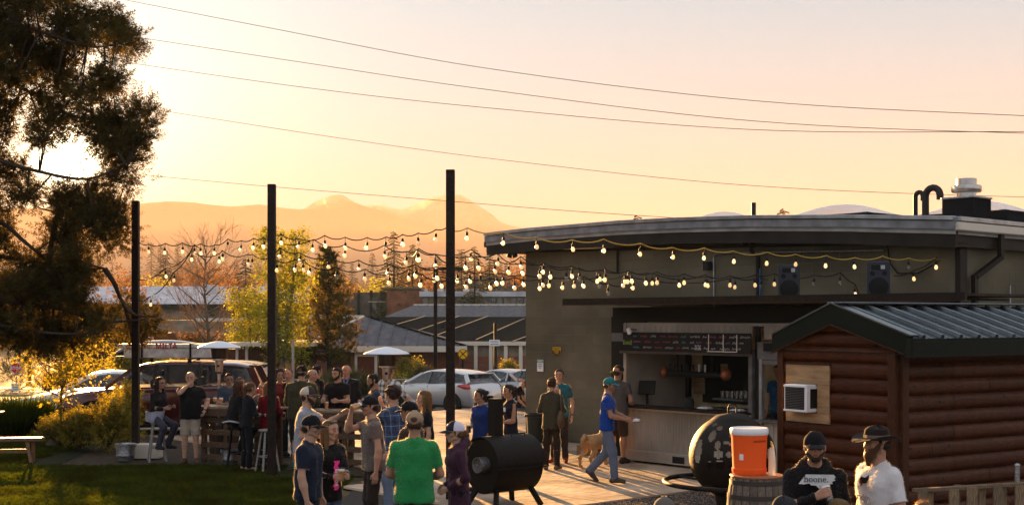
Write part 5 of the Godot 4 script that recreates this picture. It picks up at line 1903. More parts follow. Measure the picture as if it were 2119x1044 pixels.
func make_trees() -> void:
	juniper()
	var cone := func(f: float) -> float: return 3.1 * (1.04 - f)
	var egg := func(f: float) -> float: return 1.0 * sqrt(maxf(0.02, 1.0 - pow((f - 0.55) / 0.5, 2.0)))
	var b := on_floor(678, 84)
	limbed_tree("pine_tree", "open brown green pine with glowing needles right of the middle post", "", b, P(680, 516, 84).y - b.y, func(f): return clampf(3.9 * (1.03 - f), 0.1, 2.1) if f > 0.2 else 1.2, 44, 0.16, 0.12, "needle", mats.pine, 2300, 1.6, 5, mats.bark)
	b = on_floor(586, 80)
	limbed_tree("leafy_tree", "bright yellow green leafing tree behind the middle post", "", b, P(586, 486, 80).y - b.y, func(f): return 1.35 * sqrt(maxf(0.03, 1.0 - pow((f - 0.45) / 0.58, 2.0))), 30, 0.14, 0.9, "leaf", mats.leaf_lime, 1500, 1.9, 8, mats.bark_grey, 2)
	b = on_floor(524, 86)
	limbed_tree("leafy_tree", "low yellow green tree between the bare tree and the middle post", "", b, P(524, 612, 86).y - b.y, func(f): return 1.6 * sqrt(maxf(0.03, 1.0 - pow((f - 0.5) / 0.55, 2.0))), 18, 0.12, 0.5, "leaf", mats.leaf_lime, 900, 1.8, 18, mats.bark_grey, 2)
	bare_tree("pale bare tree with fine twigs in front of the pale roof", on_floor(425, 95), P(425, 500, 95).y - floor_y(95), 4.4, 12, 30, 10, 5, mats.twig)
	b = on_floor(350, 98)
	shrub("bushy_shrub", "broad golden brown thicket below the bare tree", b, 12.0, 4.2, "leaf", mats.autumn, 2200, 2.8, 33)
	shrub("bushy_shrub", "golden twiggy bush right of the juniper's lowest bough", on_floor(300, 64), 3.4, 3.0, "leaf", mats.leaf_gold, 900, 1.8, 34)

	var cm := [conifer_mesh(1, 0.24), conifer_mesh(2, 0.30), conifer_mesh(3, 0.20)]
	var rm := [round_mesh(4, 1500), round_mesh(5, 1300)]
	var list := [
		[342, 512, 210, 1, 1.0, "conifer", "hazy conifer between the first two bulbs of the far string"],
		[312, 497, 330, 0, 0.8, "conifer", "faint tall conifer just right of the farthest post"],
		[331, 502, 330, 2, 0.9, "conifer", "second faint conifer right of the farthest post"],
		[367, 500, 340, 2, 0.9, "conifer", "third faint conifer right of the farthest post"],
		[398, 510, 320, 0, 1.0, "conifer", "faint conifer behind the bare tree's left side"],
		[508, 530, 130, 1, 1.3, "conifer", "dark conifer standing above the pale roof left of the middle post"],
		[815, 474, 170, 1, 1.15, "pine", "tall dark pine standing clear above the string lights"],
		[853, 500, 185, 1, 1.2, "pine", "shorter dark pine right of the tall one"],
		[728, 540, 240, 2, 1.0, "conifer", "small dark conifer above the brown office block"],
		[770, 520, 300, 0, 1.1, "conifer", "hazy conifer left of the tall dark pine"],
		[982, 505, 160, 1, 1.1, "pine", "round topped pine just right of the nearest post"],
		[1013, 522, 175, 0, 1.3, "conifer", "conifer left of the brewery eave"],
		[955, 512, 210, 0, 1.3, "conifer", "dark conifer behind the nearest post"],
		[906, 522, 230, 0, 1.4, "conifer", "hazy conifer between the pines and the nearest post"],
		[1050, 545, 190, 2, 1.6, "conifer", "conifer above the glass office beside the brewery corner"],
		[1319, 439, 60, 2, 1.0, "conifer", "tip of a spruce peeking over the brewery roof"],
		[1621, 424, 60, 1, 1.2, "pine", "tip of a pine peeking over the roof right of the black vent"]]
	for q in list:
		var p := on_floor(q[0], q[2])
		var h: float = P(q[0], q[1], q[2]).y - p.y
		var o := thing("conifer_tree", q[6], "tree", Transform3D(Basis(Vector3.UP, q[0] * 0.7), p), "conifers beyond the car park")
		var c := put("crown", cm[q[3]], mats[q[5]], o)
		c.scale = Vector3(h * q[4], h, h * q[4])
		put("trunk", MB.new().tube([Vector3.ZERO, Vector3(0, h * 0.97, 0)], [h * 0.018, 0.02], 6, false), mats.bark, o)
	var soft := [
		[620, 560, 150, 0, "leaf_lime", "yellow green tree far behind the middle post's right side"],
		[760, 588, 200, 1, "leaf_lime", "yellow green treetop above the brown office block"],
		[800, 572, 210, 0, "leaf_lime", "wide yellow green tree above the brick block"],
		[728, 580, 230, 1, "autumn", "orange tinged tree between pine and brown office block"],
		[870, 545, 220, 0, "autumn", "brown leafless looking tree above the brick block's right edge"],
		[925, 540, 235, 1, "autumn", "brown tree behind the nearest post"],
		[1000, 548, 230, 0, "autumn", "brown tree above the glass office"],
		[1070, 560, 240, 1, "autumn", "brown tree at the brewery corner"],
		[450, 545, 190, 0, "autumn", "golden tree behind the bare tree's right side"],
		[480, 560, 150, 1, "autumn", "golden brown tree above the pale roof"],
		[385, 550, 200, 1, "autumn", "golden tree behind the bare tree's left side"],
		[310, 572, 170, 0, "leaf_gold", "low golden tree above the pale roof's left end"],
		[250, 560, 150, 1, "autumn", "golden tree seen through the juniper's right side"],
		[60, 610, 110, 0, "conifer", "dark green tree seen below the juniper at the left edge"],
		[200, 640, 100, 1, "conifer", "dark green tree below the juniper's middle"],
		[1085, 530, 170, 0, "autumn", "bare brown treetop peeping past the brewery corner"]]
	for q in soft:
		var p := on_floor(q[0], q[2])
		var h: float = P(q[0], q[1], q[2]).y - p.y
		var o := thing("round_tree", q[5], "tree", Transform3D(Basis(Vector3.UP, q[0] * 0.3), p), "broad trees beyond the car park")
		var c := put("crown", rm[q[3]], mats[q[4]], o)
		c.scale = Vector3(h * 1.1, h, h * 1.1)
		put("trunk", MB.new().tube([Vector3.ZERO, Vector3(0, h * 0.8, 0)], [h * 0.025, 0.03], 6, false), mats.bark, o)

	var r := RandomNumberGenerator.new()
	r.seed = 4
	for v in 3:
		var places := []
		var tints := []
		for k in 420:
			var d := r.randf_range(240, 900)
			var x := r.randf_range(-0.62, 0.30) * d
			var h := r.randf_range(8, 17) * (1.0 + d / 1400.0) * (1.0 if v < 2 else 0.75)
			places.append(Transform3D(Basis(Vector3.UP, r.randf() * TAU).scaled(Vector3(h, h, h) * Vector3(1.2, 1, 1.2)), Vector3(x, -2.5, -d)))
			var w := r.randf_range(0.6, 1.2)
			tints.append(Color(w, w, w))
		spread("distant_forest", [cm[0], cm[1], rm[0]][v], [mats.conifer, mats.conifer, mats.autumn][v], places, self, tints)

	var g := on_floor(38, 31.0)
	var o := thing("grass_clump", "big dark ornamental grass clump at the left edge", "grass clump", Transform3D(Basis.IDENTITY, g))
	var places := []
	var tints := []
	for k in 420:
		var a := r.randf() * TAU
		var q := sqrt(r.randf()) * 0.55
		var s := r.randf_range(0.75, 1.12)
		places.append(Transform3D(Basis(Vector3(-sin(a), 0, cos(a)), -q * 0.8).scaled(Vector3.ONE * s), Vector3(cos(a) * q, 0, sin(a) * q)))
		var v := r.randf_range(0.35, 0.9)
		tints.append(Color(v, v, v * 0.6))
	spread("blades", spray("grass", 2), mats.grass, places, o, tints)
	shrub("golden_shrub", "glowing feathery shrub in front of the white car", P(165, 925, 27.5) * Vector3(1, 0, 1), 1.15, 1.0, "juniper", mats.leaf_gold, 620, 1.1, 41)
	shrub("golden_shrub", "glowing feathery shrub beside the farthest post", P(222, 928, 27.2) * Vector3(1, 0, 1), 1.1, 1.25, "juniper", mats.leaf_gold, 620, 1.1, 42)
	shrub("golden_shrub", "low glowing shrub behind the end of the picnic bench", P(125, 925, 28.2) * Vector3(1, 0, 1), 0.9, 0.65, "juniper", mats.leaf_gold, 380, 1.1, 43)
	shrub("golden_shrub", "drooping golden shrub between the farthest post and the red car's hood", P(258, 915, 28.0) * Vector3(1, 0, 1), 0.8, 1.5, "juniper", mats.leaf_gold, 420, 1.2, 44)
	b = P(127, 925, 29.0) * Vector3(1, 0, 1)
	limbed_tree("young_tree", "young tree with sparse glowing yellow leaves", "", b, P(127, 722, 29).y, func(f): return 0.75 * sqrt(maxf(0.03, 1.0 - pow((f - 0.72) / 0.42, 2.0))), 17, 0.42, 0.75, "leaf", mats.leaf_gold, 210, 0.95, 12, mats.bark)

	var k2 := 0
	for q in [[615, 754, 64, 1.7, 1.5, "sage"], [650, 758, 66, 1.5, 1.3, "leaf_gold"], [690, 790, 60, 1.4, 1.2, "sage"], [735, 770, 62, 1.6, 1.4, "sage"], [760, 786, 58, 1.2, 1.0, "sage"], [596, 746, 67, 1.2, 1.2, "sage"], [878, 752, 66, 1.3, 1.5, "sage"], [845, 742, 70, 1.6, 2.2, "leaf_gold"], [965, 762, 70, 1.2, 1.0, "leaf_gold"], [1060, 735, 80, 1.4, 1.9, "leaf_gold"], [820, 770, 64, 1.1, 1.0, "leaf_gold"], [660, 800, 57, 1.6, 0.9, "sage"], [180, 770, 68, 3.0, 1.4, "sage"], [120, 790, 68, 3.0, 1.2, "sage"], [235, 755, 70, 2.4, 2.0, "leaf_gold"], [40, 775, 94, 5.0, 2.6, "sage"], [360, 720, 72, 2.5, 2.2, "leaf_gold"]]:
		shrub("dry_shrub", ["pale sage bush left of the olive jacket's head", "golden tipped bush behind the black cap in the bar crowd", "grey sage bush behind the bald man at the bar", "grey sage bush below the white door trim", "low sage bush left of the plaid shirted man's head", "sage bush beside the thin pale pole", "round dry grass bush against the red wall", "tall golden bush left of the post against the red wall", "small golden bush below the railroad sign", "leafy golden bush by the right roll-up doors", "small golden bush beside the patio heater", "low grey bush behind the bar's back row", "wide dry bush behind the young tree", "dry roadside bush left of the young tree", "golden bush behind the white car's roof", "dry brush across the road below the stop sign", "golden bush behind the roof box"][k2], on_floor(q[0], q[2]), q[3], q[4], "grass" if q[5] == "sage" else "leaf", mats[q[5]], 520, 0.55 if q[5] == "sage" else 1.3, 60 + k2, "dry shrubs around the car park")
		k2 += 1

# ---------------------------------------------------------------- vehicles

func car(label: String, paint: Material, at: Transform3D, kind: String, cat := "car") -> Node3D:
	var o := thing("parked_" + ("suv" if kind == "suv" else "car"), label, cat, at)
	var W2: float = {"hatch": 0.90, "sedan": 0.90, "suv": 0.97}[kind]
	var L: float = {"hatch": 4.36, "sedan": 4.65, "suv": 4.9}[kind]
	var wr: float = {"hatch": 0.325, "sedan": 0.325, "suv": 0.38}[kind]

	var low: Array = {
		"hatch": [[0.0, 0.52, 0.70], [0.06, 0.60, 0.80], [0.25, 0.70, 0.92], [0.7, 0.82, 0.98], [1.15, 0.93, 1.0], [1.8, 0.97, 1.0], [2.6, 1.0, 1.0], [3.4, 1.04, 1.0], [3.9, 1.06, 0.98], [4.15, 1.03, 0.93], [4.28, 0.96, 0.88], [4.36, 0.74, 0.82]],
		"sedan": [[0.0, 0.52, 0.70], [0.06, 0.62, 0.80], [0.3, 0.72, 0.92], [0.8, 0.82, 0.98], [1.3, 0.92, 1.0], [2.0, 0.96, 1.0], [2.9, 0.99, 1.0], [3.6, 1.02, 1.0], [4.1, 1.03, 0.98], [4.45, 1.0, 0.93], [4.58, 0.92, 0.88], [4.65, 0.70, 0.82]],
		"suv": [[0.0, 0.66, 0.74], [0.05, 0.82, 0.84], [0.25, 0.95, 0.95], [0.7, 1.04, 0.99], [1.2, 1.10, 1.0], [1.8, 1.13, 1.0], [2.8, 1.15, 1.0], [3.8, 1.17, 1.0], [4.5, 1.18, 0.99], [4.7, 1.14, 0.96], [4.84, 1.0, 0.93], [4.9, 0.7, 0.9]]}[kind]

	var roof: Array = {
		"hatch": [[1.95, 1.36], [2.2, 1.43], [2.6, 1.465], [3.2, 1.45], [3.7, 1.40], [3.98, 1.35]],
		"sedan": [[2.05, 1.34], [2.35, 1.42], [2.7, 1.445], [3.1, 1.42], [3.4, 1.36]],
		"suv": [[1.75, 1.60], [2.0, 1.68], [2.5, 1.735], [3.4, 1.73], [4.2, 1.70], [4.55, 1.64]]}[kind]
	var ws: float = {"hatch": 1.18, "sedan": 1.32, "suv": 1.18}[kind]
	var rg: Array = {"hatch": [4.20, 1.03], "sedan": [4.02, 1.02], "suv": [4.76, 1.13]}[kind]
	var Z := func(z: float) -> float: return L / 2 - z
	var belt := func(z: float) -> float:
		for k in low.size() - 1:
			if z <= low[k + 1][0]:
				return lerpf(low[k][1], low[k + 1][1], (z - low[k][0]) / (low[k + 1][0] - low[k][0]))
		return low[-1][1]
	var body := MB.new()
	var rows := []
	for s in low:
		var z: float = Z.call(s[0])
		var y: float = s[1]
		var w: float = W2 * s[2]
		var half := [[0.0, 0.20], [0.80, 0.20], [0.96, 0.30], [1.0, 0.30 + (y - 0.3) * 0.45], [0.985, y - 0.13], [0.955, y - 0.04], [0.88, y - 0.005], [0.5, y + 0.015], [0.0, y + 0.02]]
		var row := []
		for h in half:
			row.append(Vector3(h[0] * w, h[1], z))
		for k in range(half.size() - 2, 0, -1):
			row.append(Vector3(-half[k][0] * w, half[k][1], z))
		rows.append(row)
	var nose := []
	var tail := []
	for p in rows[0]:
		nose.append(Vector3(p.x * 0.4, lerpf(p.y, 0.42, 0.6), p.z + 0.02))
	for p in rows[-1]:
		tail.append(Vector3(p.x * 0.4, lerpf(p.y, 0.5, 0.6), p.z - 0.015))
	rows.insert(0, nose)
	rows.append(tail)
	rows.reverse()
	body.grid(rows, true)
	put("body", body, paint, o)

	var rw := W2 * 0.72
	var top := MB.new()
	var rr := []
	for q in roof:
		var z: float = Z.call(q[0])
		rr.append([Vector3(-rw - 0.02, q[1] - 0.06, z), Vector3(-rw + 0.03, q[1] - 0.015, z), Vector3(-rw * 0.5, q[1] + 0.01, z), Vector3(0, q[1] + 0.02, z), Vector3(rw * 0.5, q[1] + 0.01, z), Vector3(rw - 0.03, q[1] - 0.015, z), Vector3(rw + 0.02, q[1] - 0.06, z)])
	rr.reverse()
	top.grid(rr)
	var lo := []
	for row in rr:
		var l := []
		for p in row:
			l.append(p + Vector3(0, -0.035, 0))
		l.reverse()
		lo.append(l)
	top.grid(lo)
	put("roof", top, paint, o)

	var bx := W2 * 0.93
	var rx := rw + 0.015
	var A := [Vector3(bx, belt.call(ws) + 0.0, Z.call(ws)), Vector3(rx, roof[0][1] - 0.04, Z.call(roof[0][0]))]
	var D := [Vector3(bx * 0.95, rg[1], Z.call(rg[0])), Vector3(rx, roof[-1][1] - 0.04, Z.call(roof[-1][0]))]
	var bz: float = {"hatch": 2.38, "sedan": 2.5, "suv": 2.3}[kind]
	var cz: float = {"hatch": 3.36, "sedan": 3.4, "suv": 3.35}[kind]
	var roof_y := func(z: float) -> float:
		for k in roof.size() - 1:
			if z <= roof[k + 1][0]:
				return lerpf(roof[k][1], roof[k + 1][1], clampf((z - roof[k][0]) / (roof[k + 1][0] - roof[k][0]), 0, 1))
		return roof[-1][1]
	var B := [Vector3(bx, belt.call(bz), Z.call(bz)), Vector3(rx, roof_y.call(bz + 0.02) - 0.05, Z.call(bz + 0.05))]
	var Cc := [Vector3(bx, belt.call(cz), Z.call(cz)), Vector3(rx, roof_y.call(cz + 0.02) - 0.05, Z.call(cz + 0.02))]
	if kind == "sedan":
		Cc[1] = D[1] + Vector3(0, 0, 0.05)
	for s in [1.0, -1.0]:
		var mir := Vector3(s, 1, 1)
		for q in [[A, 0.05, paint], [B, 0.05, mats.car_black], [Cc, 0.05, mats.car_black if kind != "sedan" else paint], [D, 0.11 if kind != "sedan" else 0.07, paint]]:
			put("pillar", MB.new().bar(q[0][0] * mir, q[0][1] * mir, q[1] * 1.5, 0.05, mir * Vector3(1, 0, 0)), q[2], o)
		var wins := [[A, B], [B, Cc]]
		if kind != "sedan":
			wins.append([Cc, D])
		for q in wins:
			var g := MB.new()
			var a: Vector3 = q[0][0] * mir
			var b: Vector3 = q[1][0] * mir
			var c: Vector3 = q[1][1] * mir
			var d: Vector3 = q[0][1] * mir
			if s > 0:
				g.quad(a, b, c, d)
			else:
				g.quad(b, a, d, c)
			put("side_window", g, mats.car_glass, o)

		put("mirror", MB.new().ball(Vector3(s * (W2 + 0.07), belt.call(ws + 0.35) + 0.06, Z.call(ws + 0.32)), Vector3(0.10, 0.075, 0.06), 8, 6), paint, o)
		put("headlight", MB.new().ball(Vector3(s * W2 * 0.70, low[2][1] - 0.09, Z.call(0.16)), Vector3(0.19, 0.07, 0.13), 10, 6), mats.head_lens, o)
		var ty: float = {"hatch": 0.93, "sedan": 0.88, "suv": 1.0}[kind]
		var tl := MB.new()
		if kind == "hatch":

			tl.at(Vector3(s * W2 * 0.885, ty, Z.call(4.12)))
			tl.grid([[Vector3(s * 0.125, 0.0, 0.32), Vector3(s * 0.108, -0.085, 0.0), Vector3(s * -0.03, -0.075, -0.17)], [Vector3(s * 0.127, 0.03, 0.30), Vector3(s * 0.125, 0.0, 0.0), Vector3(s * 0.0, 0.0, -0.17)], [Vector3(s * 0.12, 0.055, 0.25), Vector3(s * 0.09, 0.10, 0.0), Vector3(s * -0.06, 0.08, -0.10)]])
		else:
			tl.box(Vector3(s * W2 * 0.84, ty, Z.call(L - 0.14)), Vector3(0.18, 0.18, 0.22), 0.03)
		put("tail_light", tl, mats.tail_lens, o)
		for z in [bz - 0.2, cz - 0.22]:
			put("door_handle", MB.new().box(Vector3(s * (W2 * 0.985 + 0.01), belt.call(z) - 0.17, Z.call(z)), Vector3(0.025, 0.03, 0.17), 0.01), paint, o)
		for z in [ws + 0.12, bz + 0.02, cz + 0.05]:
			put("door_gap", MB.new().bar(Vector3(s * (W2 + 0.001), 0.34, Z.call(z + 0.05)), Vector3(s * (W2 * 0.975 + 0.004), belt.call(z) - 0.05, Z.call(z)), 0.008, 0.008), mats.dark, o)
		put("sill", MB.new().box(Vector3(s * (W2 * 0.955), 0.24, 0), Vector3(0.06, 0.09, L * 0.52), 0.02), mats.dark, o)
	var g := MB.new()
	g.quad(A[0] * Vector3(-0.95, 1, 1), A[0] * Vector3(0.95, 1, 1), A[1] * Vector3(0.96, 1, 1), A[1] * Vector3(-0.96, 1, 1))
	put("windscreen", g, mats.car_glass, o)
	g = MB.new()
	g.quad(D[0], D[0] * Vector3(-1, 1, 1), D[1] * Vector3(-1, 1, 1), D[1])
	put("rear_window", g, mats.car_glass, o)
	if kind != "sedan":
		put("roof_spoiler", MB.new().box(D[1] * Vector3(0, 1, 1) + Vector3(0, 0.035, -0.06), Vector3(rw * 1.9, 0.035, 0.2), 0.012), paint, o)
	put("number_plate", MB.new().box(Vector3(0, 0.70, Z.call(L) - 0.012), Vector3(0.32, 0.16, 0.02), 0.004), mats.sign_white, o)
	put("rear_bumper", MB.new().box(Vector3(0, 0.34, Z.call(L - 0.06)), Vector3(W2 * 1.55, 0.2, 0.14), 0.04), mats.dark, o)
	put("front_plate", MB.new().box(Vector3(0, 0.42, Z.call(-0.04)), Vector3(0.32, 0.15, 0.02), 0.004), mats.sign_white, o)
	put("grille", MB.new().box(Vector3(0, low[1][1] - 0.12, Z.call(0.01)), Vector3(W2 * 0.95, 0.13, 0.06), 0.02), mats.dark, o)
	put("front_bumper", MB.new().box(Vector3(0, 0.30, Z.call(0.05)), Vector3(W2 * 1.45, 0.14, 0.14), 0.04), mats.dark, o)

	for q in [[ws + 1.05, 0.38], [ws + 1.05, -0.38], [cz - 0.1, 0.38], [cz - 0.1, -0.38]]:
		var st := MB.new()
		st.box(Vector3(q[1], belt.call(q[0]) - 0.1, Z.call(q[0])), Vector3(0.46, 0.55, 0.14), 0.05)
		st.box(Vector3(q[1], belt.call(q[0]) + 0.27, Z.call(q[0] + 0.04)), Vector3(0.26, 0.18, 0.10), 0.04)
		put("seat", st, mats.dark, o)

	for z in [0.86 if kind != "suv" else 0.92, L - (0.80 if kind != "suv" else 0.95)]:
		for s in [1.0, -1.0]:
			var ar := MB.new()
			ar.at(Vector3(s * (W2 - 0.012), wr + 0.01, Z.call(z)), Basis(Vector3(0, 0, 1), -s * PI / 2))
			ar.lathe([[wr + 0.07, -0.02], [wr + 0.07, 0.022], [0.0, 0.022]], 24)
			put("wheel_arch", ar, mats.dark, o)
			var wh := Node3D.new()
			wh.name = "wheel"
			o.add_child(wh, true)
			wh.transform = Transform3D(Basis(Vector3(0, 0, 1), -s * PI / 2), Vector3(s * (W2 - 0.09), wr, Z.call(z)))
			put("tyre", MB.new().lathe([[wr * 0.66, -0.10], [wr * 0.95, -0.10], [wr, -0.06], [wr, 0.08], [wr * 0.95, 0.115], [wr * 0.68, 0.125], [wr * 0.66, 0.09]], 28), mats.tyre, wh)
			var rim := MB.new()
			rim.lathe([[wr * 0.68, 0.10], [wr * 0.66, 0.122], [wr * 0.60, 0.10], [wr * 0.58, 0.03]], 28)
			rim.lathe([[wr * 0.16, 0.06], [wr * 0.14, 0.115], [0.0, 0.12]], 12)
			for k in 5:
				var a := TAU * k / 5.0
				for e in [-0.13, 0.13]:
					rim.bar(Vector3(cos(a) * wr * 0.1, 0.10, sin(a) * wr * 0.1), Vector3(cos(a + e) * wr * 0.62, 0.112, sin(a + e) * wr * 0.62), 0.026, 0.02)
			put("rim", rim, mats.alloy, wh)
	return o

func make_vehicles() -> void:
	var f := on_floor(905, 45.5)

	car("silver hatchback with a wide red tail light behind the nearest post", mats.car_silver, yaw_at(f + Vector3(0.1, 0, 0), -130), "hatch")
	car("grey saloon parked just beyond the silver hatchback", mats.car_grey, yaw_at(on_floor(1035, 51.0), -132), "sedan")
	car("pale car with its end just visible at the brewery corner", mats.car_silver, yaw_at(on_floor(1098, 50.0), -138), "hatch")
	var red := yaw_at(on_floor(345, 31.8) * Vector3(1, 0, 1), -86)
	car("dark red family car with a white box on its roof", mats.car_red, red, "suv", "car")

	var bx := thing("roof_box", "white equipment box with red lettering strapped on the red car's roof", "roof box", red * Transform3D(Basis.IDENTITY, Vector3(0, 1.76, -0.1)))
	put("crate", MB.new().box(Vector3(0.12, 0.18, 0.0), Vector3(0.75, 0.24, 2.05), 0.015), mats.white_paint, bx)
	put("lid", MB.new().box(Vector3(0.12, 0.345, 0.06), Vector3(0.80, 0.10, 2.25), 0.02), mats.white_paint, bx)
	for z in [-0.55, 0.6]:
		put("strap", MB.new().box(Vector3(0.12, 0.24, z), Vector3(0.815, 0.345, 0.045)), mats.dark, bx)
		put("crossbar", MB.new().box(Vector3(0.0, 0.035, z), Vector3(1.5, 0.035, 0.05), 0.008), mats.dark, bx)
		for s in [-0.62, 0.62]:
			put("rack_foot", MB.new().box(Vector3(s, -0.02, z), Vector3(0.08, 0.11, 0.08), 0.01), mats.dark, bx)
	text_on(bx, "lettering", "MILTA", 0.17, Transform3D(Basis(Vector3.UP, PI / 2), Vector3(0.523, 0.345, 0.02)), mats.print_red)
	var pod := MB.new()
	var rows := []
	for k in 11:
		var q := k / 10.0
		var z := lerpf(-1.1, 1.15, q)
		var h := 0.40 * pow(sin(clampf(q * 0.93 + 0.06, 0, 1) * PI), 0.35)
		var row := []
		for i in 12:
			var a := TAU * i / 12.0
			row.append(Vector3(-0.42 + cos(a) * 0.34 * (0.6 + h), 0.08 + h * (0.5 + 0.5 * sin(a)), z))
		rows.append(row)
	rows.reverse()
	pod.grid(rows, true)
	var po := put("roof_pod", pod, mats.car_black)
	po.transform = red * Transform3D(Basis.IDENTITY, Vector3(0, 1.76, 0.15))
	tag(po, "black streamlined roof pod behind the white box on the red car", "roof pod")
	car("white car with its bright bonnet left of the red car", mats.car_white, yaw_at(on_floor(205, 34.6), -72), "sedan")
	car("black off-road car behind the red one, with roof rails", mats.car_black, yaw_at(on_floor(396, 37.2), -94), "suv")
	car("dark blue car behind the middle post", mat("car_blue", Color(0.03, 0.045, 0.07), 0.28, {"coat": 1.0, "metal": 0.3}), yaw_at(on_floor(418, 41.5), -90), "hatch")

# ---------------------------------------------------------------- street things

func sign_post(o: Node3D, x: float, top: float, r: float, m: Material) -> void:
	put("pole", MB.new().tube([Vector3(x, 0, -0.05), Vector3(x, top, -0.05)], r, 8), m, o)

func make_street_things() -> void:
	var p := on_floor(32, 90)
	var o := thing("stop_sign", "red octagonal stop sign at the left edge beyond the road", "stop sign", Transform3D(Basis.IDENTITY, p))
	var y := P(32, 761, 90).y - p.y
	var oct := PackedVector2Array()
	var rim := PackedVector2Array()
	for k in 8:
		var a := PI / 8 + TAU * k / 8.0
		oct.append(Vector2(cos(a), sin(a)) * 0.37 + Vector2(0, y))
		rim.append(Vector2(cos(a), sin(a)) * 0.40 + Vector2(0, y))
	put("rim", MB.new().prism(rim, -0.02, 0.0), mats.sign_white, o)
	put("plate", MB.new().prism(oct, 0.0, 0.012), mats.sign_red, o)
	text_on(o, "lettering", "STOP", 0.30, Transform3D(Basis.IDENTITY, Vector3(0, y, 0.016)), mats.sign_white)
	sign_post(o, 0, y + 0.3, 0.04, mats.galvanized)
	p = on_floor(98, 75)
	o = thing("private_road_sign", "white road sign half hidden behind the juniper's lower twigs", "sign", Transform3D(Basis.IDENTITY, p))
	y = P(98, 721, 75).y - p.y
	put("plate", MB.new().box(Vector3(0, y, 0), Vector3(0.84, 0.95, 0.03), 0.01), mats.sign_white, o)
	text_on(o, "lettering", "PRIVATE", 0.19, Transform3D(Basis.IDENTITY, Vector3(0, y + 0.22, 0.018)), mats.print_black)
	text_on(o, "lettering", "ROAD", 0.24, Transform3D(Basis.IDENTITY, Vector3(0.06, y - 0.03, 0.018)), mats.print_black)
	sign_post(o, 0.05, y + 0.3, 0.05, mats.galvanized)
	p = on_floor(31, 70)
	o = thing("small_white_sign", "small low white sign below the stop sign", "sign", Transform3D(Basis.IDENTITY, p))
	y = P(31, 800, 70).y - p.y
	put("plate", MB.new().box(Vector3(0, y, 0), Vector3(0.46, 0.38, 0.02), 0.006), mats.sign_white, o)
	for k in 3:
		put("print_line", MB.new().box(Vector3(0, y + 0.11 - k * 0.11, 0.013), Vector3(0.36 - k * 0.05, 0.045, 0.004)), mats.print_green, o)
	for s in [-0.2, 0.2]:
		sign_post(o, s, y + 0.15, 0.02, mats.galvanized)
	p = on_floor(958, 82)
	o = thing("railroad_sign", "round yellow railroad crossing sign by the storage doors", "sign", Transform3D(Basis.IDENTITY, p))
	y = P(958, 732, 82).y - p.y
	put("plate", MB.new().at(Vector3(0, y, 0), Basis(Vector3.RIGHT, PI / 2)).lathe([[0.0, -0.01], [0.33, -0.01], [0.33, 0.01], [0.0, 0.012]], 28), mats.sign_yellow, o)
	for s in [-1, 1]:
		put("cross_bar", MB.new().bar(Vector3(-0.21, y - 0.21 * s, 0.016), Vector3(0.21, y + 0.21 * s, 0.016), 0.006, 0.055), mats.print_black, o)
	put("rim", MB.new().at(Vector3(0, y, 0), Basis(Vector3.RIGHT, PI / 2)).lathe([[0.29, 0.014], [0.32, 0.014], [0.32, 0.018], [0.29, 0.018]], 28), mats.print_black, o)
	sign_post(o, 0, y + 0.2, 0.06, mats.steel_brown)
	p = on_floor(1025, 80)
	o = thing("white_notice_sign", "white two line sign on a tall brown pole before the storage roof", "sign", Transform3D(Basis.IDENTITY, p))
	y = P(1025, 709, 80).y - p.y
	put("plate", MB.new().box(Vector3(-0.05, y, 0), Vector3(0.64, 0.38, 0.02), 0.006), mats.sign_white, o)
	for k in 2:
		put("print_line", MB.new().box(Vector3(-0.05, y + 0.08 - k * 0.16, 0.013), Vector3(0.5, 0.07, 0.004)), mats.print_grey, o)
	put("pole", MB.new().tube([Vector3(0, 0, -0.14), Vector3(0, P(0, 668, 80).y - p.y, -0.14)], 0.10, 8), mats.steel_brown, o)
	p = on_floor(325, 66)
	o = thing("pale_no_parking_sign", "small pale red sign beside the juniper's lowest bough", "sign", Transform3D(Basis.IDENTITY, p))
	y = P(309, 705, 66).y - p.y
	put("plate", MB.new().box(Vector3(-0.35, y, 0), Vector3(0.30, 0.44, 0.02), 0.006), mats.sign_white, o)
	put("print_line", MB.new().box(Vector3(-0.35, y + 0.10, 0.013), Vector3(0.22, 0.10, 0.004)), mats.print_red, o)
	put("print_line", MB.new().box(Vector3(-0.35, y - 0.08, 0.013), Vector3(0.22, 0.08, 0.004)), mats.print_red, o)
	sign_post(o, -0.35, y + 0.2, 0.025, mats.galvanized)
	p = on_floor(901, 60)
	o = thing("street_lamp", "dark square street lamp left of the nearest post", "street lamp", Transform3D(Basis.IDENTITY, p))
	y = P(901, 553, 60).y - p.y
	put("pole", MB.new().box(Vector3(0, y / 2, 0), Vector3(0.17, y, 0.17), 0.02), mats.steel_brown, o)
	put("arm", MB.new().box(Vector3(0.42, y - 0.06, 0), Vector3(0.7, 0.12, 0.12), 0.01), mats.steel_brown, o)
	put("lamp_head", MB.new().box(Vector3(0.98, y - 0.07, 0), Vector3(0.55, 0.16, 0.34), 0.02), mats.steel_brown, o)
	p = on_floor(606, 58)
	o = put("pale_pole", MB.new().tube([Vector3.ZERO, Vector3(0, P(606, 703, 58).y - p.y, 0)], 0.06, 8), mats.galvanized)
	o.position = p
	tag(o, "thin pale metal pole behind the bar crowd", "pole")
	p = on_floor(303, 200)
	o = thing("utility_pole", "distant utility pole with a crossarm above the pale roof", "utility pole", Transform3D(Basis.IDENTITY, p))
	y = P(334, 560, 200).y - p.y
	put("pole", MB.new().tube([Vector3(2.2, 0, 0), Vector3(2.2, y, 0)], 0.14, 6), mats.bark, o)
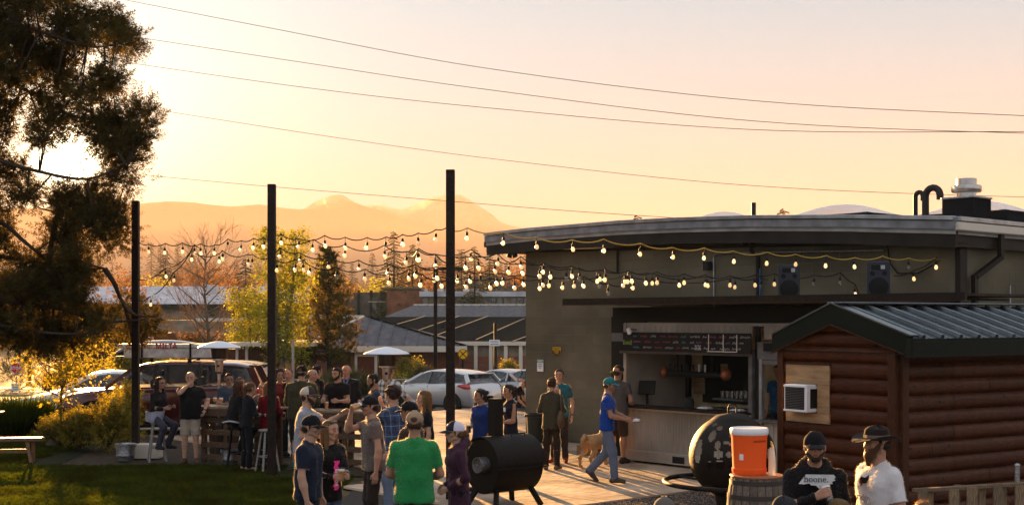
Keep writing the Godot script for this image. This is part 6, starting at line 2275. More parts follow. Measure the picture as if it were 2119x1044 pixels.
	put("crossarm", MB.new().box(Vector3(2.2, y - 0.7, 0), Vector3(1.9, 0.16, 0.16)), mats.bark, o)

	o = thing("pipe_rail", "low pipe rail at the back of the car park", "rail", Transform3D(Basis.IDENTITY, on_floor(700, 61)))
	for k in 7:
		put("rail_post", MB.new().tube([Vector3(-3 + k * 2.0, 0, 0), Vector3(-3 + k * 2.0, 0.9, 0)], 0.035, 6), mats.galvanized, o)
	put("top_rail", MB.new().tube([Vector3(-3.2, 0.9, 0), Vector3(9.2, 0.9, 0)], 0.035, 6), mats.galvanized, o)

# ---------------------------------------------------------------- garden things

func stool(label: String, at: Transform3D, h: float, m: Material) -> void:
	var o := thing("bar_stool", label, "stool", at, "bar stools at the high tables")
	put("seat", MB.new().lathe([[0.0, h - 0.035], [0.15, h - 0.035], [0.165, h - 0.02], [0.16, h], [0.0, h + 0.004]], 20), m, o)
	for k in 4:
		var a := PI / 4 + k * PI / 2
		put("leg", MB.new().bar(Vector3(cos(a) * 0.11, h - 0.04, sin(a) * 0.11), Vector3(cos(a) * 0.23, 0, sin(a) * 0.23), 0.035, 0.025, Vector3(cos(a), 0, sin(a))), m, o)
	var ring := []
	for k in 5:
		var a := PI / 4 + k * PI / 2
		ring.append(Vector3(cos(a) * 0.195, 0.27, sin(a) * 0.195))
	put("foot_rail", MB.new().tube(ring, 0.011, 5), m, o)

func high_table(label: String, a: Vector3, b: Vector3, h: float) -> void:

	var dir := (b - a).normalized()
	var o := thing("bar_counter", label, "bar counter", Transform3D(Basis(dir, Vector3.UP, dir.cross(Vector3.UP)), a), "plank bar counters")
	var L := a.distance_to(b)
	for k in 4:
		put("top_plank", MB.new().box(Vector3(L / 2, h - 0.022, -0.21 + k * 0.14), Vector3(L + 0.16, 0.044, 0.134), 0.006), mats.table_top, o)
	put("apron", MB.new().box(Vector3(L / 2, h - 0.115, 0.25), Vector3(L + 0.1, 0.14, 0.04), 0.006), mats.old_wood, o)
	put("apron", MB.new().box(Vector3(L / 2, h - 0.115, -0.25), Vector3(L + 0.1, 0.14, 0.04), 0.006), mats.old_wood, o)
	for k in 4:
		put("front_board", MB.new().box(Vector3(L / 2, 0.12 + k * 0.235, 0.17), Vector3(L - 0.05, 0.105, 0.022), 0.004), mats.old_wood, o)
	var n := int(L / 0.75) + 1
	for k in n + 1:
		for z in [-0.16, 0.115]:
			put("upright", MB.new().box(Vector3(0.06 + (L - 0.12) * k / n, (h - 0.05) / 2, z), Vector3(0.09, h - 0.05, 0.08), 0.005), mats.old_wood, o)

func bucket(label: String, at: Vector3, r: float, h: float) -> void:
	var o := thing("metal_bucket", label, "bucket", Transform3D(Basis.IDENTITY, at), "galvanized buckets")
	put("pail", MB.new().lathe([[0.0, 0.0], [r * 0.84, 0.0], [r * 0.9, h * 0.3], [r * 0.93, h * 0.32], [r * 0.92, h * 0.35], [r, h * 0.98], [r * 1.04, h], [r * 1.0, h * 1.01], [r * 0.97, h * 0.97], [r * 0.86, 0.03], [0.0, 0.03]], 24), mats.galvanized, o)
	for s in [-1, 1]:
		put("handle_lug", MB.new().box(Vector3(s * r * 1.02, h * 0.88, 0), Vector3(0.03, 0.06, 0.05), 0.008), mats.galvanized, o)

func heater(label: String, at: Vector3, top: float) -> void:
	var o := thing("patio_heater", label, "patio heater", Transform3D(Basis.IDENTITY, at), "mushroom patio heaters")
	put("base", MB.new().lathe([[0.0, 0.0], [0.23, 0.0], [0.23, 0.05], [0.20, 0.07], [0.20, 0.62], [0.08, 0.72], [0.0, 0.72]], 20), mats.heater_bronze, o)
	put("pole", MB.new().tube([Vector3(0, 0.7, 0), Vector3(0, top - 0.62, 0)], 0.034, 12), mats.stainless, o)
	put("collar", MB.new().lathe([[0.034, top - 0.66], [0.075, top - 0.62], [0.085, top - 0.40], [0.15, top - 0.385], [0.15, top - 0.36], [0.0, top - 0.36]], 20), mats.stainless, o)
	put("control_knob", MB.new().at(Vector3(0, top - 0.50, 0.085), Basis(Vector3.RIGHT, PI / 2)).lathe([[0.0, -0.01], [0.028, -0.01], [0.028, 0.012], [0.0, 0.014]], 10), mats.dark, o)
	put("burner_screen", MB.new().lathe([[0.135, top - 0.37], [0.155, top - 0.30], [0.165, top - 0.14], [0.16, top - 0.10], [0.0, top - 0.10]], 24), mats.heater_bronze, o)
	for k in 10:
		var a := TAU * k / 10.0
		put("screen_wire", MB.new().tube([Vector3(cos(a) * 0.145, top - 0.365, sin(a) * 0.145), Vector3(cos(a) * 0.17, top - 0.12, sin(a) * 0.17)], 0.005, 4), mats.steel_brown, o)
	put("hood", MB.new().lathe([[0.0, top - 0.07], [0.18, top - 0.085], [0.40, top - 0.125], [0.425, top - 0.14], [0.43, top - 0.13], [0.41, top - 0.11], [0.2, top - 0.035], [0.07, top - 0.008], [0.0, top]], 40), mats.heater_hood, o)

func pint(label: String, at: Transform3D, kind: String, group := "") -> void:
	var o := thing("beer_glass" if kind != "plastic" else "plastic_cup", label, "glass" if kind != "plastic" else "cup", at, group)
	if kind == "tulip":
		put("glass", MB.new().lathe([[0.0, 0.0], [0.034, 0.0], [0.034, 0.004], [0.006, 0.012], [0.006, 0.055], [0.022, 0.066], [0.042, 0.10], [0.040, 0.135], [0.034, 0.165]], 16), mats.glass, o)
		put("beer", MB.new().lathe([[0.0, 0.066], [0.020, 0.069], [0.039, 0.10], [0.0385, 0.12], [0.0, 0.12]], 16), mats.beer, o)
		put("foam", MB.new().lathe([[0.0, 0.121], [0.0375, 0.121], [0.035, 0.142], [0.0, 0.145]], 16), mats.foam, o)
	else:
		put("glass", MB.new().lathe([[0.0, 0.0], [0.030, 0.0], [0.034, 0.05], [0.043, 0.15], [0.041, 0.15], [0.032, 0.05], [0.028, 0.006], [0.0, 0.006]], 16), mats.glass if kind != "plastic" else mats.cup, o)
		if kind != "plastic" and kind != "empty":
			put("beer", MB.new().lathe([[0.0, 0.008], [0.0275, 0.008], [0.0315, 0.05], [0.0375, 0.115], [0.0, 0.115]], 16), mats.dark_beer if kind == "dark" else mats.beer, o)
			put("foam", MB.new().lathe([[0.0, 0.116], [0.0375, 0.116], [0.039, 0.132], [0.0, 0.134]], 16), mats.foam, o)

func make_garden_things() -> void:

	var ha := 1.09
	var a0 := P(424, 838, 25.2) * Vector3(1, 0, 1)
	var a1 := P(575, 838, 24.6) * Vector3(1, 0, 1)
	high_table("left plank bar counter with three glasses on it", a0, a1, ha)
	high_table("right plank bar counter under the man in the V-neck shirt", P(648, 845, 24.4) * Vector3(1, 0, 1), P(790, 845, 24.0) * Vector3(1, 0, 1), 1.07)
	var gy := ha + 0.001
	var k := 0
	for q in [[430, 25.15, "pint"], [444, 25.25, "tulip"], [457, 25.15, "tulip"]]:
		pint(["pint glass at the left end of the plank bar counter", "tulip glass of golden beer, left of the two on the bar counter", "tulip glass of amber beer, right of the two on the bar counter"][k], Transform3D(Basis.IDENTITY, Vector3((q[0] - CX) / F * q[1], gy, -q[1])), q[2], "beer glasses on the bar counter")
		k += 1
	pint("glass of red drink on the right plank bar counter", Transform3D(Basis.IDENTITY, Vector3((675 - CX) / F * 24.4, 1.071, -24.42)), "pint")
	stool("white bar stool under the woman with the jacket round her waist", yaw_at(P(325, 950, 25.3) * Vector3(1, 0, 1), 20), 0.78, mats.stool_white)
	stool("dark bar stool under the long haired woman in black", yaw_at(P(488, 950, 24.2) * Vector3(1, 0, 1), 10), 0.78, mats.rust_black)
	stool("white legged bar stool beside the middle post", yaw_at(P(553, 985, 23.6) * Vector3(1, 0, 1), 35), 0.76, mats.stool_white)
	bucket("galvanized bucket on the lawn beside the farthest post", P(259, 945, 25.4) * Vector3(1, 0, 1), 0.19, 0.33)
	bucket("galvanized bucket under the bar counter behind the dark stool", P(476, 962, 24.85) * Vector3(1, 0, 1), 0.17, 0.27)
	heater("patio heater with a pale hood above the left bar counter", P(453, 940, 26.3) * Vector3(1, 0, 1), P(453, 705, 26.3).y)
	heater("patio heater with a pale hood in front of the checked shirt", P(800, 950, 24.6) * Vector3(1, 0, 1), P(800, 717, 24.6).y)
	var wb := put("wooden_planter", MB.new().box(Vector3(0, 0.14, 0), Vector3(0.62, 0.28, 0.35), 0.01), mats.cream_trim)
	wb.position = P(300, 946, 25.9) * Vector3(1, 0, 1)
	tag(wb, "pale wooden box on the ground behind the white stool", "box")

	var bn := thing("wooden_bench", "thick wooden bench with splayed legs at the left edge", "bench", yaw_at(P(-4, 955, 25.0) * Vector3(1, 0, 1), 8))
	for s in [-0.075, 0.075]:
		put("seat_plank", MB.new().box(Vector3(-0.05, 0.445, s), Vector3(1.75, 0.07, 0.14), 0.015), mats.bench_wood, bn)
	for x in [-0.72, 0.58]:
		for s in [-1, 1]:
			put("leg", MB.new().bar(Vector3(x - 0.05 * s, 0.41, s * 0.05), Vector3(x + 0.02 * s + 0.04, 0, s * 0.19), 0.11, 0.05, Vector3(1, 0, 0), 0.008), mats.bench_wood, bn)
	put("stretcher", MB.new().box(Vector3(-0.06, 0.22, 0), Vector3(1.25, 0.08, 0.04), 0.006), mats.bench_wood, bn)
	var pt := thing("picnic_table", "edge of a wooden picnic table behind the bench", "picnic table", yaw_at(P(-84, 950, 28.0) * Vector3(1, 0, 1), 8))
	for s in 5:
		put("top_plank", MB.new().box(Vector3(0, 0.73, -0.3 + s * 0.15), Vector3(1.7, 0.04, 0.14), 0.006), mats.bench_wood, pt)
	for x in [-0.6, 0.6]:
		for s in [-1, 1]:
			put("leg", MB.new().bar(Vector3(x, 0.71, s * 0.12), Vector3(x, 0, s * 0.55), 0.09, 0.04, Vector3.RIGHT, 0.005), mats.bench_wood, pt)
	var i := 0
	for q in [[165, 918, 0.22], [112, 922, 0.18], [205, 930, 0.15], [92, 902, 0.20]]:
		var st := MB.new()
		st.ball(Vector3(0, q[2] * 0.35, 0), Vector3(q[2], q[2] * 0.6, q[2] * 0.75), 9, 6)
		for v in st.v.size():
			var pp := st.v[v]
			st.v[v] = pp * (1.0 + 0.12 * sin(pp.x * 31 + pp.y * 17) + 0.1 * cos(pp.z * 27))
		var so := put("edging_stone", st, mats.block_a)
		var dd: float = F * EYE / (q[1] - HY)
		so.position = Vector3((q[0] - CX) / F * dd, -0.03, -dd)
		tag(so, ["large brown edging stone below the glowing shrubs", "edging stone at the left foot of the low glowing shrub", "small edging stone nearest the farthest post", "edging stone behind the bench end"][i], "stone", "edging stones of the shrub bed")
		i += 1

	var s0 := P(1043, 965, 19.3)
	var sm := thing("barrel_smoker", "big black barrel smoker with a square chimney and splayed legs", "smoker", Transform3D(Basis(Vector3(0.77, 0, -0.64), Vector3.UP, Vector3(0.64, 0, 0.77)), Vector3(s0.x, 0, s0.z)))
	var r := 0.41
	var L := 0.86
	var along := Basis(Vector3(0, 0, 1), -PI / 2)
	put("drum", MB.new().at(Vector3(-L / 2, 0.61, 0), along).lathe([[0.0, 0.0], [r - 0.02, 0.0], [r, 0.02], [r, L - 0.02], [r - 0.02, L], [0.0, L]], 40), mats.rust_black, sm)
	put("lid", MB.new().at(Vector3(-L / 2 - 0.02, 0.61, 0), along).lathe([[r + 0.004, 0.0], [r + 0.018, 0.0], [r + 0.018, L + 0.04], [r + 0.004, L + 0.04]], 26, PI * 0.52, PI * 1.49), mats.rust_black, sm)
	put("lid_seam", MB.new().box(Vector3(0, 0.585, r + 0.012), Vector3(L + 0.04, 0.025, 0.03)), mats.rust_black, sm)
	put("air_inlet", MB.new().at(Vector3(-L / 2 - 0.16, 0.64, 0.10), along).lathe([[0.0, 0.03], [0.10, 0.03], [0.10, 0.0], [0.115, 0.0], [0.115, 0.17], [0.0, 0.17]], 24), mats.galvanized, sm)
	var chx := P(1030, 900, 19.4) - Vector3(s0.x, 0, s0.z)
	put("chimney", MB.new().box(Vector3(-0.12, 1.27, -0.05), Vector3(0.165, 0.62, 0.165), 0.008), mats.rust_black, sm)
	put("chimney_base", MB.new().box(Vector3(-0.12, 1.0, -0.05), Vector3(0.22, 0.06, 0.22), 0.01), mats.rust_black, sm)
	put("lid_handle", MB.new().tube([Vector3(0.05, 1.0, 0.10), Vector3(0.05, 1.06, 0.12), Vector3(0.3, 1.06, 0.12), Vector3(0.3, 1.0, 0.10)], 0.012, 6), mats.rust_black, sm)
	for q in [[-0.30, 0.2], [0.30, 0.2], [-0.30, -0.2], [0.30, -0.2]]:
		put("leg", MB.new().bar(Vector3(q[0], 0.32, q[1]), Vector3(q[0] * 1.45, 0, q[1] * 1.7), 0.085, 0.05, Vector3.RIGHT, 0.006), mats.rust_black, sm)

	var g0 := P(1516, 940, 18.3)
	var fg := thing("fire_globe", "rusty steel fire globe with leaf shaped cut-outs behind the orange cooler", "fire pit", Transform3D(Basis.IDENTITY, Vector3(g0.x, 0, g0.z)))
	var holes := [[-62, 10, 11, 26], [-40, -8, 8, 9], [-42, 33, 9, 13], [-30, 20, 6, 9], [-28, 8, 10, 8], [-26, -6, 9, 9], [-18, 24, 5, 4], [-14, 8, 6, 6], [-12, -7, 5, 4], [-9, 22, 7, 5], [-10, 36, 7, 6], [-7, 15, 6, 5], [-1, 9, 9, 9], [-3, -7, 11, 8], [3, 43, 8, 4], [-34, 46, 10, 6], [-50, 52, 10, 5], [14, 26, 9, 8], [20, 8, 8, 11], [34, 18, 9, 9], [30, -6, 8, 7], [48, 6, 9, 13], [46, 32, 9, 8], [62, 18, 9, 10]]
	var rad := 0.605
	var cy := 0.83
	var sph := MB.new()
	var nu := 180
	var nv := 90
	var pts := []
	for j in nv + 1:
		var e := -PI / 2 + PI * j / nv
		var row := []
		for m in nu:
			var a := TAU * m / nu
			var q := Vector3(sin(a) * cos(e), sin(e), cos(a) * cos(e))
			row.append(sph.vert(Vector3(0, cy, 0) + q * rad * Vector3(1, 0.97, 1), q))
		pts.append(row)
	for j in nv:
		var e := rad_to_deg(-PI / 2 + PI * (j + 0.5) / nv)
		for m in nu:
			var a := rad_to_deg(TAU * (m + 0.5) / nu)
			if a > 180:
				a -= 360
			var open := absf(a) > 105 and e > -14 and e < 52
			for q in holes:
				if pow((a - q[0]) / (q[2] * 0.66), 2.0) + pow((e - q[1]) / (q[3] * 0.66), 2.0) < 1.0:
					open = true
			if open:
				continue
			var m2 := (m + 1) % nu
			sph.face(pts[j][m], pts[j][m2], pts[j + 1][m2])
			sph.face(pts[j][m], pts[j + 1][m2], pts[j + 1][m])
	put("globe", sph, mats.rust_black, fg)
	put("cap_plate", MB.new().lathe([[0.30, cy + 0.515], [0.22, cy + 0.575], [0.0, cy + 0.615]], 24), mats.rust_black, fg)
	var ty := cy + 0.60
	put("top_handle", MB.new().tube([Vector3(-0.055, ty, 0), Vector3(-0.06, ty + 0.08, 0), Vector3(-0.035, ty + 0.125, 0), Vector3(0.035, ty + 0.125, 0), Vector3(0.06, ty + 0.08, 0), Vector3(0.055, ty, 0)], 0.012, 6), mats.rust_black, fg)
	var ring := []
	for m in 49:
		var a := TAU * m / 48.0
		ring.append(Vector3(cos(a) * 0.95, 0.47, sin(a) * 0.95))
	put("ring_rail", MB.new().tube(ring, 0.033, 10, false), mats.rust_black, fg)
	for m in 4:
		var a := TAU * (m + 0.5) / 4.0
		put("ring_arm", MB.new().tube([Vector3(cos(a) * 0.50, 0.45, sin(a) * 0.50), Vector3(cos(a) * 0.94, 0.47, sin(a) * 0.94)], 0.018, 6), mats.rust_black, fg)
	put("pedestal", MB.new().lathe([[0.0, 0.0], [0.42, 0.0], [0.40, 0.05], [0.22, 0.14], [0.25, 0.30], [0.0, 0.32]], 24), mats.rust_black, fg)

	var b0 := P(1566, 985, 15.0)
	var br := thing("whiskey_barrel", "weathered oak barrel with a reddish top under the orange cooler", "barrel", Transform3D(Basis.IDENTITY, Vector3(b0.x, 0, b0.z)))
	var bh := b0.y
	var prof := func(f: float) -> float: return 0.285 + 0.055 * (1.0 - pow(f * 2 - 1, 2.0))
	for m in 22:
		var st := MB.new()
		var rows := []
		for j in 9:
			var f := j / 8.0
			var rr: float = prof.call(f)
			var row := []
			for s in 4:
				var a := TAU * (m + 0.04 + 0.92 * s / 3.0) / 22.0
				var bump := 0.006 if s in [1, 2] else 0.0
				row.append(Vector3(cos(a) * (rr + bump), f * bh, -sin(a) * (rr + bump)))
			rows.append(row)
		st.grid(rows)
		put("stave", st, mats.stave if (m * 7) % 3 else mats.stave_b, br)
	for f in [0.06, 0.23, 0.40, 0.60, 0.77, 0.94]:
		var rr: float = prof.call(f) + 0.011
		put("hoop", MB.new().lathe([[rr - 0.008, f * bh - 0.028], [rr, f * bh - 0.026], [rr, f * bh + 0.026], [rr - 0.008, f * bh + 0.028]], 32), mats.hoop, br)
	put("head", MB.new().lathe([[0.27, bh - 0.03], [0.0, bh - 0.028]], 32), mats.stave_b, br)
	put("top_board", MB.new().lathe([[0.0, bh], [0.30, bh], [0.305, bh + 0.012], [0.30, bh + 0.022], [0.0, bh + 0.023]], 32), mats.barrel_top, br)
	var c0 := P(1551, 985, 15.05)
	var co := thing("drink_cooler", "big orange drink cooler with a white lid on the oak barrel", "cooler", Transform3D(Basis(Vector3.UP, 0.35), Vector3(c0.x, bh + 0.024, c0.z)))
	var chh := P(0, 884, 15.05).y - bh - 0.024
	put("tub", MB.new().lathe([[0.0, 0.0], [0.185, 0.0], [0.198, 0.02], [0.200, chh * 0.13], [0.190, chh * 0.14], [0.205, chh * 0.80], [0.212, chh * 0.84], [0.212, chh * 0.86], [0.0, chh * 0.86]], 36), mats.orange_plastic, co)
	put("lid", MB.new().lathe([[0.214, chh * 0.855], [0.220, chh * 0.87], [0.220, chh * 0.97], [0.208, chh], [0.15, chh * 0.985], [0.0, chh * 0.985]], 36), mats.white_plastic, co)
	put("handle_recess", MB.new().at(Vector3(0.02, chh * 0.735, 0.202), Basis(Vector3.UP, 0.1)).box(Vector3.ZERO, Vector3(0.17, 0.022, 0.012), 0.005), mat("orange_dark", Color(0.40, 0.05, 0.01), 0.5), co)
	put("tap_label", MB.new().at(Vector3(-0.165, chh * 0.39, 0.105), Basis(Vector3.UP, -1.0)).box(Vector3.ZERO, Vector3(0.05, 0.07, 0.006), 0.002), mats.white_plastic, co)
	var cs := thing("cup_stack", "tall stack of clear plastic cups beside the orange cooler", "cups", Transform3D(Basis.IDENTITY, Vector3((1598 - CX) / F * 14.9, bh + 0.024, -14.9)))
	var ctop := P(0, 925, 14.9).y - bh - 0.024
	for m in 11:
		var y0 := m * (ctop - 0.12) / 10.0
		put("cup", MB.new().lathe([[0.0, y0 + 0.12], [0.026, y0 + 0.12], [0.042, y0 + 0.004], [0.044, y0]], 16), mats.cup, cs)

	var tb := P(1109, 912, 29.2)
	var bin := thing("rubbish_bin", "dark tapered rubbish bin against the block wall", "bin", Transform3D(Basis.IDENTITY, Vector3(tb.x, 0, tb.z)))
	put("tub", MB.new().lathe([[0.0, 0.0], [0.18, 0.0], [0.21, 0.57], [0.225, 0.575], [0.228, 0.63], [0.20, 0.64], [0.19, 0.60], [0.17, 0.05], [0.0, 0.05]], 24), mats.green_bin, bin)
	for s in [-1, 1]:
		put("handle", MB.new().box(Vector3(s * 0.235, 0.59, 0), Vector3(0.04, 0.05, 0.1), 0.01), mats.green_bin, bin)

# ---------------------------------------------------------------- bodies: a field of tapered capsules, meshed as surface nets

static func nets(bones: Array, cell: float, k: float) -> Array:
	var lo := Vector3.ONE * 1e9
	var hi := -lo
	var m := 2.2 / k + cell * 1.2
	for b in bones:
		var r := maxf(b[3], b[7]) + m + cell
		for q in [Vector3(b[0], b[1], b[2]), Vector3(b[4], b[5], b[6])]:
			lo = lo.min(q - Vector3.ONE * r)
			hi = hi.max(q + Vector3.ONE * r)
	var n := Vector3i(((hi - lo) / cell).ceil()) + Vector3i.ONE
	var sx := 1
	var sy := n.x
	var sz := n.x * n.y
	var field := PackedFloat32Array()
	field.resize(n.x * n.y * n.z)
	for b in bones:
		var a := Vector3(b[0], b[1], b[2]) - lo
		var ba := Vector3(b[4], b[5], b[6]) - lo - a
		var ra: float = b[3]
		var dr: float = b[7] - b[3]
		var r := maxf(b[3], b[7]) + m
		var il := 1.0 / maxf(ba.length_squared(), 1e-9)
		var c0 := Vector3i(((a.min(a + ba) - Vector3.ONE * r) / cell).floor()).clamp(Vector3i.ZERO, n - Vector3i.ONE)
		var c1 := Vector3i(((a.max(a + ba) + Vector3.ONE * r) / cell).ceil()).clamp(Vector3i.ZERO, n - Vector3i.ONE)
		for z in range(c0.z, c1.z + 1):
			for y in range(c0.y, c1.y + 1):
				var at := z * sz + y * sy + c0.x
				var p := Vector3(c0.x, y, z) * cell - a
				for x in range(c0.x, c1.x + 1):
					var t := clampf(p.dot(ba) * il, 0.0, 1.0)
					var d := (p - ba * t).length() - ra - dr * t
					if d < m:
						field[at] += exp(-d * k)
					at += 1
					p.x += cell
	var where := PackedInt32Array()
	where.resize(field.size())
	where.fill(-1)
	var v := PackedVector3Array()
	var nor := PackedVector3Array()
	var idx := PackedInt32Array()
	var off := PackedInt32Array([0, sx, sy, sx + sy, sz, sz + sx, sz + sy, sz + sx + sy])
	var ea := PackedInt32Array([0, 2, 4, 6, 0, 1, 4, 5, 0, 1, 2, 3])
	var eb := PackedInt32Array([1, 3, 5, 7, 2, 3, 6, 7, 4, 5, 6, 7])
	var g := PackedFloat32Array()
	g.resize(8)
	for z in n.z - 1:
		for y in n.y - 1:
			var at := z * sz + y * sy
			var was := (field[at] > 1.0) and (field[at + sy] > 1.0) and (field[at + sz] > 1.0) and (field[at + sy + sz] > 1.0)
			var none := (field[at] <= 1.0) and (field[at + sy] <= 1.0) and (field[at + sz] <= 1.0) and (field[at + sy + sz] <= 1.0)
			for x in n.x - 1:
				var q := at + 1
				var all1 := (field[q] > 1.0) and (field[q + sy] > 1.0) and (field[q + sz] > 1.0) and (field[q + sy + sz] > 1.0)
				var none1 := (field[q] <= 1.0) and (field[q + sy] <= 1.0) and (field[q + sz] <= 1.0) and (field[q + sy + sz] <= 1.0)
				if not ((was and all1) or (none and none1)):
					for c in 8:
						g[c] = log(maxf(field[at + off[c]], 1e-7))
					var sum := Vector3.ZERO
					var cnt := 0
					for e in 12:
						var g0 := g[ea[e]]
						var g1 := g[eb[e]]
						if (g0 > 0.0) != (g1 > 0.0):
							var f := g0 / (g0 - g1)
							var i := ea[e]
							var p := Vector3(i & 1, (i >> 1) & 1, i >> 2)
							p[0 if e < 4 else (1 if e < 8 else 2)] += f
							sum += p
							cnt += 1
					if cnt:
						where[at] = v.size()
						v.append(lo + (Vector3(x, y, z) + sum / cnt) * cell)
						nor.append(-Vector3(g[1] + g[3] + g[5] + g[7] - g[0] - g[2] - g[4] - g[6], g[2] + g[3] + g[6] + g[7] - g[0] - g[1] - g[4] - g[5], g[4] + g[5] + g[6] + g[7] - g[0] - g[1] - g[2] - g[3]).normalized())
				was = all1
				none = none1
				at += 1
	for z in range(1, n.z - 1):
		for y in range(1, n.y - 1):
			for x in range(1, n.x - 1):
				var at := z * sz + y * sy + x
				if where[at] < 0:
					continue
				var here := field[at] > 1.0
				for ax in 3:
					var s0 := sx if ax == 0 else (sy if ax == 1 else sz)
					if (field[at + s0] > 1.0) == here:
						continue
					var s1 := sy if ax == 0 else (sz if ax == 1 else sx)
					var s2 := sz if ax == 0 else (sx if ax == 1 else sy)
					var a := where[at]
					var b := where[at - s1]
					var c := where[at - s1 - s2]
					var d := where[at - s2]
					if b < 0 or c < 0 or d < 0:
						continue
					if here:
						idx.append_array(PackedInt32Array([a, c, b, a, d, c]))
					else:
						idx.append_array(PackedInt32Array([a, b, c, a, c, d]))
	return [v, nor, idx, null]

func job(bones: Array, cell: float, k: float) -> int:
	jobs.append([bones, cell, k])
	return jobs.size() - 1

func run_job(i: int) -> void:
	results[i] = nets(jobs[i][0], jobs[i][1], jobs[i][2])

static func bone(a: Vector3, ra: float, b: Vector3, rb: float) -> PackedFloat32Array:
	return PackedFloat32Array([a.x, a.y, a.z, ra, b.x, b.y, b.z, rb])

# ---------------------------------------------------------------- heads, hands, hair (built once, then set on every body)

var kit := {}

func V(x: float, y: float, z: float) -> Vector3:
	return Vector3(x, y, z)

func make_kit() -> void:
	for sex in ["m", "f"]:
		var j := 1.0 if sex == "m" else 0.88
		var b := [bone(V(0, .035, -.032), .079, V(0, .038, .016), .078), bone(V(0, -.02, .03), .062, V(0, -.082, .052), .030 * j),
			bone(V(-.045 * j, -.055, .0), .028, V(-.01, -.088, .055), .022 * j), bone(V(.045 * j, -.055, .0), .028, V(.01, -.088, .055), .022 * j),
			bone(V(0, .012, .089), .008, V(0, -.026, .104), .012), bone(V(-.012, -.03, .093), .008, V(.012, -.03, .093), .008),
			bone(V(-.04, .027, .074), .011 * j, V(.04, .027, .074), .011 * j), bone(V(-.042, -.018, .062), .022, V(.042, -.018, .062), .022),
			bone(V(-.018, -.052, .083), .008, V(.018, -.052, .083), .008), bone(V(-.014, -.060, .082), .008, V(.014, -.060, .082), .008),
			bone(V(-.079, .012, -.012), .012, V(-.080, -.022, -.004), .010), bone(V(.079, .012, -.012), .012, V(.080, -.022, -.004), .010),
			bone(V(0, -.05, -.03), .055 * j, V(0, -.17, -.03), .054 * j)]
		kit["head_" + sex] = job(b, 0.0068, 170.0)
	for pose in ["rest", "grip", "open"]:
		var b := []
		var zs := [.029, .010, -.010, -.027]
		var ln := [.072, .082, .075, .058]
		for f in 4:
			b.append(bone(V(0, -.012, zs[f] * .6), .016, V(0, -.088, zs[f]), .0115))
			var p := V(0, -.09, zs[f])
			var a := 0.15
			var seg := [.46, .32, .24]
			for s in 3:
				a += {"rest": [.22, .32, .25], "grip": [.55, .85, .75], "open": [-.08, .02, .03]}[pose][s]
				var fan: float = zs[f] * (1.6 if pose == "open" else 0.4)
				var q: Vector3 = p + V(sin(a), -cos(a), fan * 6.0 * ln[f]) * ln[f] * seg[s]
				b.append(bone(p, .0095 - s * .0008, q, .0088 - s * .0008))
				p = q
		var th: Array = {"rest": [V(.006, -.022, .022), V(.016, -.058, .050), V(.028, -.090, .052)], "grip": [V(.006, -.022, .022), V(.034, -.050, .046), V(.070, -.068, .040)], "open": [V(.0, -.022, .022), V(.012, -.050, .062), V(.016, -.076, .086)]}[pose]
		b.append(bone(th[0], .015, th[1], .0115))
		b.append(bone(th[1], .0115, th[2], .009))
		b.append(bone(V(0, .03, 0), .026, V(0, -.01, 0), .024))
		kit["hand_" + pose] = job(b, 0.0052, 330.0)

	var cap := [bone(V(0, .050, -.038), .079, V(0, .056, .006), .078), bone(V(-.03, .0, -.052), .055, V(.03, .0, -.052), .055)]
	var under := [bone(V(-.035, -.012, -.058), .046, V(.035, -.012, -.058), .046)]
	var temple := [bone(V(-.066, .03, .01), .020, V(-.068, -.01, -.005), .014), bone(V(.066, .03, .01), .020, V(.068, -.01, -.005), .014)]
	var r := RandomNumberGenerator.new()
	r.seed = 77
	var kinds := {
		"short": cap + temple + [bone(V(-.03, .10, .02), .025, V(.03, .105, .03), .025)],
		"crop": [bone(V(0, .043, -.040), .081, V(0, .047, .0), .080), bone(V(-.03, .0, -.055), .056, V(.03, .0, -.055), .056)],
		"fringe": [bone(V(-.045, .0, -.055), .046, V(.045, .0, -.055), .046), bone(V(-.068, .0, -.03), .018, V(-.07, .005, .0), .014), bone(V(.068, .0, -.03), .018, V(.07, .005, .0), .014)],
		"long": cap + temple + [bone(V(-.07, .03, .0), .026, V(-.085, -.20, .01), .026), bone(V(.07, .03, .0), .026, V(.085, -.20, .01), .026), bone(V(-.04, 0, -.07), .05, V(-.05, -.24, -.075), .035), bone(V(.04, 0, -.07), .05, V(.05, -.24, -.075), .035)],
		"under": under + temple,
		"tail_cap": under + temple + [bone(V(0, .01, -.115), .026, V(0, -.03, -.135), .032), bone(V(0, -.03, -.135), .032, V(0, -.15, -.10), .018), bone(V(-.06, -.02, -.01), .022, V(-.07, -.15, .01), .016)],
		"long_cap": under + temple,
		"bun": cap + temple + [bone(V(0, .058, -.115), .038, V(.01, .062, -.128), .034)],
		"tail": cap + temple + [bone(V(0, .06, -.105), .026, V(0, .02, -.135), .034), bone(V(0, .02, -.135), .034, V(0, -.12, -.12), .018)],
		"hangdown": cap + [bone(V(-.05, .05, .0), .05, V(-.06, .22, .02), .03), bone(V(.05, .05, .0), .05, V(.06, .22, .02), .03), bone(V(0, .06, .0), .06, V(0, .26, .03), .04)]}
	var curls := cap.duplicate()
	for q in 46:
		var d := V(r.randfn(), r.randfn() + 0.5, r.randfn() - 0.5).normalized()
		if d.z > 0.45 and d.y < 0.55 or d.y < -0.55:
			continue
		var p := V(0, .035, -.012) + d * V(.088, .092, .098)
		curls.append(bone(p, .027, p + d * .012, .024))
	kinds["curly"] = curls + temple
	for key in kinds:
		kit["hair_" + key] = job(kinds[key], 0.0085, 150.0)
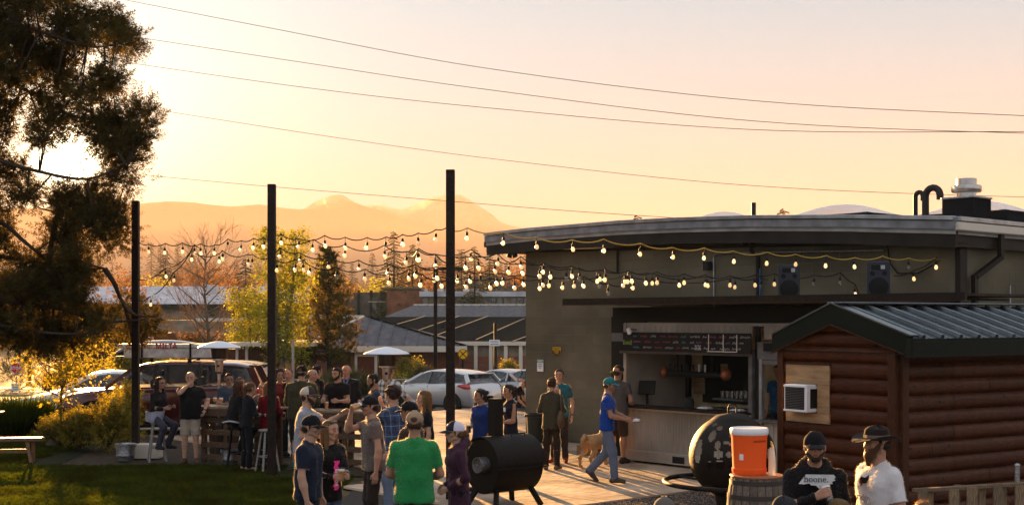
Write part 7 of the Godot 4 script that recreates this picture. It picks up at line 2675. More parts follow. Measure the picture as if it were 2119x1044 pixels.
	kit["beard_short"] = job([bone(V(-.048, -.045, .03), .026, V(-.015, -.088, .062), .030), bone(V(.048, -.045, .03), .026, V(.015, -.088, .062), .030), bone(V(-.02, -.043, .080), .008, V(.02, -.043, .080), .008), bone(V(-.068, .0, .0), .010, V(-.052, -.04, .025), .022), bone(V(.068, .0, .0), .010, V(.052, -.04, .025), .022)], 0.0075, 170.0)
	kit["beard_long"] = job([bone(V(-.05, -.035, .035), .026, V(-.02, -.10, .062), .036), bone(V(.05, -.035, .035), .026, V(.02, -.10, .062), .036), bone(V(-.022, -.043, .082), .010, V(.022, -.043, .082), .010), bone(V(0, -.10, .065), .040, V(0, -.165, .070), .022), bone(V(-.066, -.0, .01), .016, V(-.052, -.04, .03), .024), bone(V(.066, -.0, .01), .016, V(.052, -.04, .03), .024)], 0.0075, 170.0)

func paint_head(a: Array, sex: String) -> Array:

	var c := PackedColorArray()
	for p in (a[0] as PackedVector3Array):
		var q := Color.WHITE
		var x := absf(p.x)
		if p.z > 0.066 and x < 0.026 and absf(p.y + 0.056) < 0.010:
			q = Color(0.78, 0.48, 0.46)
		elif p.z > 0.055 and x > 0.010 and x < 0.052 and absf(p.y - 0.031) < 0.006:
			q = Color(0.30, 0.24, 0.2)
		elif p.z > 0.05 and x > 0.012 and x < 0.05 and p.y > -0.012 and p.y < 0.022:
			q = Color(0.74, 0.64, 0.60)
		elif sex == "m" and p.y < -0.035 and p.z > -0.01 and p.y > -0.13:
			q = Color(0.80, 0.76, 0.74)
		elif p.z > 0.092 and p.y < 0.0 and p.y > -0.045:
			q = Color(1.05, 0.92, 0.88)
		c.append(q)
	return [a[0], a[1], a[2], c]

func ik(a: Vector3, b: Vector3, l0: float, l1: float, hint: Vector3) -> Array:

	var d := b - a
	var dist := clampf(d.length(), absf(l0 - l1) + 0.02, l0 + l1 - 0.004)
	var u := d.normalized()
	var e := a + u * dist
	var x := (l0 * l0 - l1 * l1 + dist * dist) / (2 * dist)
	var w := (hint - u * hint.dot(u)).normalized()
	return [a + u * x + w * sqrt(maxf(0.0, l0 * l0 - x * x)), e]

func person(label: String, px: float, s: float, h: float, yaw: float, sp: Dictionary) -> Dictionary:

	var d := F / s
	var o := thing("person", label, "person", yaw_at(Vector3((px - CX) / s, sp.get("ground", 0.0), -d), yaw), sp.get("group", ""))
	var k := h / 1.75
	var male: bool = sp.get("sex", "m") == "m"
	var wide: float = sp.get("wide", 1.0) * (1.0 if male else 0.88) * k
	var lean := deg_to_rad(sp.get("lean", 2.0))
	var twist := deg_to_rad(sp.get("twist", 0.0))
	var seat: float = sp.get("seat", 0.0)
	var cell := clampf(1.35 / (s * 0.483), 0.0125, 0.024)
	var pel := V(0, 0.965 * k, 0)
	if seat > 0.0:
		pel = V(0, seat + 0.10, 0)
	var tb := Basis(Vector3.UP, twist) * Basis(Vector3.RIGHT, lean)
	var U := tb.y
	var X := tb.x
	var Z := tb.z

	var neck := pel + U * 0.505 * k
	var hb := Basis(Vector3.UP, deg_to_rad(sp.get("turn", 0.0))) * Basis(Vector3.RIGHT, deg_to_rad(sp.get("nod", 0.0))) * Basis(Vector3.BACK, deg_to_rad(sp.get("tilt", 0.0)))
	var head := neck + (U * 0.5 + Vector3.UP * 0.5).normalized() * 0.152 * k + Z * 0.028
	var hs := 0.97 * lerpf(1.0, k, 0.5)
	if sp.get("centre", true):
		o.position -= o.basis * (head * V(1, 0, 1))
	var sk: Color = sp.get("skin", Color(0.42, 0.235, 0.155)) * Color(0.82, 0.80, 0.78)
	var bare := []
	var top := []
	var legs := []
	var hemline: float = minf(-0.09, sp.get("hem", -0.08) - 0.02) * k
	var cuts := []

	var sw := 0.176 * wide
	var shy := 0.432 * k
	var chest := pel + U * 0.31 * k + Z * 0.012
	var waist := pel + U * 0.13 * k
	var tr: float = 0.115 * wide * sp.get("thick", 1.0)
	for e in [-1.0, 1.0]:
		bare.append(bone(chest + X * 0.07 * wide * e, tr * 0.85, waist + X * 0.05 * wide * e, tr * 0.8))
		bare.append(bone(waist + X * 0.05 * wide * e, tr * 0.8, pel + X * 0.06 * wide * e, tr * 0.86))
		top.append(bone(chest + X * 0.076 * wide * e + U * 0.03, tr, waist + X * (0.060 if male else 0.050) * wide * e, tr * (0.93 if male else 0.85)))
		top.append(bone(waist + X * 0.060 * wide * e, tr * (0.93 if male else 0.85), pel + X * 0.072 * wide * e + U * (hemline + 0.035 * k), tr * (1.04 if male else 1.08)))
		top.append(bone(neck - U * 0.035 * k + X * 0.02 * e - Z * 0.012, 0.050 * k, pel + U * (shy - 0.005) * 1.0 + X * (sw - 0.02) * e, 0.047 * k))
		if not male:
			top.append(bone(chest + X * 0.065 * e + Z * 0.065 + U * 0.015, 0.062 * k, chest + X * 0.06 * e + Z * 0.045, 0.064 * k))
	top.append(bone(pel + U * 0.37 * k, 0.080 * k, neck - U * 0.035 * k - Z * 0.006, 0.056 * k))
	if sp.has("belly"):
		top.append(bone(waist + Z * 0.07 + U * 0.05, tr * sp.belly, pel + Z * 0.075 + U * 0.05, tr * sp.belly * 0.95))
	bare.append(bone(pel + U * 0.42 * k, 0.055 * k, neck + U * 0.01, 0.052 if male else 0.043))
	bare.append(bone(neck - U * 0.03, 0.058 if male else 0.047, head - hb.y * 0.05, 0.052 if male else 0.043))

	var hands := []
	var long_sleeve: float = sp.get("sleeve", 0.55)
	for e in [-1.0, 1.0]:     # -1 is the person's right
		var key := "rh" if e < 0 else "lh"
		var sh: Vector3 = pel + U * shy + X * sw * e
		var tgt: Vector3 = (sp[key] as Vector3) * k if sp.has(key) else V(0.245 * e * wide / k, 0.80, 0.05) * k
		if seat > 0.0 and not sp.has(key):
			tgt = pel + V(0.16 * e, 0.08, 0.30)
		var hint: Vector3 = sp.get("el" if e > 0 else "er", V(0.45 * e, -1.0, -0.5))
		var j := ik(sh, tgt, 0.285 * k, 0.255 * k, hint)
		var el: Vector3 = j[0]
		var wr: Vector3 = j[1]
		var thin := 1.0 if male else 0.82
		bare.append(bone(sh, 0.045 * k * thin, el, 0.037 * k * thin))
		bare.append(bone(el, 0.037 * k * thin, el.lerp(wr, 0.35), 0.039 * k * thin))
		bare.append(bone(el.lerp(wr, 0.35), 0.039 * k * thin, wr, 0.027 * k * thin))
		if long_sleeve > 0.05:
			var end := minf(long_sleeve, 1.0)
			top.append(bone(sh - U * 0.012, 0.053 * k * thin, sh.lerp(el, end), (0.054 if long_sleeve < 1.0 else 0.047) * k * thin))
			if long_sleeve < 1.0:
				cuts.append([sh.lerp(el, end), (el - sh).normalized(), 0.10])
			if long_sleeve > 1.0:
				top.append(bone(el, 0.047 * k * thin, el.lerp(wr, long_sleeve - 1.0), 0.038 * k * thin))
		var y := -(wr - el).normalized()
		var f: Vector3 = sp.get("tl" if e > 0 else "tr", Z if absf(y.y) > 0.75 else Vector3.UP)
		var zz := (f - y * f.dot(y)).normalized()
		var xx := y.cross(zz)
		var hp: String = sp.get("pl" if e > 0 else "pr", "rest")
		var hbz := Basis(xx * -e, y, zz) * (0.95 * k if male else 0.86 * k)
		hands.append([hp, Transform3D(hbz, wr + y * -0.008)])
		o.set_meta("hand_l" if e > 0 else "hand_r", hands[-1][1])

	var leg_cuts := []
	var knee_hint: Vector3 = sp.get("knee", V(0, 0.15, 1.0))
	for e in [-1.0, 1.0]:
		var key := "rf" if e < 0 else "lf"
		var cut: float = sp.get("trouser", 1.0)
		var lf := 0.78 if cut > 0.5 else 1.0
		var hip := pel + V(0.080 * wide * e, -0.03 * k, 0)
		var ank: Vector3 = (sp[key] as Vector3) * k if sp.has(key) else V(0.11 * e, 0.075, 0.0) * k
		if seat > 0.0 and not sp.has(key):
			ank = V(0.13 * e, maxf(0.08, seat - 0.48), 0.28)
		var j := ik(hip, ank, 0.43 * k, 0.425 * k, knee_hint + V(0.25 * e if seat > 0 else 0.06 * e, 0, 0))
		var kn: Vector3 = j[0]
		ank = j[1]
		var toe_dir: Vector3 = sp.get("tol" if e > 0 else "tor", V(0.25 * e, 0, 1.0)).normalized()
		var heel := ank + V(0, -0.045, 0) * k - toe_dir * 0.045
		var toe := ank + V(0, -0.052, 0) * k + toe_dir * 0.17 * k
		if not sp.has("toe_up"):
			toe.y = minf(toe.y, ank.y - 0.04)
		bare.append(bone(hip, 0.070 * wide, kn, 0.052 * k * lf))
		bare.append(bone(kn, 0.052 * k * lf, kn.lerp(ank, 0.3) - Z * 0.012, 0.055 * k * lf))
		bare.append(bone(kn.lerp(ank, 0.3) - Z * 0.012, 0.055 * k * lf, ank, 0.036 * k))
		bare.append(bone(heel, 0.030 * k, toe, 0.024 * k))
		legs.append(bone(pel + X * 0.068 * wide * e - V(0, 0.01, 0), 0.088 * wide, hip, 0.088 * wide))
		if cut <= 0.5:
			legs.append(bone(hip, 0.092 * wide, hip.lerp(kn, cut * 2.0), 0.088 * k))
			leg_cuts.append([hip.lerp(kn, cut * 2.0) + (kn - hip).normalized() * 0.02, (kn - hip).normalized(), 0.14])
		else:
			legs.append(bone(hip, 0.089 * wide, kn, 0.070 * k * sp.get("loose", 1.0)))
			legs.append(bone(kn, 0.070 * k * sp.get("loose", 1.0), ank + V(0, 0.0, 0), 0.060 * k * sp.get("loose", 1.0)))
		sp["shoe_%d" % int(e)] = [bone(heel, 0.040 * k, ank + toe_dir * 0.05 - V(0, 0.03, 0), 0.045 * k), bone(ank + toe_dir * 0.05 - V(0, 0.035, 0), 0.042 * k, toe, 0.035 * k)]
		if sp.get("shoe", 1) == 1:
			sp["shoe_%d" % int(e)].append(bone(ank, 0.047 * k, heel, 0.042 * k))
	people.append({"o": o, "sp": sp, "skin": sk, "head": Transform3D(hb * hs, head), "hands": hands, "sex": "m" if male else "f",
		"body": job(bare, cell, 75.0), "cuts": cuts, "leg_cuts": leg_cuts, "hemline": hemline, "s": s, "shirt": job(top, cell, 52.0), "legs": job(legs, cell, 75.0),
		"shoe_l": job(sp["shoe_1"], maxf(cell * 0.8, 0.012), 90.0), "shoe_r": job(sp["shoe_-1"], maxf(cell * 0.8, 0.012), 90.0),
		"neck": neck, "chest": chest, "tb": tb, "pel": pel, "k": k, "tr": tr, "wide": wide})
	return people[-1]

func arrays_mesh(a: Array) -> ArrayMesh:
	var q := []
	q.resize(Mesh.ARRAY_MAX)
	q[Mesh.ARRAY_VERTEX] = a[0]
	q[Mesh.ARRAY_NORMAL] = a[1]
	q[Mesh.ARRAY_INDEX] = a[2]
	var m := ArrayMesh.new()
	if (a[0] as PackedVector3Array).size() > 3:
		m.add_surface_from_arrays(Mesh.PRIMITIVE_TRIANGLES, q)
	return m

func hair_mat(c: Color) -> Material:
	var key := "hair %.3f %.3f %.3f" % [c.r, c.g, c.b]
	if mats.has(key):
		return mats[key]
	return mat(key, c, 0.55, {"tex": "mottled", "scale": Vector3(14, 2.0, 14), "rim": 0.8, "back": Color(minf(1.0, c.r * 2.2 + 0.12), minf(1.0, c.g * 2.2 + 0.08), minf(1.0, c.b * 2.0 + 0.03))})

func tailor(p: Dictionary, a: Array, cuts: Array, is_top: bool) -> void:

	var v: PackedVector3Array = a[0]
	var n: PackedVector3Array = a[1]
	var tb: Basis = p.tb
	var pel: Vector3 = p.pel
	var nz := FastNoiseLite.new()
	nz.seed = int(p.s * 7.0)
	nz.frequency = 1.0
	nz.fractal_octaves = 2
	for i in v.size():
		var q := v[i]
		var l := tb.inverse() * (q - pel)
		q += n[i] * nz.get_noise_3d(q.x * 13.0, q.y * (4.5 if is_top else 9.0), q.z * 13.0) * 0.011
		if is_top and l.y < p.hemline and absf(l.x) < 0.20 * p.wide and l.z > -0.2 and l.z < 0.2:
			q += tb.y * (p.hemline - l.y + 0.004 * sin(l.x * 40.0))
		for c in cuts:
			var t: float = (q - c[0]).dot(c[1])
			if t > 0.0 and (q - c[0] - c[1] * t).length() < c[2] and t < 0.13:
				q -= c[1] * t
		v[i] = q
	a[0] = v

func nap(o: Node3D, a: Array, c: Color, s: float, r: RandomNumberGenerator) -> void:

	var v: PackedVector3Array = a[0]
	var n: PackedVector3Array = a[1]
	if v.size() < 10:
		return
	var m := MB.new()
	var dark := c.get_luminance() < 0.035
	for k in (14000 if s > 140 else 3000) / (2 if dark else 1):
		var i := r.randi() % v.size()
		var b := v[i] + V(r.randf() - 0.5, r.randf() - 0.5, r.randf() - 0.5) * 0.012
		var d := (n[i] + V(r.randf() - 0.5, r.randf() - 0.5, r.randf() - 0.5) * 0.28) * r.randf_range(0.006, 0.014)
		var w := d.cross(V(r.randf() - 0.5, r.randf() - 0.5, r.randf() - 0.5)).normalized() * (0.0004 if dark else 0.0009)
		m.tri(b - w, b + w, b + d)
	var key := "nap %.3f %.3f %.3f" % [c.r, c.g, c.b]
	if not mats.has(key):
		mat(key, Color(c.r * 1.05 + 0.003, c.g * 1.05 + 0.003, c.b * 1.05 + 0.002), 0.9, {"back": Color(1.0, 0.92, 0.8), "spec": 0.1})
	put("cloth_nap", m, mats[key], o).set_meta("kind", "stuff")

func finish_people() -> void:
	results.resize(jobs.size())
	var id := WorkerThreadPool.add_group_task(run_job, jobs.size(), -1, true)
	WorkerThreadPool.wait_for_group_task_completion(id)
	var heads := {"m": paint_head(results[kit.head_m], "m"), "f": paint_head(results[kit.head_f], "f")}
	var r := RandomNumberGenerator.new()
	r.seed = 5
	for p in people:
		var o: Node3D = p.o
		var sp: Dictionary = p.sp
		var H: Transform3D = p.head
		var body := MB.new()
		body.add(results[p.body], Transform3D.IDENTITY, p.skin)
		body.add(heads[p.sex], H, p.skin)
		for q in p.hands:
			body.add(results[kit["hand_" + q[0]]], q[1], p.skin)
		for e in [-1.0, 1.0]:
			body.x = H
			body.col = Color(0.55, 0.52, 0.48)
			body.ball(V(e * 0.031, 0.006, 0.0745), V(0.0125, 0.0085, 0.0105), 8, 6)
			body.col = Color(0.02, 0.015, 0.012)
			body.ball(V(e * 0.031, 0.006, 0.0815), V(0.0055, 0.0055, 0.0045), 8, 5)
		put("body", body, mats.skin, o)
		tailor(p, results[p.shirt], p.cuts, true)
		tailor(p, results[p.legs], p.leg_cuts, false)
		put("shirt", arrays_mesh(results[p.shirt]), sp.top if sp.top is Material else cloth(sp.top), o)
		nap(o, results[p.shirt], Color(0.2, 0.17, 0.14) if sp.top is Material else sp.top, p.s, r)
		put("shorts" if sp.get("trouser", 1.0) <= 0.5 else "trousers", arrays_mesh(results[p.legs]), cloth(sp.get("bottom", Color(0.02, 0.02, 0.025))), o)
		if sp.get("shoe", 1) > 0:
			for q in ["shoe_l", "shoe_r"]:
				put("shoe", arrays_mesh(results[p[q]]), cloth(sp.get("shoes", Color(0.03, 0.03, 0.03))), o)
		var hair := ""
		if sp.has("hair"):
			hair = sp.hair
			if sp.has("cap"):
				hair = {"tail": "tail_cap", "long": "long_cap"}.get(hair, "under")
			var hm := MB.new()
			hm.add(results[kit["hair_" + hair]], H)
			var src: PackedVector3Array = results[kit["hair_" + hair]][0]
			var nn: PackedVector3Array = results[kit["hair_" + hair]][1]
			hm.x = H
			var wisps := 900 if hair != "crop" and hair != "fringe" else 200
			for w in wisps:
				var i := r.randi() % src.size()
				if src[i].z > 0.06 and src[i].y < 0.05:
					continue
				var a := src[i]
				var down := V(0, -1.0 if hair in ["long", "tail"] else -0.2, 0)
				if hair == "hangdown":
					down = V(0, 1, 0)
				var b: Vector3 = a + (nn[i] * r.randf_range(0.25, 0.9) + down * r.randf_range(0.2, 1.0) + V(r.randfn(0, .3), r.randfn(0, .3), r.randfn(0, .3))) * r.randf_range(0.010, 0.030)
				var s := (b - a).cross(V(r.randf(), r.randf(), r.randf())).normalized() * 0.0022
				hm.tri(a - s, a + s, b)
			put("hair", hm, hair_mat(sp.get("hair_colour", Color(0.03, 0.018, 0.01))), o)
		if sp.has("beard"):
			var bm := MB.new()
			bm.add(results[kit["beard_" + sp.beard]], H)
			var src: PackedVector3Array = results[kit["beard_" + sp.beard]][0]
			var nn: PackedVector3Array = results[kit["beard_" + sp.beard]][1]
			bm.x = H
			for w in 160:
				var i := r.randi() % src.size()
				var a := src[i]
				var b: Vector3 = a + nn[i] * r.randf_range(0.006, 0.02) + V(0, -r.randf_range(0.0, 0.02), 0)
				var s := (b - a).cross(V(r.randf(), r.randf(), r.randf())).normalized() * 0.0022
				bm.tri(a - s, a + s, b)
			put("beard", bm, hair_mat(sp.get("beard_colour", sp.get("hair_colour", Color(0.05, 0.03, 0.018)))), o)
		if sp.has("cap"):
			cap_on(o, H, sp.cap)
		if sp.has("glasses"):
			var g := MB.new()
			g.x = H
			var gy := 0.008 if sp.glasses == "on" else 0.105
			var gz := 0.093 if sp.glasses == "on" else 0.055
			for e in [-1.0, 1.0]:
				g.ball(V(e * 0.033, gy, gz), V(0.028, 0.020, 0.010), 10, 6)
				g.tube([V(e * 0.058, gy + 0.008, gz - 0.004), V(e * 0.082, gy + 0.008, gz - 0.03), V(e * 0.083, gy + 0.004, -0.015)], 0.0035, 4)
			g.tube([V(-0.012, gy + 0.006, gz + 0.006), V(0.012, gy + 0.006, gz + 0.006)], 0.0035, 4)
			put("sunglasses", g, mats.dark_glass, o)
		if sp.has("watch"):
			var t: Transform3D = o.get_meta("hand_l" if sp.watch == "l" else "hand_r")
			put("watch", MB.new().at(t * V(0, 0.025, 0), t.basis.orthonormalized()).lathe([[0.031, -0.012], [0.033, -0.01], [0.033, 0.01], [0.031, 0.012]], 14), mats.stainless, o)
	for p in people:
		if (p.sp as Dictionary).has("after"):
			p.sp.after.call(p)
		for key in ["hand_l", "hand_r"]:
			(p.o as Node3D).remove_meta(key)

func cap_on(o: Node3D, H: Transform3D, c: Dictionary) -> void:

	var B := H * Transform3D(Basis(Vector3.UP, deg_to_rad(c.get("turn", 0.0))), V(0, 0, 0))
	var cen := V(0, 0.040, -0.010)
	var rad := V(0.094, 0.094, 0.108)
	if c.get("kind", "cap") == "hat":

		var m := MB.new()
		m.x = B
		var rows := []
		for j in 9:
			var e := lerpf(0.0, 1.0, j / 8.0)
			var row := []
			for i in 24:
				var a := TAU * i / 24.0
				var q := 1.0 if e < 0.55 else sqrt(maxf(0.0, 1.0 - pow((e - 0.55) / 0.45, 2.0)))
				var y := 0.03 + e * 0.125 - (0.022 * (1.0 - absf(cos(a))) if e > 0.85 else 0.0)
				row.append(V(sin(a) * 0.094 * lerpf(1.02, 0.90, e) * q, y, cos(a) * 0.110 * lerpf(1.02, 0.9, e) * q - 0.01))
			rows.append(row)
		m.grid(rows, true)
		put("hat_crown", m, cloth(c.front), o)
		var br := MB.new()
		br.x = B
		rows = []
		for j in 7:
			var e := [0.0, 0.25, 0.6, 1.0, 1.0, 0.6, 0.0][j] as float
			var up := [0.004, 0.004, 0.004, 0.0, -0.006, -0.004, -0.004][j] as float
			var row := []
			for i in 36:
				var a := TAU * i / 36.0
				var rr := lerpf(1.0, 1.88, e)
				row.append(V(sin(a) * 0.094 * rr, 0.036 + up + e * e * (0.040 * pow(absf(sin(a)), 2.0) - 0.022 * pow(absf(cos(a)), 2.0)), cos(a) * 0.112 * rr - 0.01))
			rows.append(row)
		rows.reverse()
		br.grid(rows, true)
		put("hat_brim", br, cloth(c.front), o)
		var bd := MB.new()
		bd.x = B * Transform3D(Basis.IDENTITY.scaled(V(0.097, 1, 0.113)), V(0, 0.043, -0.01))
		bd.lathe([[1.0, 0.0], [1.01, 0.004], [1.0, 0.026], [0.98, 0.028]], 28)
		put("hat_band", bd, cloth(c.get("back", Color(0.10, 0.07, 0.05))), o)
		return
	var front := MB.new()
	var back := MB.new()
	front.x = B
	back.x = B
	for part in 2:
		var a0 := -1.2 if part == 0 else 1.2
		var a1 := 1.2 if part == 0 else TAU - 1.2
		var rows := []
		for j in 10:
			var e := lerpf(-0.12, PI / 2, j / 9.0)
			var row := []
			for i in 15:
				var a := lerpf(a0, a1, i / 14.0)
				var lift := 0.012 if part == 0 and e > 0.3 and e < 1.3 else 0.0
				row.append(cen + V(sin(a) * cos(e) * rad.x, sin(e) * (rad.y + lift), cos(a) * cos(e) * rad.z))
			rows.append(row)
		(front if part == 0 else back).grid(rows)
	put("cap_front", front, cloth(c.front), o)
	put("cap_back", back, cloth(c.get("back", c.front)), o)
	var br := MB.new()
	br.x = B
	var rows := []
	for j in 6:
		var e := [0.0, 0.5, 1.0, 1.0, 0.5, 0.0][j] as float
		var up := [0.003, 0.004, 0.0, -0.004, -0.003, -0.004][j] as float
		var row := []
		for i in 13:
			var f := i / 6.0 - 1.0
			var a := f * 1.02
			var inner := cen + V(sin(a) * rad.x * 1.0, -0.010, cos(a) * rad.z * 1.0)
			var reach := 0.088 * sqrt(maxf(0.0, 1.0 - pow(absf(f), 2.6)))
			row.append(inner + V(sin(a) * 0.12, -0.24, 1.0).normalized() * reach * e + V(0, up - 0.018 * f * f, 0))
		rows.append(row)
	br.grid(rows)
	put("cap_brim", br, cloth(c.get("brim", c.front)), o)
	put("cap_button", MB.new().ball(B * (cen + V(0, rad.y + 0.004, 0)), V(0.008, 0.005, 0.008), 8, 5), cloth(c.get("back", c.front)), o)
	if c.has("patch"):
		put("cap_patch", MB.new().at(B * (cen + V(0, 0.052, rad.z * 0.90)), B.basis.orthonormalized() * Basis(Vector3.RIGHT, -0.55)).box(Vector3.ZERO, V(0.055, 0.03, 0.008), 0.003), cloth(c.patch), o)
	if c.has("gap"):
		put("cap_opening", MB.new().at(B * (cen + V(0, 0.012, -rad.z * 0.985)), B.basis.orthonormalized()).ball(Vector3.ZERO, V(0.036, 0.026, 0.010), 12, 6), cloth(c.gap), o)

func hold(p: Dictionary, side: String, kind: String, label: String, slide := -0.06, group := "") -> void:

	var o: Node3D = p.o
	var t: Transform3D = o.transform * (o.get_meta("hand_" + side) as Transform3D)
	var up := t.basis.z.normalized()
	var x := up.cross(V(0.2, 0.1, 0.97)).normalized()
	pint(label, Transform3D(Basis(x, up, x.cross(up)), t * V(0.048, -0.088, 0) + up * slide), kind, group)

func chest_print(p: Dictionary, called: String, build: Callable, up: float, out: float) -> void:

	var o: Node3D = p.o
	var n := Node3D.new()
	n.name = called
	o.add_child(n, true)
	var tb: Basis = p.tb
	n.transform = Transform3D(tb, p.chest + tb.y * up + tb.z * out)
	build.call(n)

func make_people() -> void:
	make_kit()
	var pale := Color(0.50, 0.29, 0.20)
	var tan := Color(0.40, 0.215, 0.135)
	var black := Color(0.012, 0.011, 0.012)
	var jeans := Color(0.05, 0.07, 0.115)
	var dark_hair := Color(0.018, 0.011, 0.008)
	var brown_hair := Color(0.06, 0.03, 0.015)
	var blond := Color(0.36, 0.22, 0.10)

	person("long haired woman in dark clothes on the white stool, a jacket tied round her waist", 331, 107, 1.66, 62, {"sex": "f", "seat": 0.80, "top": Color(0.022, 0.017, 0.018), "sleeve": 1.9, "bottom": Color(0.05, 0.05, 0.07), "hair": "long", "hair_colour": Color(0.05, 0.022, 0.014), "lh": V(0.12, 1.12, 0.36), "rh": V(-0.14, 1.10, 0.36), "lean": 10.0, "lf": V(0.12, 0.34, 0.22), "rf": V(-0.12, 0.34, 0.20), "glasses": "on", "after": tied_jacket})
	person("bald man in a black T-shirt and khaki shorts drinking at the bar", 393, 109, 1.765, 8, {"top": black, "sleeve": 0.62, "hem": -0.09, "bottom": Color(0.30, 0.255, 0.20), "trouser": 0.44, "shoe": 1, "shoes": Color(0.09, 0.055, 0.035), "skin": pale, "hair": "fringe", "hair_colour": Color(0.3, 0.27, 0.24), "belly": 1.02, "wide": 1.1, "rh": V(-0.02, 1.50, 0.16), "er": V(-0.8, -0.7, 0.3), "lh": V(0.27, 1.0, 0.12), "watch": "l", "nod": 6.0, "pr": "grip", "tl": V(0, 0, 1)})
	person("man in sunglasses and a slate shirt behind the bar counter", 473, 103, 1.66, 25, {"top": Color(0.045, 0.065, 0.09), "sleeve": 0.6, "hair": "short", "hair_colour": dark_hair, "glasses": "on", "skin": tan, "rh": V(-0.15, 1.12, 0.3), "lh": V(0.15, 1.12, 0.3)})
	person("person with pinned up hair behind the long haired woman in black", 497, 101, 1.56, 40, {"sex": "f", "top": Color(0.05, 0.045, 0.04), "sleeve": 1.9, "hair": "bun", "hair_colour": Color(0.14, 0.075, 0.03), "skin": pale})
	person("long haired woman in black on the dark stool, her hair glowing", 495, 112, 1.66, 130, {"sex": "f", "seat": 0.80, "top": black, "sleeve": 1.9, "hem": -0.06, "bottom": black, "hair": "long", "hair_colour": Color(0.10, 0.04, 0.015), "lean": 14.0, "lf": V(0.10, 0.34, 0.24), "rf": V(-0.10, 0.34, 0.24), "after": white_hem})
	person("woman with tied back hair in a black hooded top, bare ankles, at the bar", 519, 113, 1.60, 128, {"sex": "f", "top": Color(0.013, 0.013, 0.016), "sleeve": 1.95, "hem": -0.10, "bottom": Color(0.012, 0.012, 0.015), "shoe": 0, "hair": "tail", "hair_colour": Color(0.20, 0.11, 0.045), "lh": V(0.15, 1.08, 0.34), "rh": V(-0.12, 1.08, 0.34), "lean": 8.0, "skin": pale})
	person("small faced man looking over the hooded woman's shoulder", 542, 101, 1.44, -10, {"top": Color(0.10, 0.10, 0.10), "sleeve": 0.6, "hair": "crop", "hair_colour": brown_hair, "skin": pale})
	person("blonde woman in a dark red jacket behind the middle post", 556, 112, 1.60, 165, {"sex": "f", "top": Color(0.11, 0.006, 0.012), "sleeve": 1.95, "hem": -0.14, "bottom": black, "hair": "long", "hair_colour": blond, "wide": 1.12, "lh": V(0.15, 1.08, 0.33), "rh": V(-0.22, 1.05, 0.30), "after": func(p): hold(p, "r", "pint", "glass held out by the woman in the dark red jacket")})
	person("curly haired person behind the man with red hair", 579, 103, 1.74, 20, {"sex": "f", "top": Color(0.13, 0.02, 0.02), "sleeve": 1.9, "hair": "curly", "hair_colour": Color(0.05, 0.02, 0.01)})
	person("young man with short red hair, and a dark shirt beside the middle post", 596, 103, 1.765, -18, {"top": Color(0.016, 0.013, 0.015), "sleeve": 0.6, "bottom": Color(0.02, 0.02, 0.022), "hair": "crop", "hair_colour": Color(0.24, 0.03, 0.015), "skin": pale, "rh": V(-0.12, 1.15, 0.28), "turn": 10.0})
	person("broad man in olive jacket, black cap, shorts and teal shoes, seen from behind", 624, 112, 1.90, 172, {"trouser": 0.5, "shoes": Color(0.03, 0.13, 0.16), "top": Color(0.042, 0.04, 0.022), "sleeve": 1.95, "hem": -0.10, "wide": 1.22, "cap": {"front": black, "gap": Color(0.10, 0.07, 0.06)}, "hair": "crop", "hair_colour": brown_hair, "lh": V(0.18, 1.1, 0.3), "rh": V(-0.18, 1.1, 0.3), "skin": pale})
	person("bald man in a dark jacket right of the olive jacket", 647, 104, 1.77, 60, {"top": Color(0.017, 0.014, 0.014), "sleeve": 1.95, "hair": "fringe", "hair_colour": Color(0.10, 0.07, 0.05), "skin": pale, "lean": 6.0})
	person("dark haired man behind the bald man in the dark jacket", 657, 99, 1.79, 130, {"top": Color(0.012, 0.011, 0.013), "sleeve": 1.95, "hair": "short", "hair_colour": dark_hair})
	person("bearded man in a black V-neck leaning on the right bar counter", 697, 106, 1.81, -12, {"top": Color(0.014, 0.011, 0.012), "sleeve": 0.6, "hair": "short", "hair_colour": Color(0.035, 0.018, 0.01), "beard": "short", "skin": pale, "wide": 1.08, "rh": V(-0.20, 1.13, 0.30), "lh": V(0.12, 1.13, 0.30), "turn": -22.0, "nod": 6.0})
	person("older man with glasses, blue collar and dark jacket behind the V-neck man", 716, 100, 1.81, -8, {"top": Color(0.012, 0.012, 0.015), "sleeve": 1.95, "wide": 1.12, "hair": "fringe", "hair_colour": Color(0.35, 0.32, 0.28), "skin": Color(0.46, 0.24, 0.17), "turn": -15.0, "after": blue_collar})
	person("dark haired bearded man in dark plaid looking down behind the drinker's cap", 771, 116, 1.775, -70, {"top": Color(0.035, 0.04, 0.06), "sleeve": 1.95, "hair": "short", "hair_colour": dark_hair, "beard": "short", "skin": tan, "nod": 14.0})
	person("person in a black and white checked shirt, head hidden by the heater", 806, 103, 1.84, 150, {"top": mat("check_cloth", Color(0.9, 0.9, 0.9), 0.9, {"tex": "check", "scale": 9.0}), "sleeve": 1.95, "hem": -0.10, "wide": 1.05, "hair": "short", "hair_colour": brown_hair, "lh": V(0.2, 1.1, 0.25), "rh": V(-0.55, 1.02, 0.10), "skin": pale})

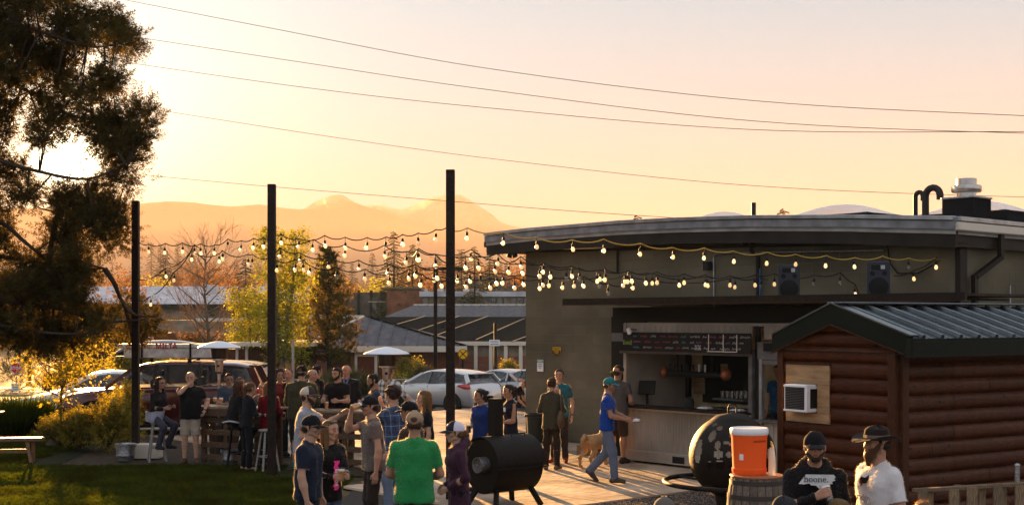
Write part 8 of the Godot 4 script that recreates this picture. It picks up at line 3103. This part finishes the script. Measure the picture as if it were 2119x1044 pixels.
	person("bearded man in a grey T-shirt and two-tone cap, hand spread out", 638, 152, 1.835, 84, {"top": Color(0.25, 0.27, 0.33), "sleeve": 0.58, "bottom": Color(0.16, 0.13, 0.11), "trouser": 0.5, "hem": -0.06, "hair": "crop", "hair_colour": brown_hair, "beard": "short", "beard_colour": Color(0.06, 0.028, 0.012), "cap": {"front": Color(0.045, 0.035, 0.03), "back": Color(0.45, 0.39, 0.32)}, "glasses": "on", "wide": 1.06, "rh": V(-0.02, 1.10, 0.20), "lh": V(0.02, 1.38, 0.46), "el": V(0.2, -1.0, 0.0), "pl": "open", "tl": V(-0.6, 0.8, 0.0), "skin": pale})
	person("man in a navy T-shirt and black cap standing in profile", 645, 196, 1.735, 74, {"top": Color(0.016, 0.020, 0.036), "sleeve": 0.68, "hem": -0.08, "bottom": Color(0.02, 0.02, 0.024), "hair": "short", "hair_colour": brown_hair, "cap": {"front": black}, "skin": pale, "rh": V(-0.22, 0.82, 0.10), "glasses": "on"})
	person("smiling blonde woman in a black top with a pink print holding a glass", 684, 186, 1.63, 38, {"sex": "f", "top": Color(0.011, 0.010, 0.011), "sleeve": 1.95, "hem": -0.16, "bottom": jeans, "hair": "long", "hair_colour": Color(0.33, 0.20, 0.085), "skin": pale, "glasses": "on2", "turn": 16.0, "rh": V(-0.09, 1.10, 0.26), "lh": V(0.10, 1.10, 0.28), "pr": "grip", "pl": "grip", "tr": V(0, 1, 0), "tl": V(0, 1, 0), "after": pink_print})
	person("man in a brown grey T-shirt and black cap drinking from a glowing glass", 765, 167, 1.80, -72, {"top": Color(0.12, 0.095, 0.085), "sleeve": 0.5, "hem": -0.08, "bottom": Color(0.03, 0.022, 0.018), "hair": "crop", "hair_colour": brown_hair, "cap": {"front": Color(0.014, 0.013, 0.014), "patch": Color(0.35, 0.33, 0.32)}, "skin": pale, "wide": 1.05, "rh": V(-0.02, 1.56, 0.27), "er": V(-0.4, -1.0, 0.65), "pr": "grip", "tr": V(0, 0.8, -0.6), "lh": V(0.23, 0.84, 0.02), "after": func(p): hold(p, "r", "pint", "beer glass raised to his mouth by the man in the brown grey T-shirt", -0.05)})
	person("curly haired man in a blue plaid shirt and jeans, facing away", 811, 149, 1.82, -128, {"top": mat("plaid_cloth", Color(1, 1, 1), 0.9, {"tex": "plaid_blue", "scale": 7.0}), "sleeve": 1.95, "hem": -0.10, "bottom": Color(0.12, 0.16, 0.22), "hair": "curly", "hair_colour": Color(0.05, 0.022, 0.012), "skin": pale, "lh": V(0.14, 1.46, 0.30), "el": V(0.5, -1.0, 0.0), "pl": "grip", "tl": V(0, 1, 0), "rh": V(-0.1, 1.45, 0.30), "after": func(p): hold(p, "l", "tulip", "tulip glass of golden beer held by the man in blue plaid", -0.09)})
	person("man in a dark brown T-shirt and black cap half hidden by the green shirt", 846, 175, 1.78, -112, {"top": Color(0.05, 0.030, 0.022), "sleeve": 0.62, "bottom": Color(0.02, 0.02, 0.02), "hair": "crop", "hair_colour": brown_hair, "cap": {"front": black, "patch": Color(0.4, 0.4, 0.42)}, "skin": tan, "rh": V(-0.10, 1.12, 0.24), "lh": V(0.10, 1.10, 0.26)})
	person("man in a bright green T-shirt and tan cap seen from behind", 858, 201, 1.81, 180, {"top": Color(0.022, 0.20, 0.060), "sleeve": 0.72, "hem": -0.10, "bottom": Color(0.05, 0.032, 0.024), "hair": "crop", "hair_colour": Color(0.10, 0.055, 0.03), "cap": {"front": Color(0.30, 0.215, 0.14), "gap": Color(0.09, 0.05, 0.035)}, "wide": 1.06, "skin": tan, "lh": V(0.14, 1.05, 0.26), "rh": V(-0.14, 1.05, 0.26), "el": V(0.5, -1.0, -0.3), "er": V(-0.5, -1.0, -0.3)})
	person("blonde woman in a black T-shirt looking left behind the green shirt", 877, 143, 1.72, -78, {"sex": "f", "top": Color(0.012, 0.011, 0.012), "sleeve": 0.6, "bottom": black, "hair": "long", "hair_colour": Color(0.36, 0.21, 0.085), "skin": pale, "glasses": "up"})
	person("woman in a purple jacket and white backed cap looking left", 941, 191, 1.64, -78, {"sex": "f", "top": Color(0.050, 0.020, 0.036), "sleeve": 1.95, "hem": -0.20, "bottom": Color(0.012, 0.012, 0.014), "hair": "tail", "hair_colour": Color(0.22, 0.12, 0.055), "cap": {"front": Color(0.025, 0.024, 0.035), "back": Color(0.55, 0.53, 0.62), "patch": Color(0.5, 0.5, 0.55)}, "wide": 1.10, "skin": pale, "lh": V(0.13, 1.0, 0.15), "rh": V(-0.13, 1.0, 0.15), "hood": true})

	person("woman in a royal blue polo shirt with sunglasses on her head", 993, 130, 1.64, -42, {"sex": "f", "top": Color(0.013, 0.030, 0.13), "sleeve": 0.72, "hem": -0.08, "bottom": black, "hair": "bun", "hair_colour": dark_hair, "glasses": "up", "skin": tan, "wide": 1.1, "rh": V(-0.10, 1.09, 0.24), "pr": "grip", "tr": V(0, 1, 0), "lh": V(0.24, 0.96, 0.14), "watch": "l", "turn": -22.0, "after": func(p): hold(p, "r", "dark", "glass of dark beer held by the woman in the blue polo shirt")})
	person("woman in a dark tank top with a headband and bun behind the chimney", 1052, 123, 1.65, -62, {"sex": "f", "top": Color(0.013, 0.012, 0.018), "sleeve": 0.0, "bottom": black, "hair": "bun", "hair_colour": Color(0.03, 0.014, 0.008), "skin": tan, "lh": V(0.02, 1.08, 0.24), "rh": V(-0.12, 1.06, 0.24), "after": name_tag})
	person("person in black bending into the parked cars by the brewery corner", 1050, 82, 1.62, 70, {"sex": "f", "top": black, "sleeve": 0.6, "bottom": black, "hair": "hangdown", "hair_colour": Color(0.45, 0.14, 0.03), "lean": 58.0, "nod": 118.0, "skin": pale, "lh": V(0.2, 0.75, 0.6), "rh": V(-0.2, 0.75, 0.6), "ground": -0.12, "centre": false})
	person("woman in a camouflage jacket seen from behind with a brown shoulder bag", 1142, 113, 1.68, 168, {"sex": "f", "top": mat("camo_cloth", Color(0.075, 0.068, 0.042), 0.9, {"tex": "mottled", "scale": 4.0}), "sleeve": 1.95, "hem": -0.16, "bottom": Color(0.03, 0.018, 0.014), "hair": "bun", "hair_colour": Color(0.07, 0.03, 0.013), "wide": 1.06, "shoes": Color(0.14, 0.085, 0.05), "rh": V(-0.14, 1.15, 0.25), "lh": V(0.14, 1.15, 0.25), "skin": pale, "after": shoulder_bag})
	person("person in a teal T-shirt with pinned up hair facing the camouflage jacket", 1157, 108, 1.80, -12, {"sex": "f", "top": Color(0.022, 0.105, 0.135), "sleeve": 0.66, "bottom": Color(0.025, 0.02, 0.02), "hair": "bun", "hair_colour": Color(0.08, 0.035, 0.02), "wide": 1.1, "shoes": Color(0.16, 0.02, 0.03), "skin": pale, "rh": V(-0.06, 1.32, 0.24), "lh": V(0.25, 0.88, 0.05), "pr": "grip", "tr": V(0, 1, 0), "watch": "l", "after": func(p): hold(p, "r", "pint", "orange drink held up by the person in the teal T-shirt")})
	person("man in a bright blue T-shirt, teal cap and jeans walking to the right", 1262, 123, 1.77, 78, {"top": Color(0.012, 0.050, 0.26), "sleeve": 0.62, "hem": -0.06, "bottom": Color(0.105, 0.135, 0.20), "hair": "crop", "hair_colour": brown_hair, "cap": {"front": Color(0.02, 0.15, 0.17)}, "skin": tan, "rh": V(-0.08, 1.06, 0.32), "lh": V(0.10, 1.06, 0.36), "rf": V(-0.10, 0.075, 0.14), "lf": V(0.10, 0.19, -0.30), "tol": V(0.1, -0.75, 0.7), "toe_up": 1, "shoes": Color(0.07, 0.05, 0.04), "loose": 1.08, "after": paper_held})
	person("man in a grey T-shirt and backward cap ordering at the counter", 1280, 108, 1.87, 152, {"top": Color(0.075, 0.065, 0.06), "sleeve": 0.6, "hem": -0.08, "bottom": Color(0.05, 0.028, 0.02), "trouser": 0.5, "hair": "short", "hair_colour": brown_hair, "cap": {"front": Color(0.03, 0.025, 0.02), "turn": 168.0}, "beard": "short", "skin": tan, "shoes": Color(0.03, 0.025, 0.02), "wide": 1.08, "rh": V(-0.22, 1.0, 0.20), "lh": V(0.15, 1.1, 0.3), "turn": -20.0})
	person("person in blue inside the bar's doorway, mostly hidden by the cabin", 1611, 113, 1.72, -40, {"top": Color(0.015, 0.06, 0.12), "sleeve": 0.6, "hair": "short", "hair_colour": brown_hair, "ground": 0.19, "skin": tan})

	person("bearded man in a black hooded sweatshirt, black cap and sunglasses", 1687, 252, 1.83, -6, {"top": Color(0.010, 0.009, 0.010), "sleeve": 1.95, "hem": -0.14, "bottom": jeans, "hair": "short", "hair_colour": Color(0.20, 0.10, 0.035), "beard": "short", "beard_colour": Color(0.05, 0.026, 0.013), "cap": {"front": black}, "glasses": "on", "skin": Color(0.45, 0.24, 0.155), "wide": 1.08, "rh": V(-0.03, 1.26, 0.27), "pr": "grip", "tr": V(0.3, 1, 0), "er": V(-0.9, -1.0, -0.2), "hood": true, "turn": -4.0, "after": state_print})
	person("long bearded man in a white T-shirt and a dark brimmed hat", 1813, 252, 1.87, -70, {"top": Color(0.62, 0.60, 0.60), "sleeve": 0.72, "hem": -0.10, "bottom": jeans, "hair": "short", "hair_colour": Color(0.05, 0.025, 0.012), "beard": "long", "beard_colour": Color(0.16, 0.065, 0.022), "cap": {"kind": "hat", "front": Color(0.022, 0.016, 0.014), "back": Color(0.10, 0.065, 0.045)}, "skin": Color(0.45, 0.24, 0.155), "wide": 1.06, "lh": V(0.24, 0.90, 0.12), "el": V(0.5, -1.0, -0.6), "after": bird_print})
	person("seated person in a black patterned cap at the bottom edge", 1622, 260, 1.74, -92, {"seat": 0.46, "top": Color(0.03, 0.03, 0.03), "sleeve": 0.6, "hair": "short", "hair_colour": brown_hair, "cap": {"front": mat("camo_cap", Color(0.10, 0.10, 0.11), 0.5, {"tex": "speck", "scale": 6.0}).albedo_color.srgb_to_linear() * 0.3}, "skin": tan})
	person("seated blonde woman with sunglasses on her head at the bottom edge", 1735, 260, 1.70, -150, {"sex": "f", "seat": 0.46, "top": Color(0.2, 0.18, 0.16), "sleeve": 0.6, "hair": "tail", "hair_colour": Color(0.40, 0.25, 0.10), "glasses": "up", "skin": pale})
	person("seated person in a grey cap at the bottom edge left of the fire globe", 1375, 256, 1.68, 175, {"seat": 0.46, "top": Color(0.06, 0.06, 0.06), "sleeve": 0.6, "hair": "crop", "hair_colour": brown_hair, "cap": {"front": Color(0.12, 0.10, 0.085), "gap": Color(0.05, 0.04, 0.03)}, "skin": pale})
	person("seated light haired person at the bottom edge in front of the pallet fence", 1911, 256, 1.60, 170, {"sex": "f", "seat": 0.46, "top": Color(0.15, 0.13, 0.12), "sleeve": 0.6, "hair": "short", "hair_colour": Color(0.33, 0.21, 0.09), "skin": pale})
	var hood_jobs := []
	for p in people:
		if (p.sp as Dictionary).has("hood"):
			var tb: Basis = p.tb
			var n: Vector3 = p.neck
			(jobs[p.shirt][0] as Array).append_array([bone(n + tb.x * 0.085 + tb.y * 0.0 - tb.z * 0.035, 0.040, n + tb.x * 0.03 + tb.y * 0.035 - tb.z * 0.085, 0.052), bone(n - tb.x * 0.085 - tb.z * 0.035, 0.040, n - tb.x * 0.03 + tb.y * 0.035 - tb.z * 0.085, 0.052), bone(n + tb.x * 0.085 - tb.z * 0.035, 0.036, n + tb.x * 0.04 - tb.y * 0.05 + tb.z * 0.075, 0.030), bone(n - tb.x * 0.085 - tb.z * 0.035, 0.036, n - tb.x * 0.04 - tb.y * 0.05 + tb.z * 0.075, 0.030)])
	var dog_job := dog_bones()
	finish_people()
	make_dog(dog_job)

func tied_jacket(p: Dictionary) -> void:
	var m := MB.new()
	var c: Vector3 = p.pel + V(0, 0.02, 0)
	var rows := []
	for j in 4:
		var row := []
		for i in 20:
			var a := TAU * i / 20.0
			var rr := 1.0 + 0.10 * sin(a * 3.0 + j)
			row.append(c + V(sin(a) * 0.195 * rr, [0.05, 0.06, -0.01, -0.10][j] - 0.05 * absf(sin(a * 1.5 + 1.0)) * (j / 3.0), cos(a) * 0.155 * rr))
		rows.append(row)
	rows.reverse()
	m.grid(rows, true)
	m.ball(c + V(-0.14, -0.08, 0.08), V(0.09, 0.13, 0.07), 10, 8)
	put("tied_jacket", m, cloth(Color(0.33, 0.34, 0.42)), p.o)

func white_hem(p: Dictionary) -> void:
	var m := MB.new()
	var c: Vector3 = p.pel
	var pts := []
	for i in 21:
		var a := TAU * i / 20.0
		pts.append(c + V(sin(a) * 0.185, -0.035 + 0.02 * sin(a * 2.0), cos(a) * 0.145))
	m.tube(pts, 0.018, 6, false)
	put("shirt_hem", m, cloth(Color(0.45, 0.42, 0.40)), p.o)

func blue_collar(p: Dictionary) -> void:
	var m := MB.new()
	var tb: Basis = p.tb
	for e in [-1.0, 1.0]:
		m.tube([p.neck + tb.x * 0.055 * e + tb.y * 0.03, p.neck + tb.x * 0.05 * e + tb.z * 0.06, p.neck + tb.x * 0.02 * e - tb.y * 0.10 + tb.z * 0.095], 0.020, 6)
	put("shirt_collar", m, cloth(Color(0.10, 0.14, 0.26)), p.o)

func name_tag(p: Dictionary) -> void:
	chest_print(p, "name_tag", func(n): put("paper", MB.new().box(V(0.05, 0.05, 0), V(0.07, 0.07, 0.004)), mats.sign_white, n), -0.01, 0.125)

func pink_print(p: Dictionary) -> void:
	var build := func(n: Node3D) -> void:
		var m := MB.new()
		var poly := PackedVector2Array()
		for k in 14:
			poly.append(Vector2(-0.028 + 0.012 * sin(k * 2.3), -0.20 + k * 0.025))
		for k in 14:
			poly.append(Vector2(0.030 + 0.013 * sin(k * 1.7 + 1.0), 0.125 - k * 0.025))
		m.prism(poly, 0.0, 0.004)
		put("pink_panel", m, mats.print_pink, n)
		text_on(n, "lettering", "MOTOR", 0.055, Transform3D(Basis(Vector3.BACK, -PI / 2), V(0.0, -0.06, 0.007)), mats.sign_white)
	chest_print(p, "print", build, -0.12, 0.150)
	hold(p, "r", "pint", "nearly empty glass held in both hands by the smiling blonde woman", -0.05)

func state_print(p: Dictionary) -> void:
	var build := func(n: Node3D) -> void:
		var poly := PackedVector2Array()
		for q in [[-0.145, -0.025], [-0.10, 0.035], [-0.085, 0.052], [0.135, 0.052], [0.15, 0.03], [0.135, 0.018], [0.15, 0.008], [0.12, -0.005], [0.128, -0.02], [0.10, -0.028], [0.075, -0.05], [0.055, -0.078], [0.035, -0.08], [-0.005, -0.038], [-0.045, -0.036], [-0.06, -0.020], [-0.10, -0.028]]:
			poly.append(Vector2(q[0], q[1]))
		put("state_outline", MB.new().prism(poly, 0.0, 0.004), mats.white_paint, n)
		text_on(n, "lettering", "boone.", 0.062, Transform3D(Basis.IDENTITY, V(-0.005, 0.012, 0.007)), mats.print_black, "Droid Serif", 400)
	chest_print(p, "print", build, 0.11, 0.140)
	hold(p, "r", "dark", "dark glass held before his chest by the man in the hooded sweatshirt", -0.07)

func bird_print(p: Dictionary) -> void:
	var build := func(n: Node3D) -> void:
		var m := MB.new()
		var poly := PackedVector2Array()
		for q in [[-0.06, 0.01], [-0.03, 0.035], [0.02, 0.03], [0.06, 0.05], [0.075, 0.06], [0.065, 0.02], [0.03, -0.015], [-0.02, -0.02], [-0.045, -0.05], [-0.04, -0.01]]:
			poly.append(Vector2(q[0], q[1]))
		m.prism(poly, 0.0, 0.004)
		put("bird_shape", m, mats.print_black, n)
		put("red_patch", MB.new().box(V(-0.045, -0.012, 0.003), V(0.03, 0.03, 0.004)), mats.print_red, n)
		text_on(n, "lettering", "ridge", 0.07, Transform3D(Basis.IDENTITY, V(-0.01, -0.135, 0.005)), mats.print_grey, "Droid Serif", 400)
	chest_print(p, "print", build, 0.07, 0.138)

func paper_held(p: Dictionary) -> void:
	var o: Node3D = p.o
	var t: Transform3D = o.transform * (o.get_meta("hand_l") as Transform3D)
	var m := MB.new()
	m.box(Vector3.ZERO, V(0.13, 0.012, 0.10), 0.004)
	m.at(V(0.02, 0.012, 0.01), Basis(Vector3.UP, 0.5)).box(Vector3.ZERO, V(0.12, 0.01, 0.09), 0.003)
	var n := put("paper_tray", m, mats.white_paint)
	n.transform = Transform3D(Basis(Vector3.UP, 0.4) * Basis(Vector3.RIGHT, 0.3), t * V(0.03, -0.12, 0.02))
	tag(n, "crumpled white paper tray carried by the man in the bright blue T-shirt", "paper tray")

func shoulder_bag(p: Dictionary) -> void:
	var o: Node3D = p.o
	var b := thing("shoulder_bag", "slouchy brown leather bag hanging from the camouflage jacket's shoulder", "bag", o.transform)
	var c := V(-0.20, 0.93, -0.13)
	var m := MB.new()
	var rows := []
	for j in 8:
		var f := j / 7.0
		var row := []
		for i in 16:
			var a := TAU * i / 16.0
			var w: float = [0.02, 0.10, 0.135, 0.145, 0.14, 0.115, 0.085, 0.05][j]
			row.append(c + V(cos(a) * w * 0.5, lerpf(-0.17, 0.17, f) + 0.01 * sin(a * 3.0), -sin(a) * w))
		rows.append(row)
	m.grid(rows, true)
	put("pouch", m, mats.bag, b)
	put("strap", MB.new().tube([c + V(0, 0.14, 0.06), V(-0.19, 1.25, -0.08), V(-0.17, 1.465, -0.01), V(-0.16, 1.3, 0.10), c + V(0.05, 0.12, 0.12)], 0.013, 6), mats.bag, b)

func dog_bones() -> int:

	var b := [
		bone(V(0, .48, .20), .125, V(0, .47, -.02), .120), bone(V(0, .47, -.02), .120, V(0, .50, -.26), .105), bone(V(0, .41, .20), .10, V(0, .44, .0), .09),
		bone(V(0, .54, .27), .085, V(0, .64, .40), .075), bone(V(0, .66, .43), .080, V(0, .65, .49), .068), bone(V(0, .625, .53), .045, V(0, .60, .61), .032),
		bone(V(-.07, .69, .43), .025, V(-.095, .61, .44), .022), bone(V(.07, .69, .43), .025, V(.095, .61, .44), .022),
		bone(V(-.085, .46, .24), .062, V(-.09, .27, .21), .042), bone(V(-.09, .27, .21), .040, V(-.085, .05, .25), .026), bone(V(-.085, .035, .25), .03, V(-.085, .028, .31), .026),
		bone(V(.085, .46, .22), .062, V(.09, .27, .16), .042), bone(V(.09, .27, .16), .040, V(.085, .05, .12), .026), bone(V(.085, .035, .12), .03, V(.085, .028, .18), .026),
		bone(V(-.08, .48, -.26), .090, V(-.09, .31, -.18), .055), bone(V(-.09, .31, -.18), .050, V(-.085, .19, -.34), .034), bone(V(-.085, .19, -.34), .032, V(-.085, .045, -.31), .025), bone(V(-.085, .033, -.31), .03, V(-.085, .028, -.25), .026),
		bone(V(.08, .48, -.26), .090, V(.09, .31, -.24), .055), bone(V(.09, .31, -.24), .050, V(.085, .20, -.44), .034), bone(V(.085, .20, -.44), .032, V(.085, .05, -.44), .025), bone(V(.085, .036, -.43), .03, V(.085, .028, -.37), .026),
		bone(V(0, .54, -.34), .040, V(-.03, .60, -.46), .036), bone(V(-.03, .60, -.46), .038, V(-.07, .56, -.60), .036), bone(V(-.07, .56, -.60), .034, V(-.10, .50, -.70), .012)]
	return job(b, 0.014, 85.0)

func make_dog(j: int) -> void:
	var d := 24.4
	var o := thing("dog", "yellow brown dog walking away beside the man in the blue T-shirt, tail out", "dog", yaw_at(Vector3((1232 - CX) / F * d, 0, -d), 148))
	var m := MB.new()
	m.add(results[j], Transform3D.IDENTITY, Color.WHITE)
	for e in [-1.0, 1.0]:
		m.col = Color(0.05, 0.04, 0.03)
		m.ball(V(e * 0.042, 0.675, 0.495), V(0.010, 0.010, 0.008), 8, 5)
	m.ball(V(0, 0.605, 0.642), V(0.018, 0.014, 0.012), 8, 5)
	put("body", m, mats.fur, o)
	var r := RandomNumberGenerator.new()
	r.seed = 3
	var h := MB.new()
	var src: PackedVector3Array = results[j][0]
	var nn: PackedVector3Array = results[j][1]
	for k in 1500:
		var i := r.randi() % src.size()
		if src[i].y < 0.1:
			continue
		var a := src[i]
		var b: Vector3 = a + nn[i] * r.randf_range(0.004, 0.016) + V(0, -0.010, -0.022) * r.randf()
		if src[i].z < -0.42:
			b = a + nn[i] * r.randf_range(0.015, 0.05) + V(0, -0.02, -0.02)
		var s := (b - a).cross(V(r.randf(), r.randf(), r.randf())).normalized() * 0.003
		h.tri(a - s, a + s, b)
	put("coat_hair", h, hair_mat(Color(0.42, 0.25, 0.10)), o)
	put("collar", MB.new().at(V(0, 0.585, 0.325), Basis(Vector3.RIGHT, 0.9)).lathe([[0.088, -0.012], [0.091, -0.01], [0.091, 0.01], [0.088, 0.012]], 16), mats.dark, o)
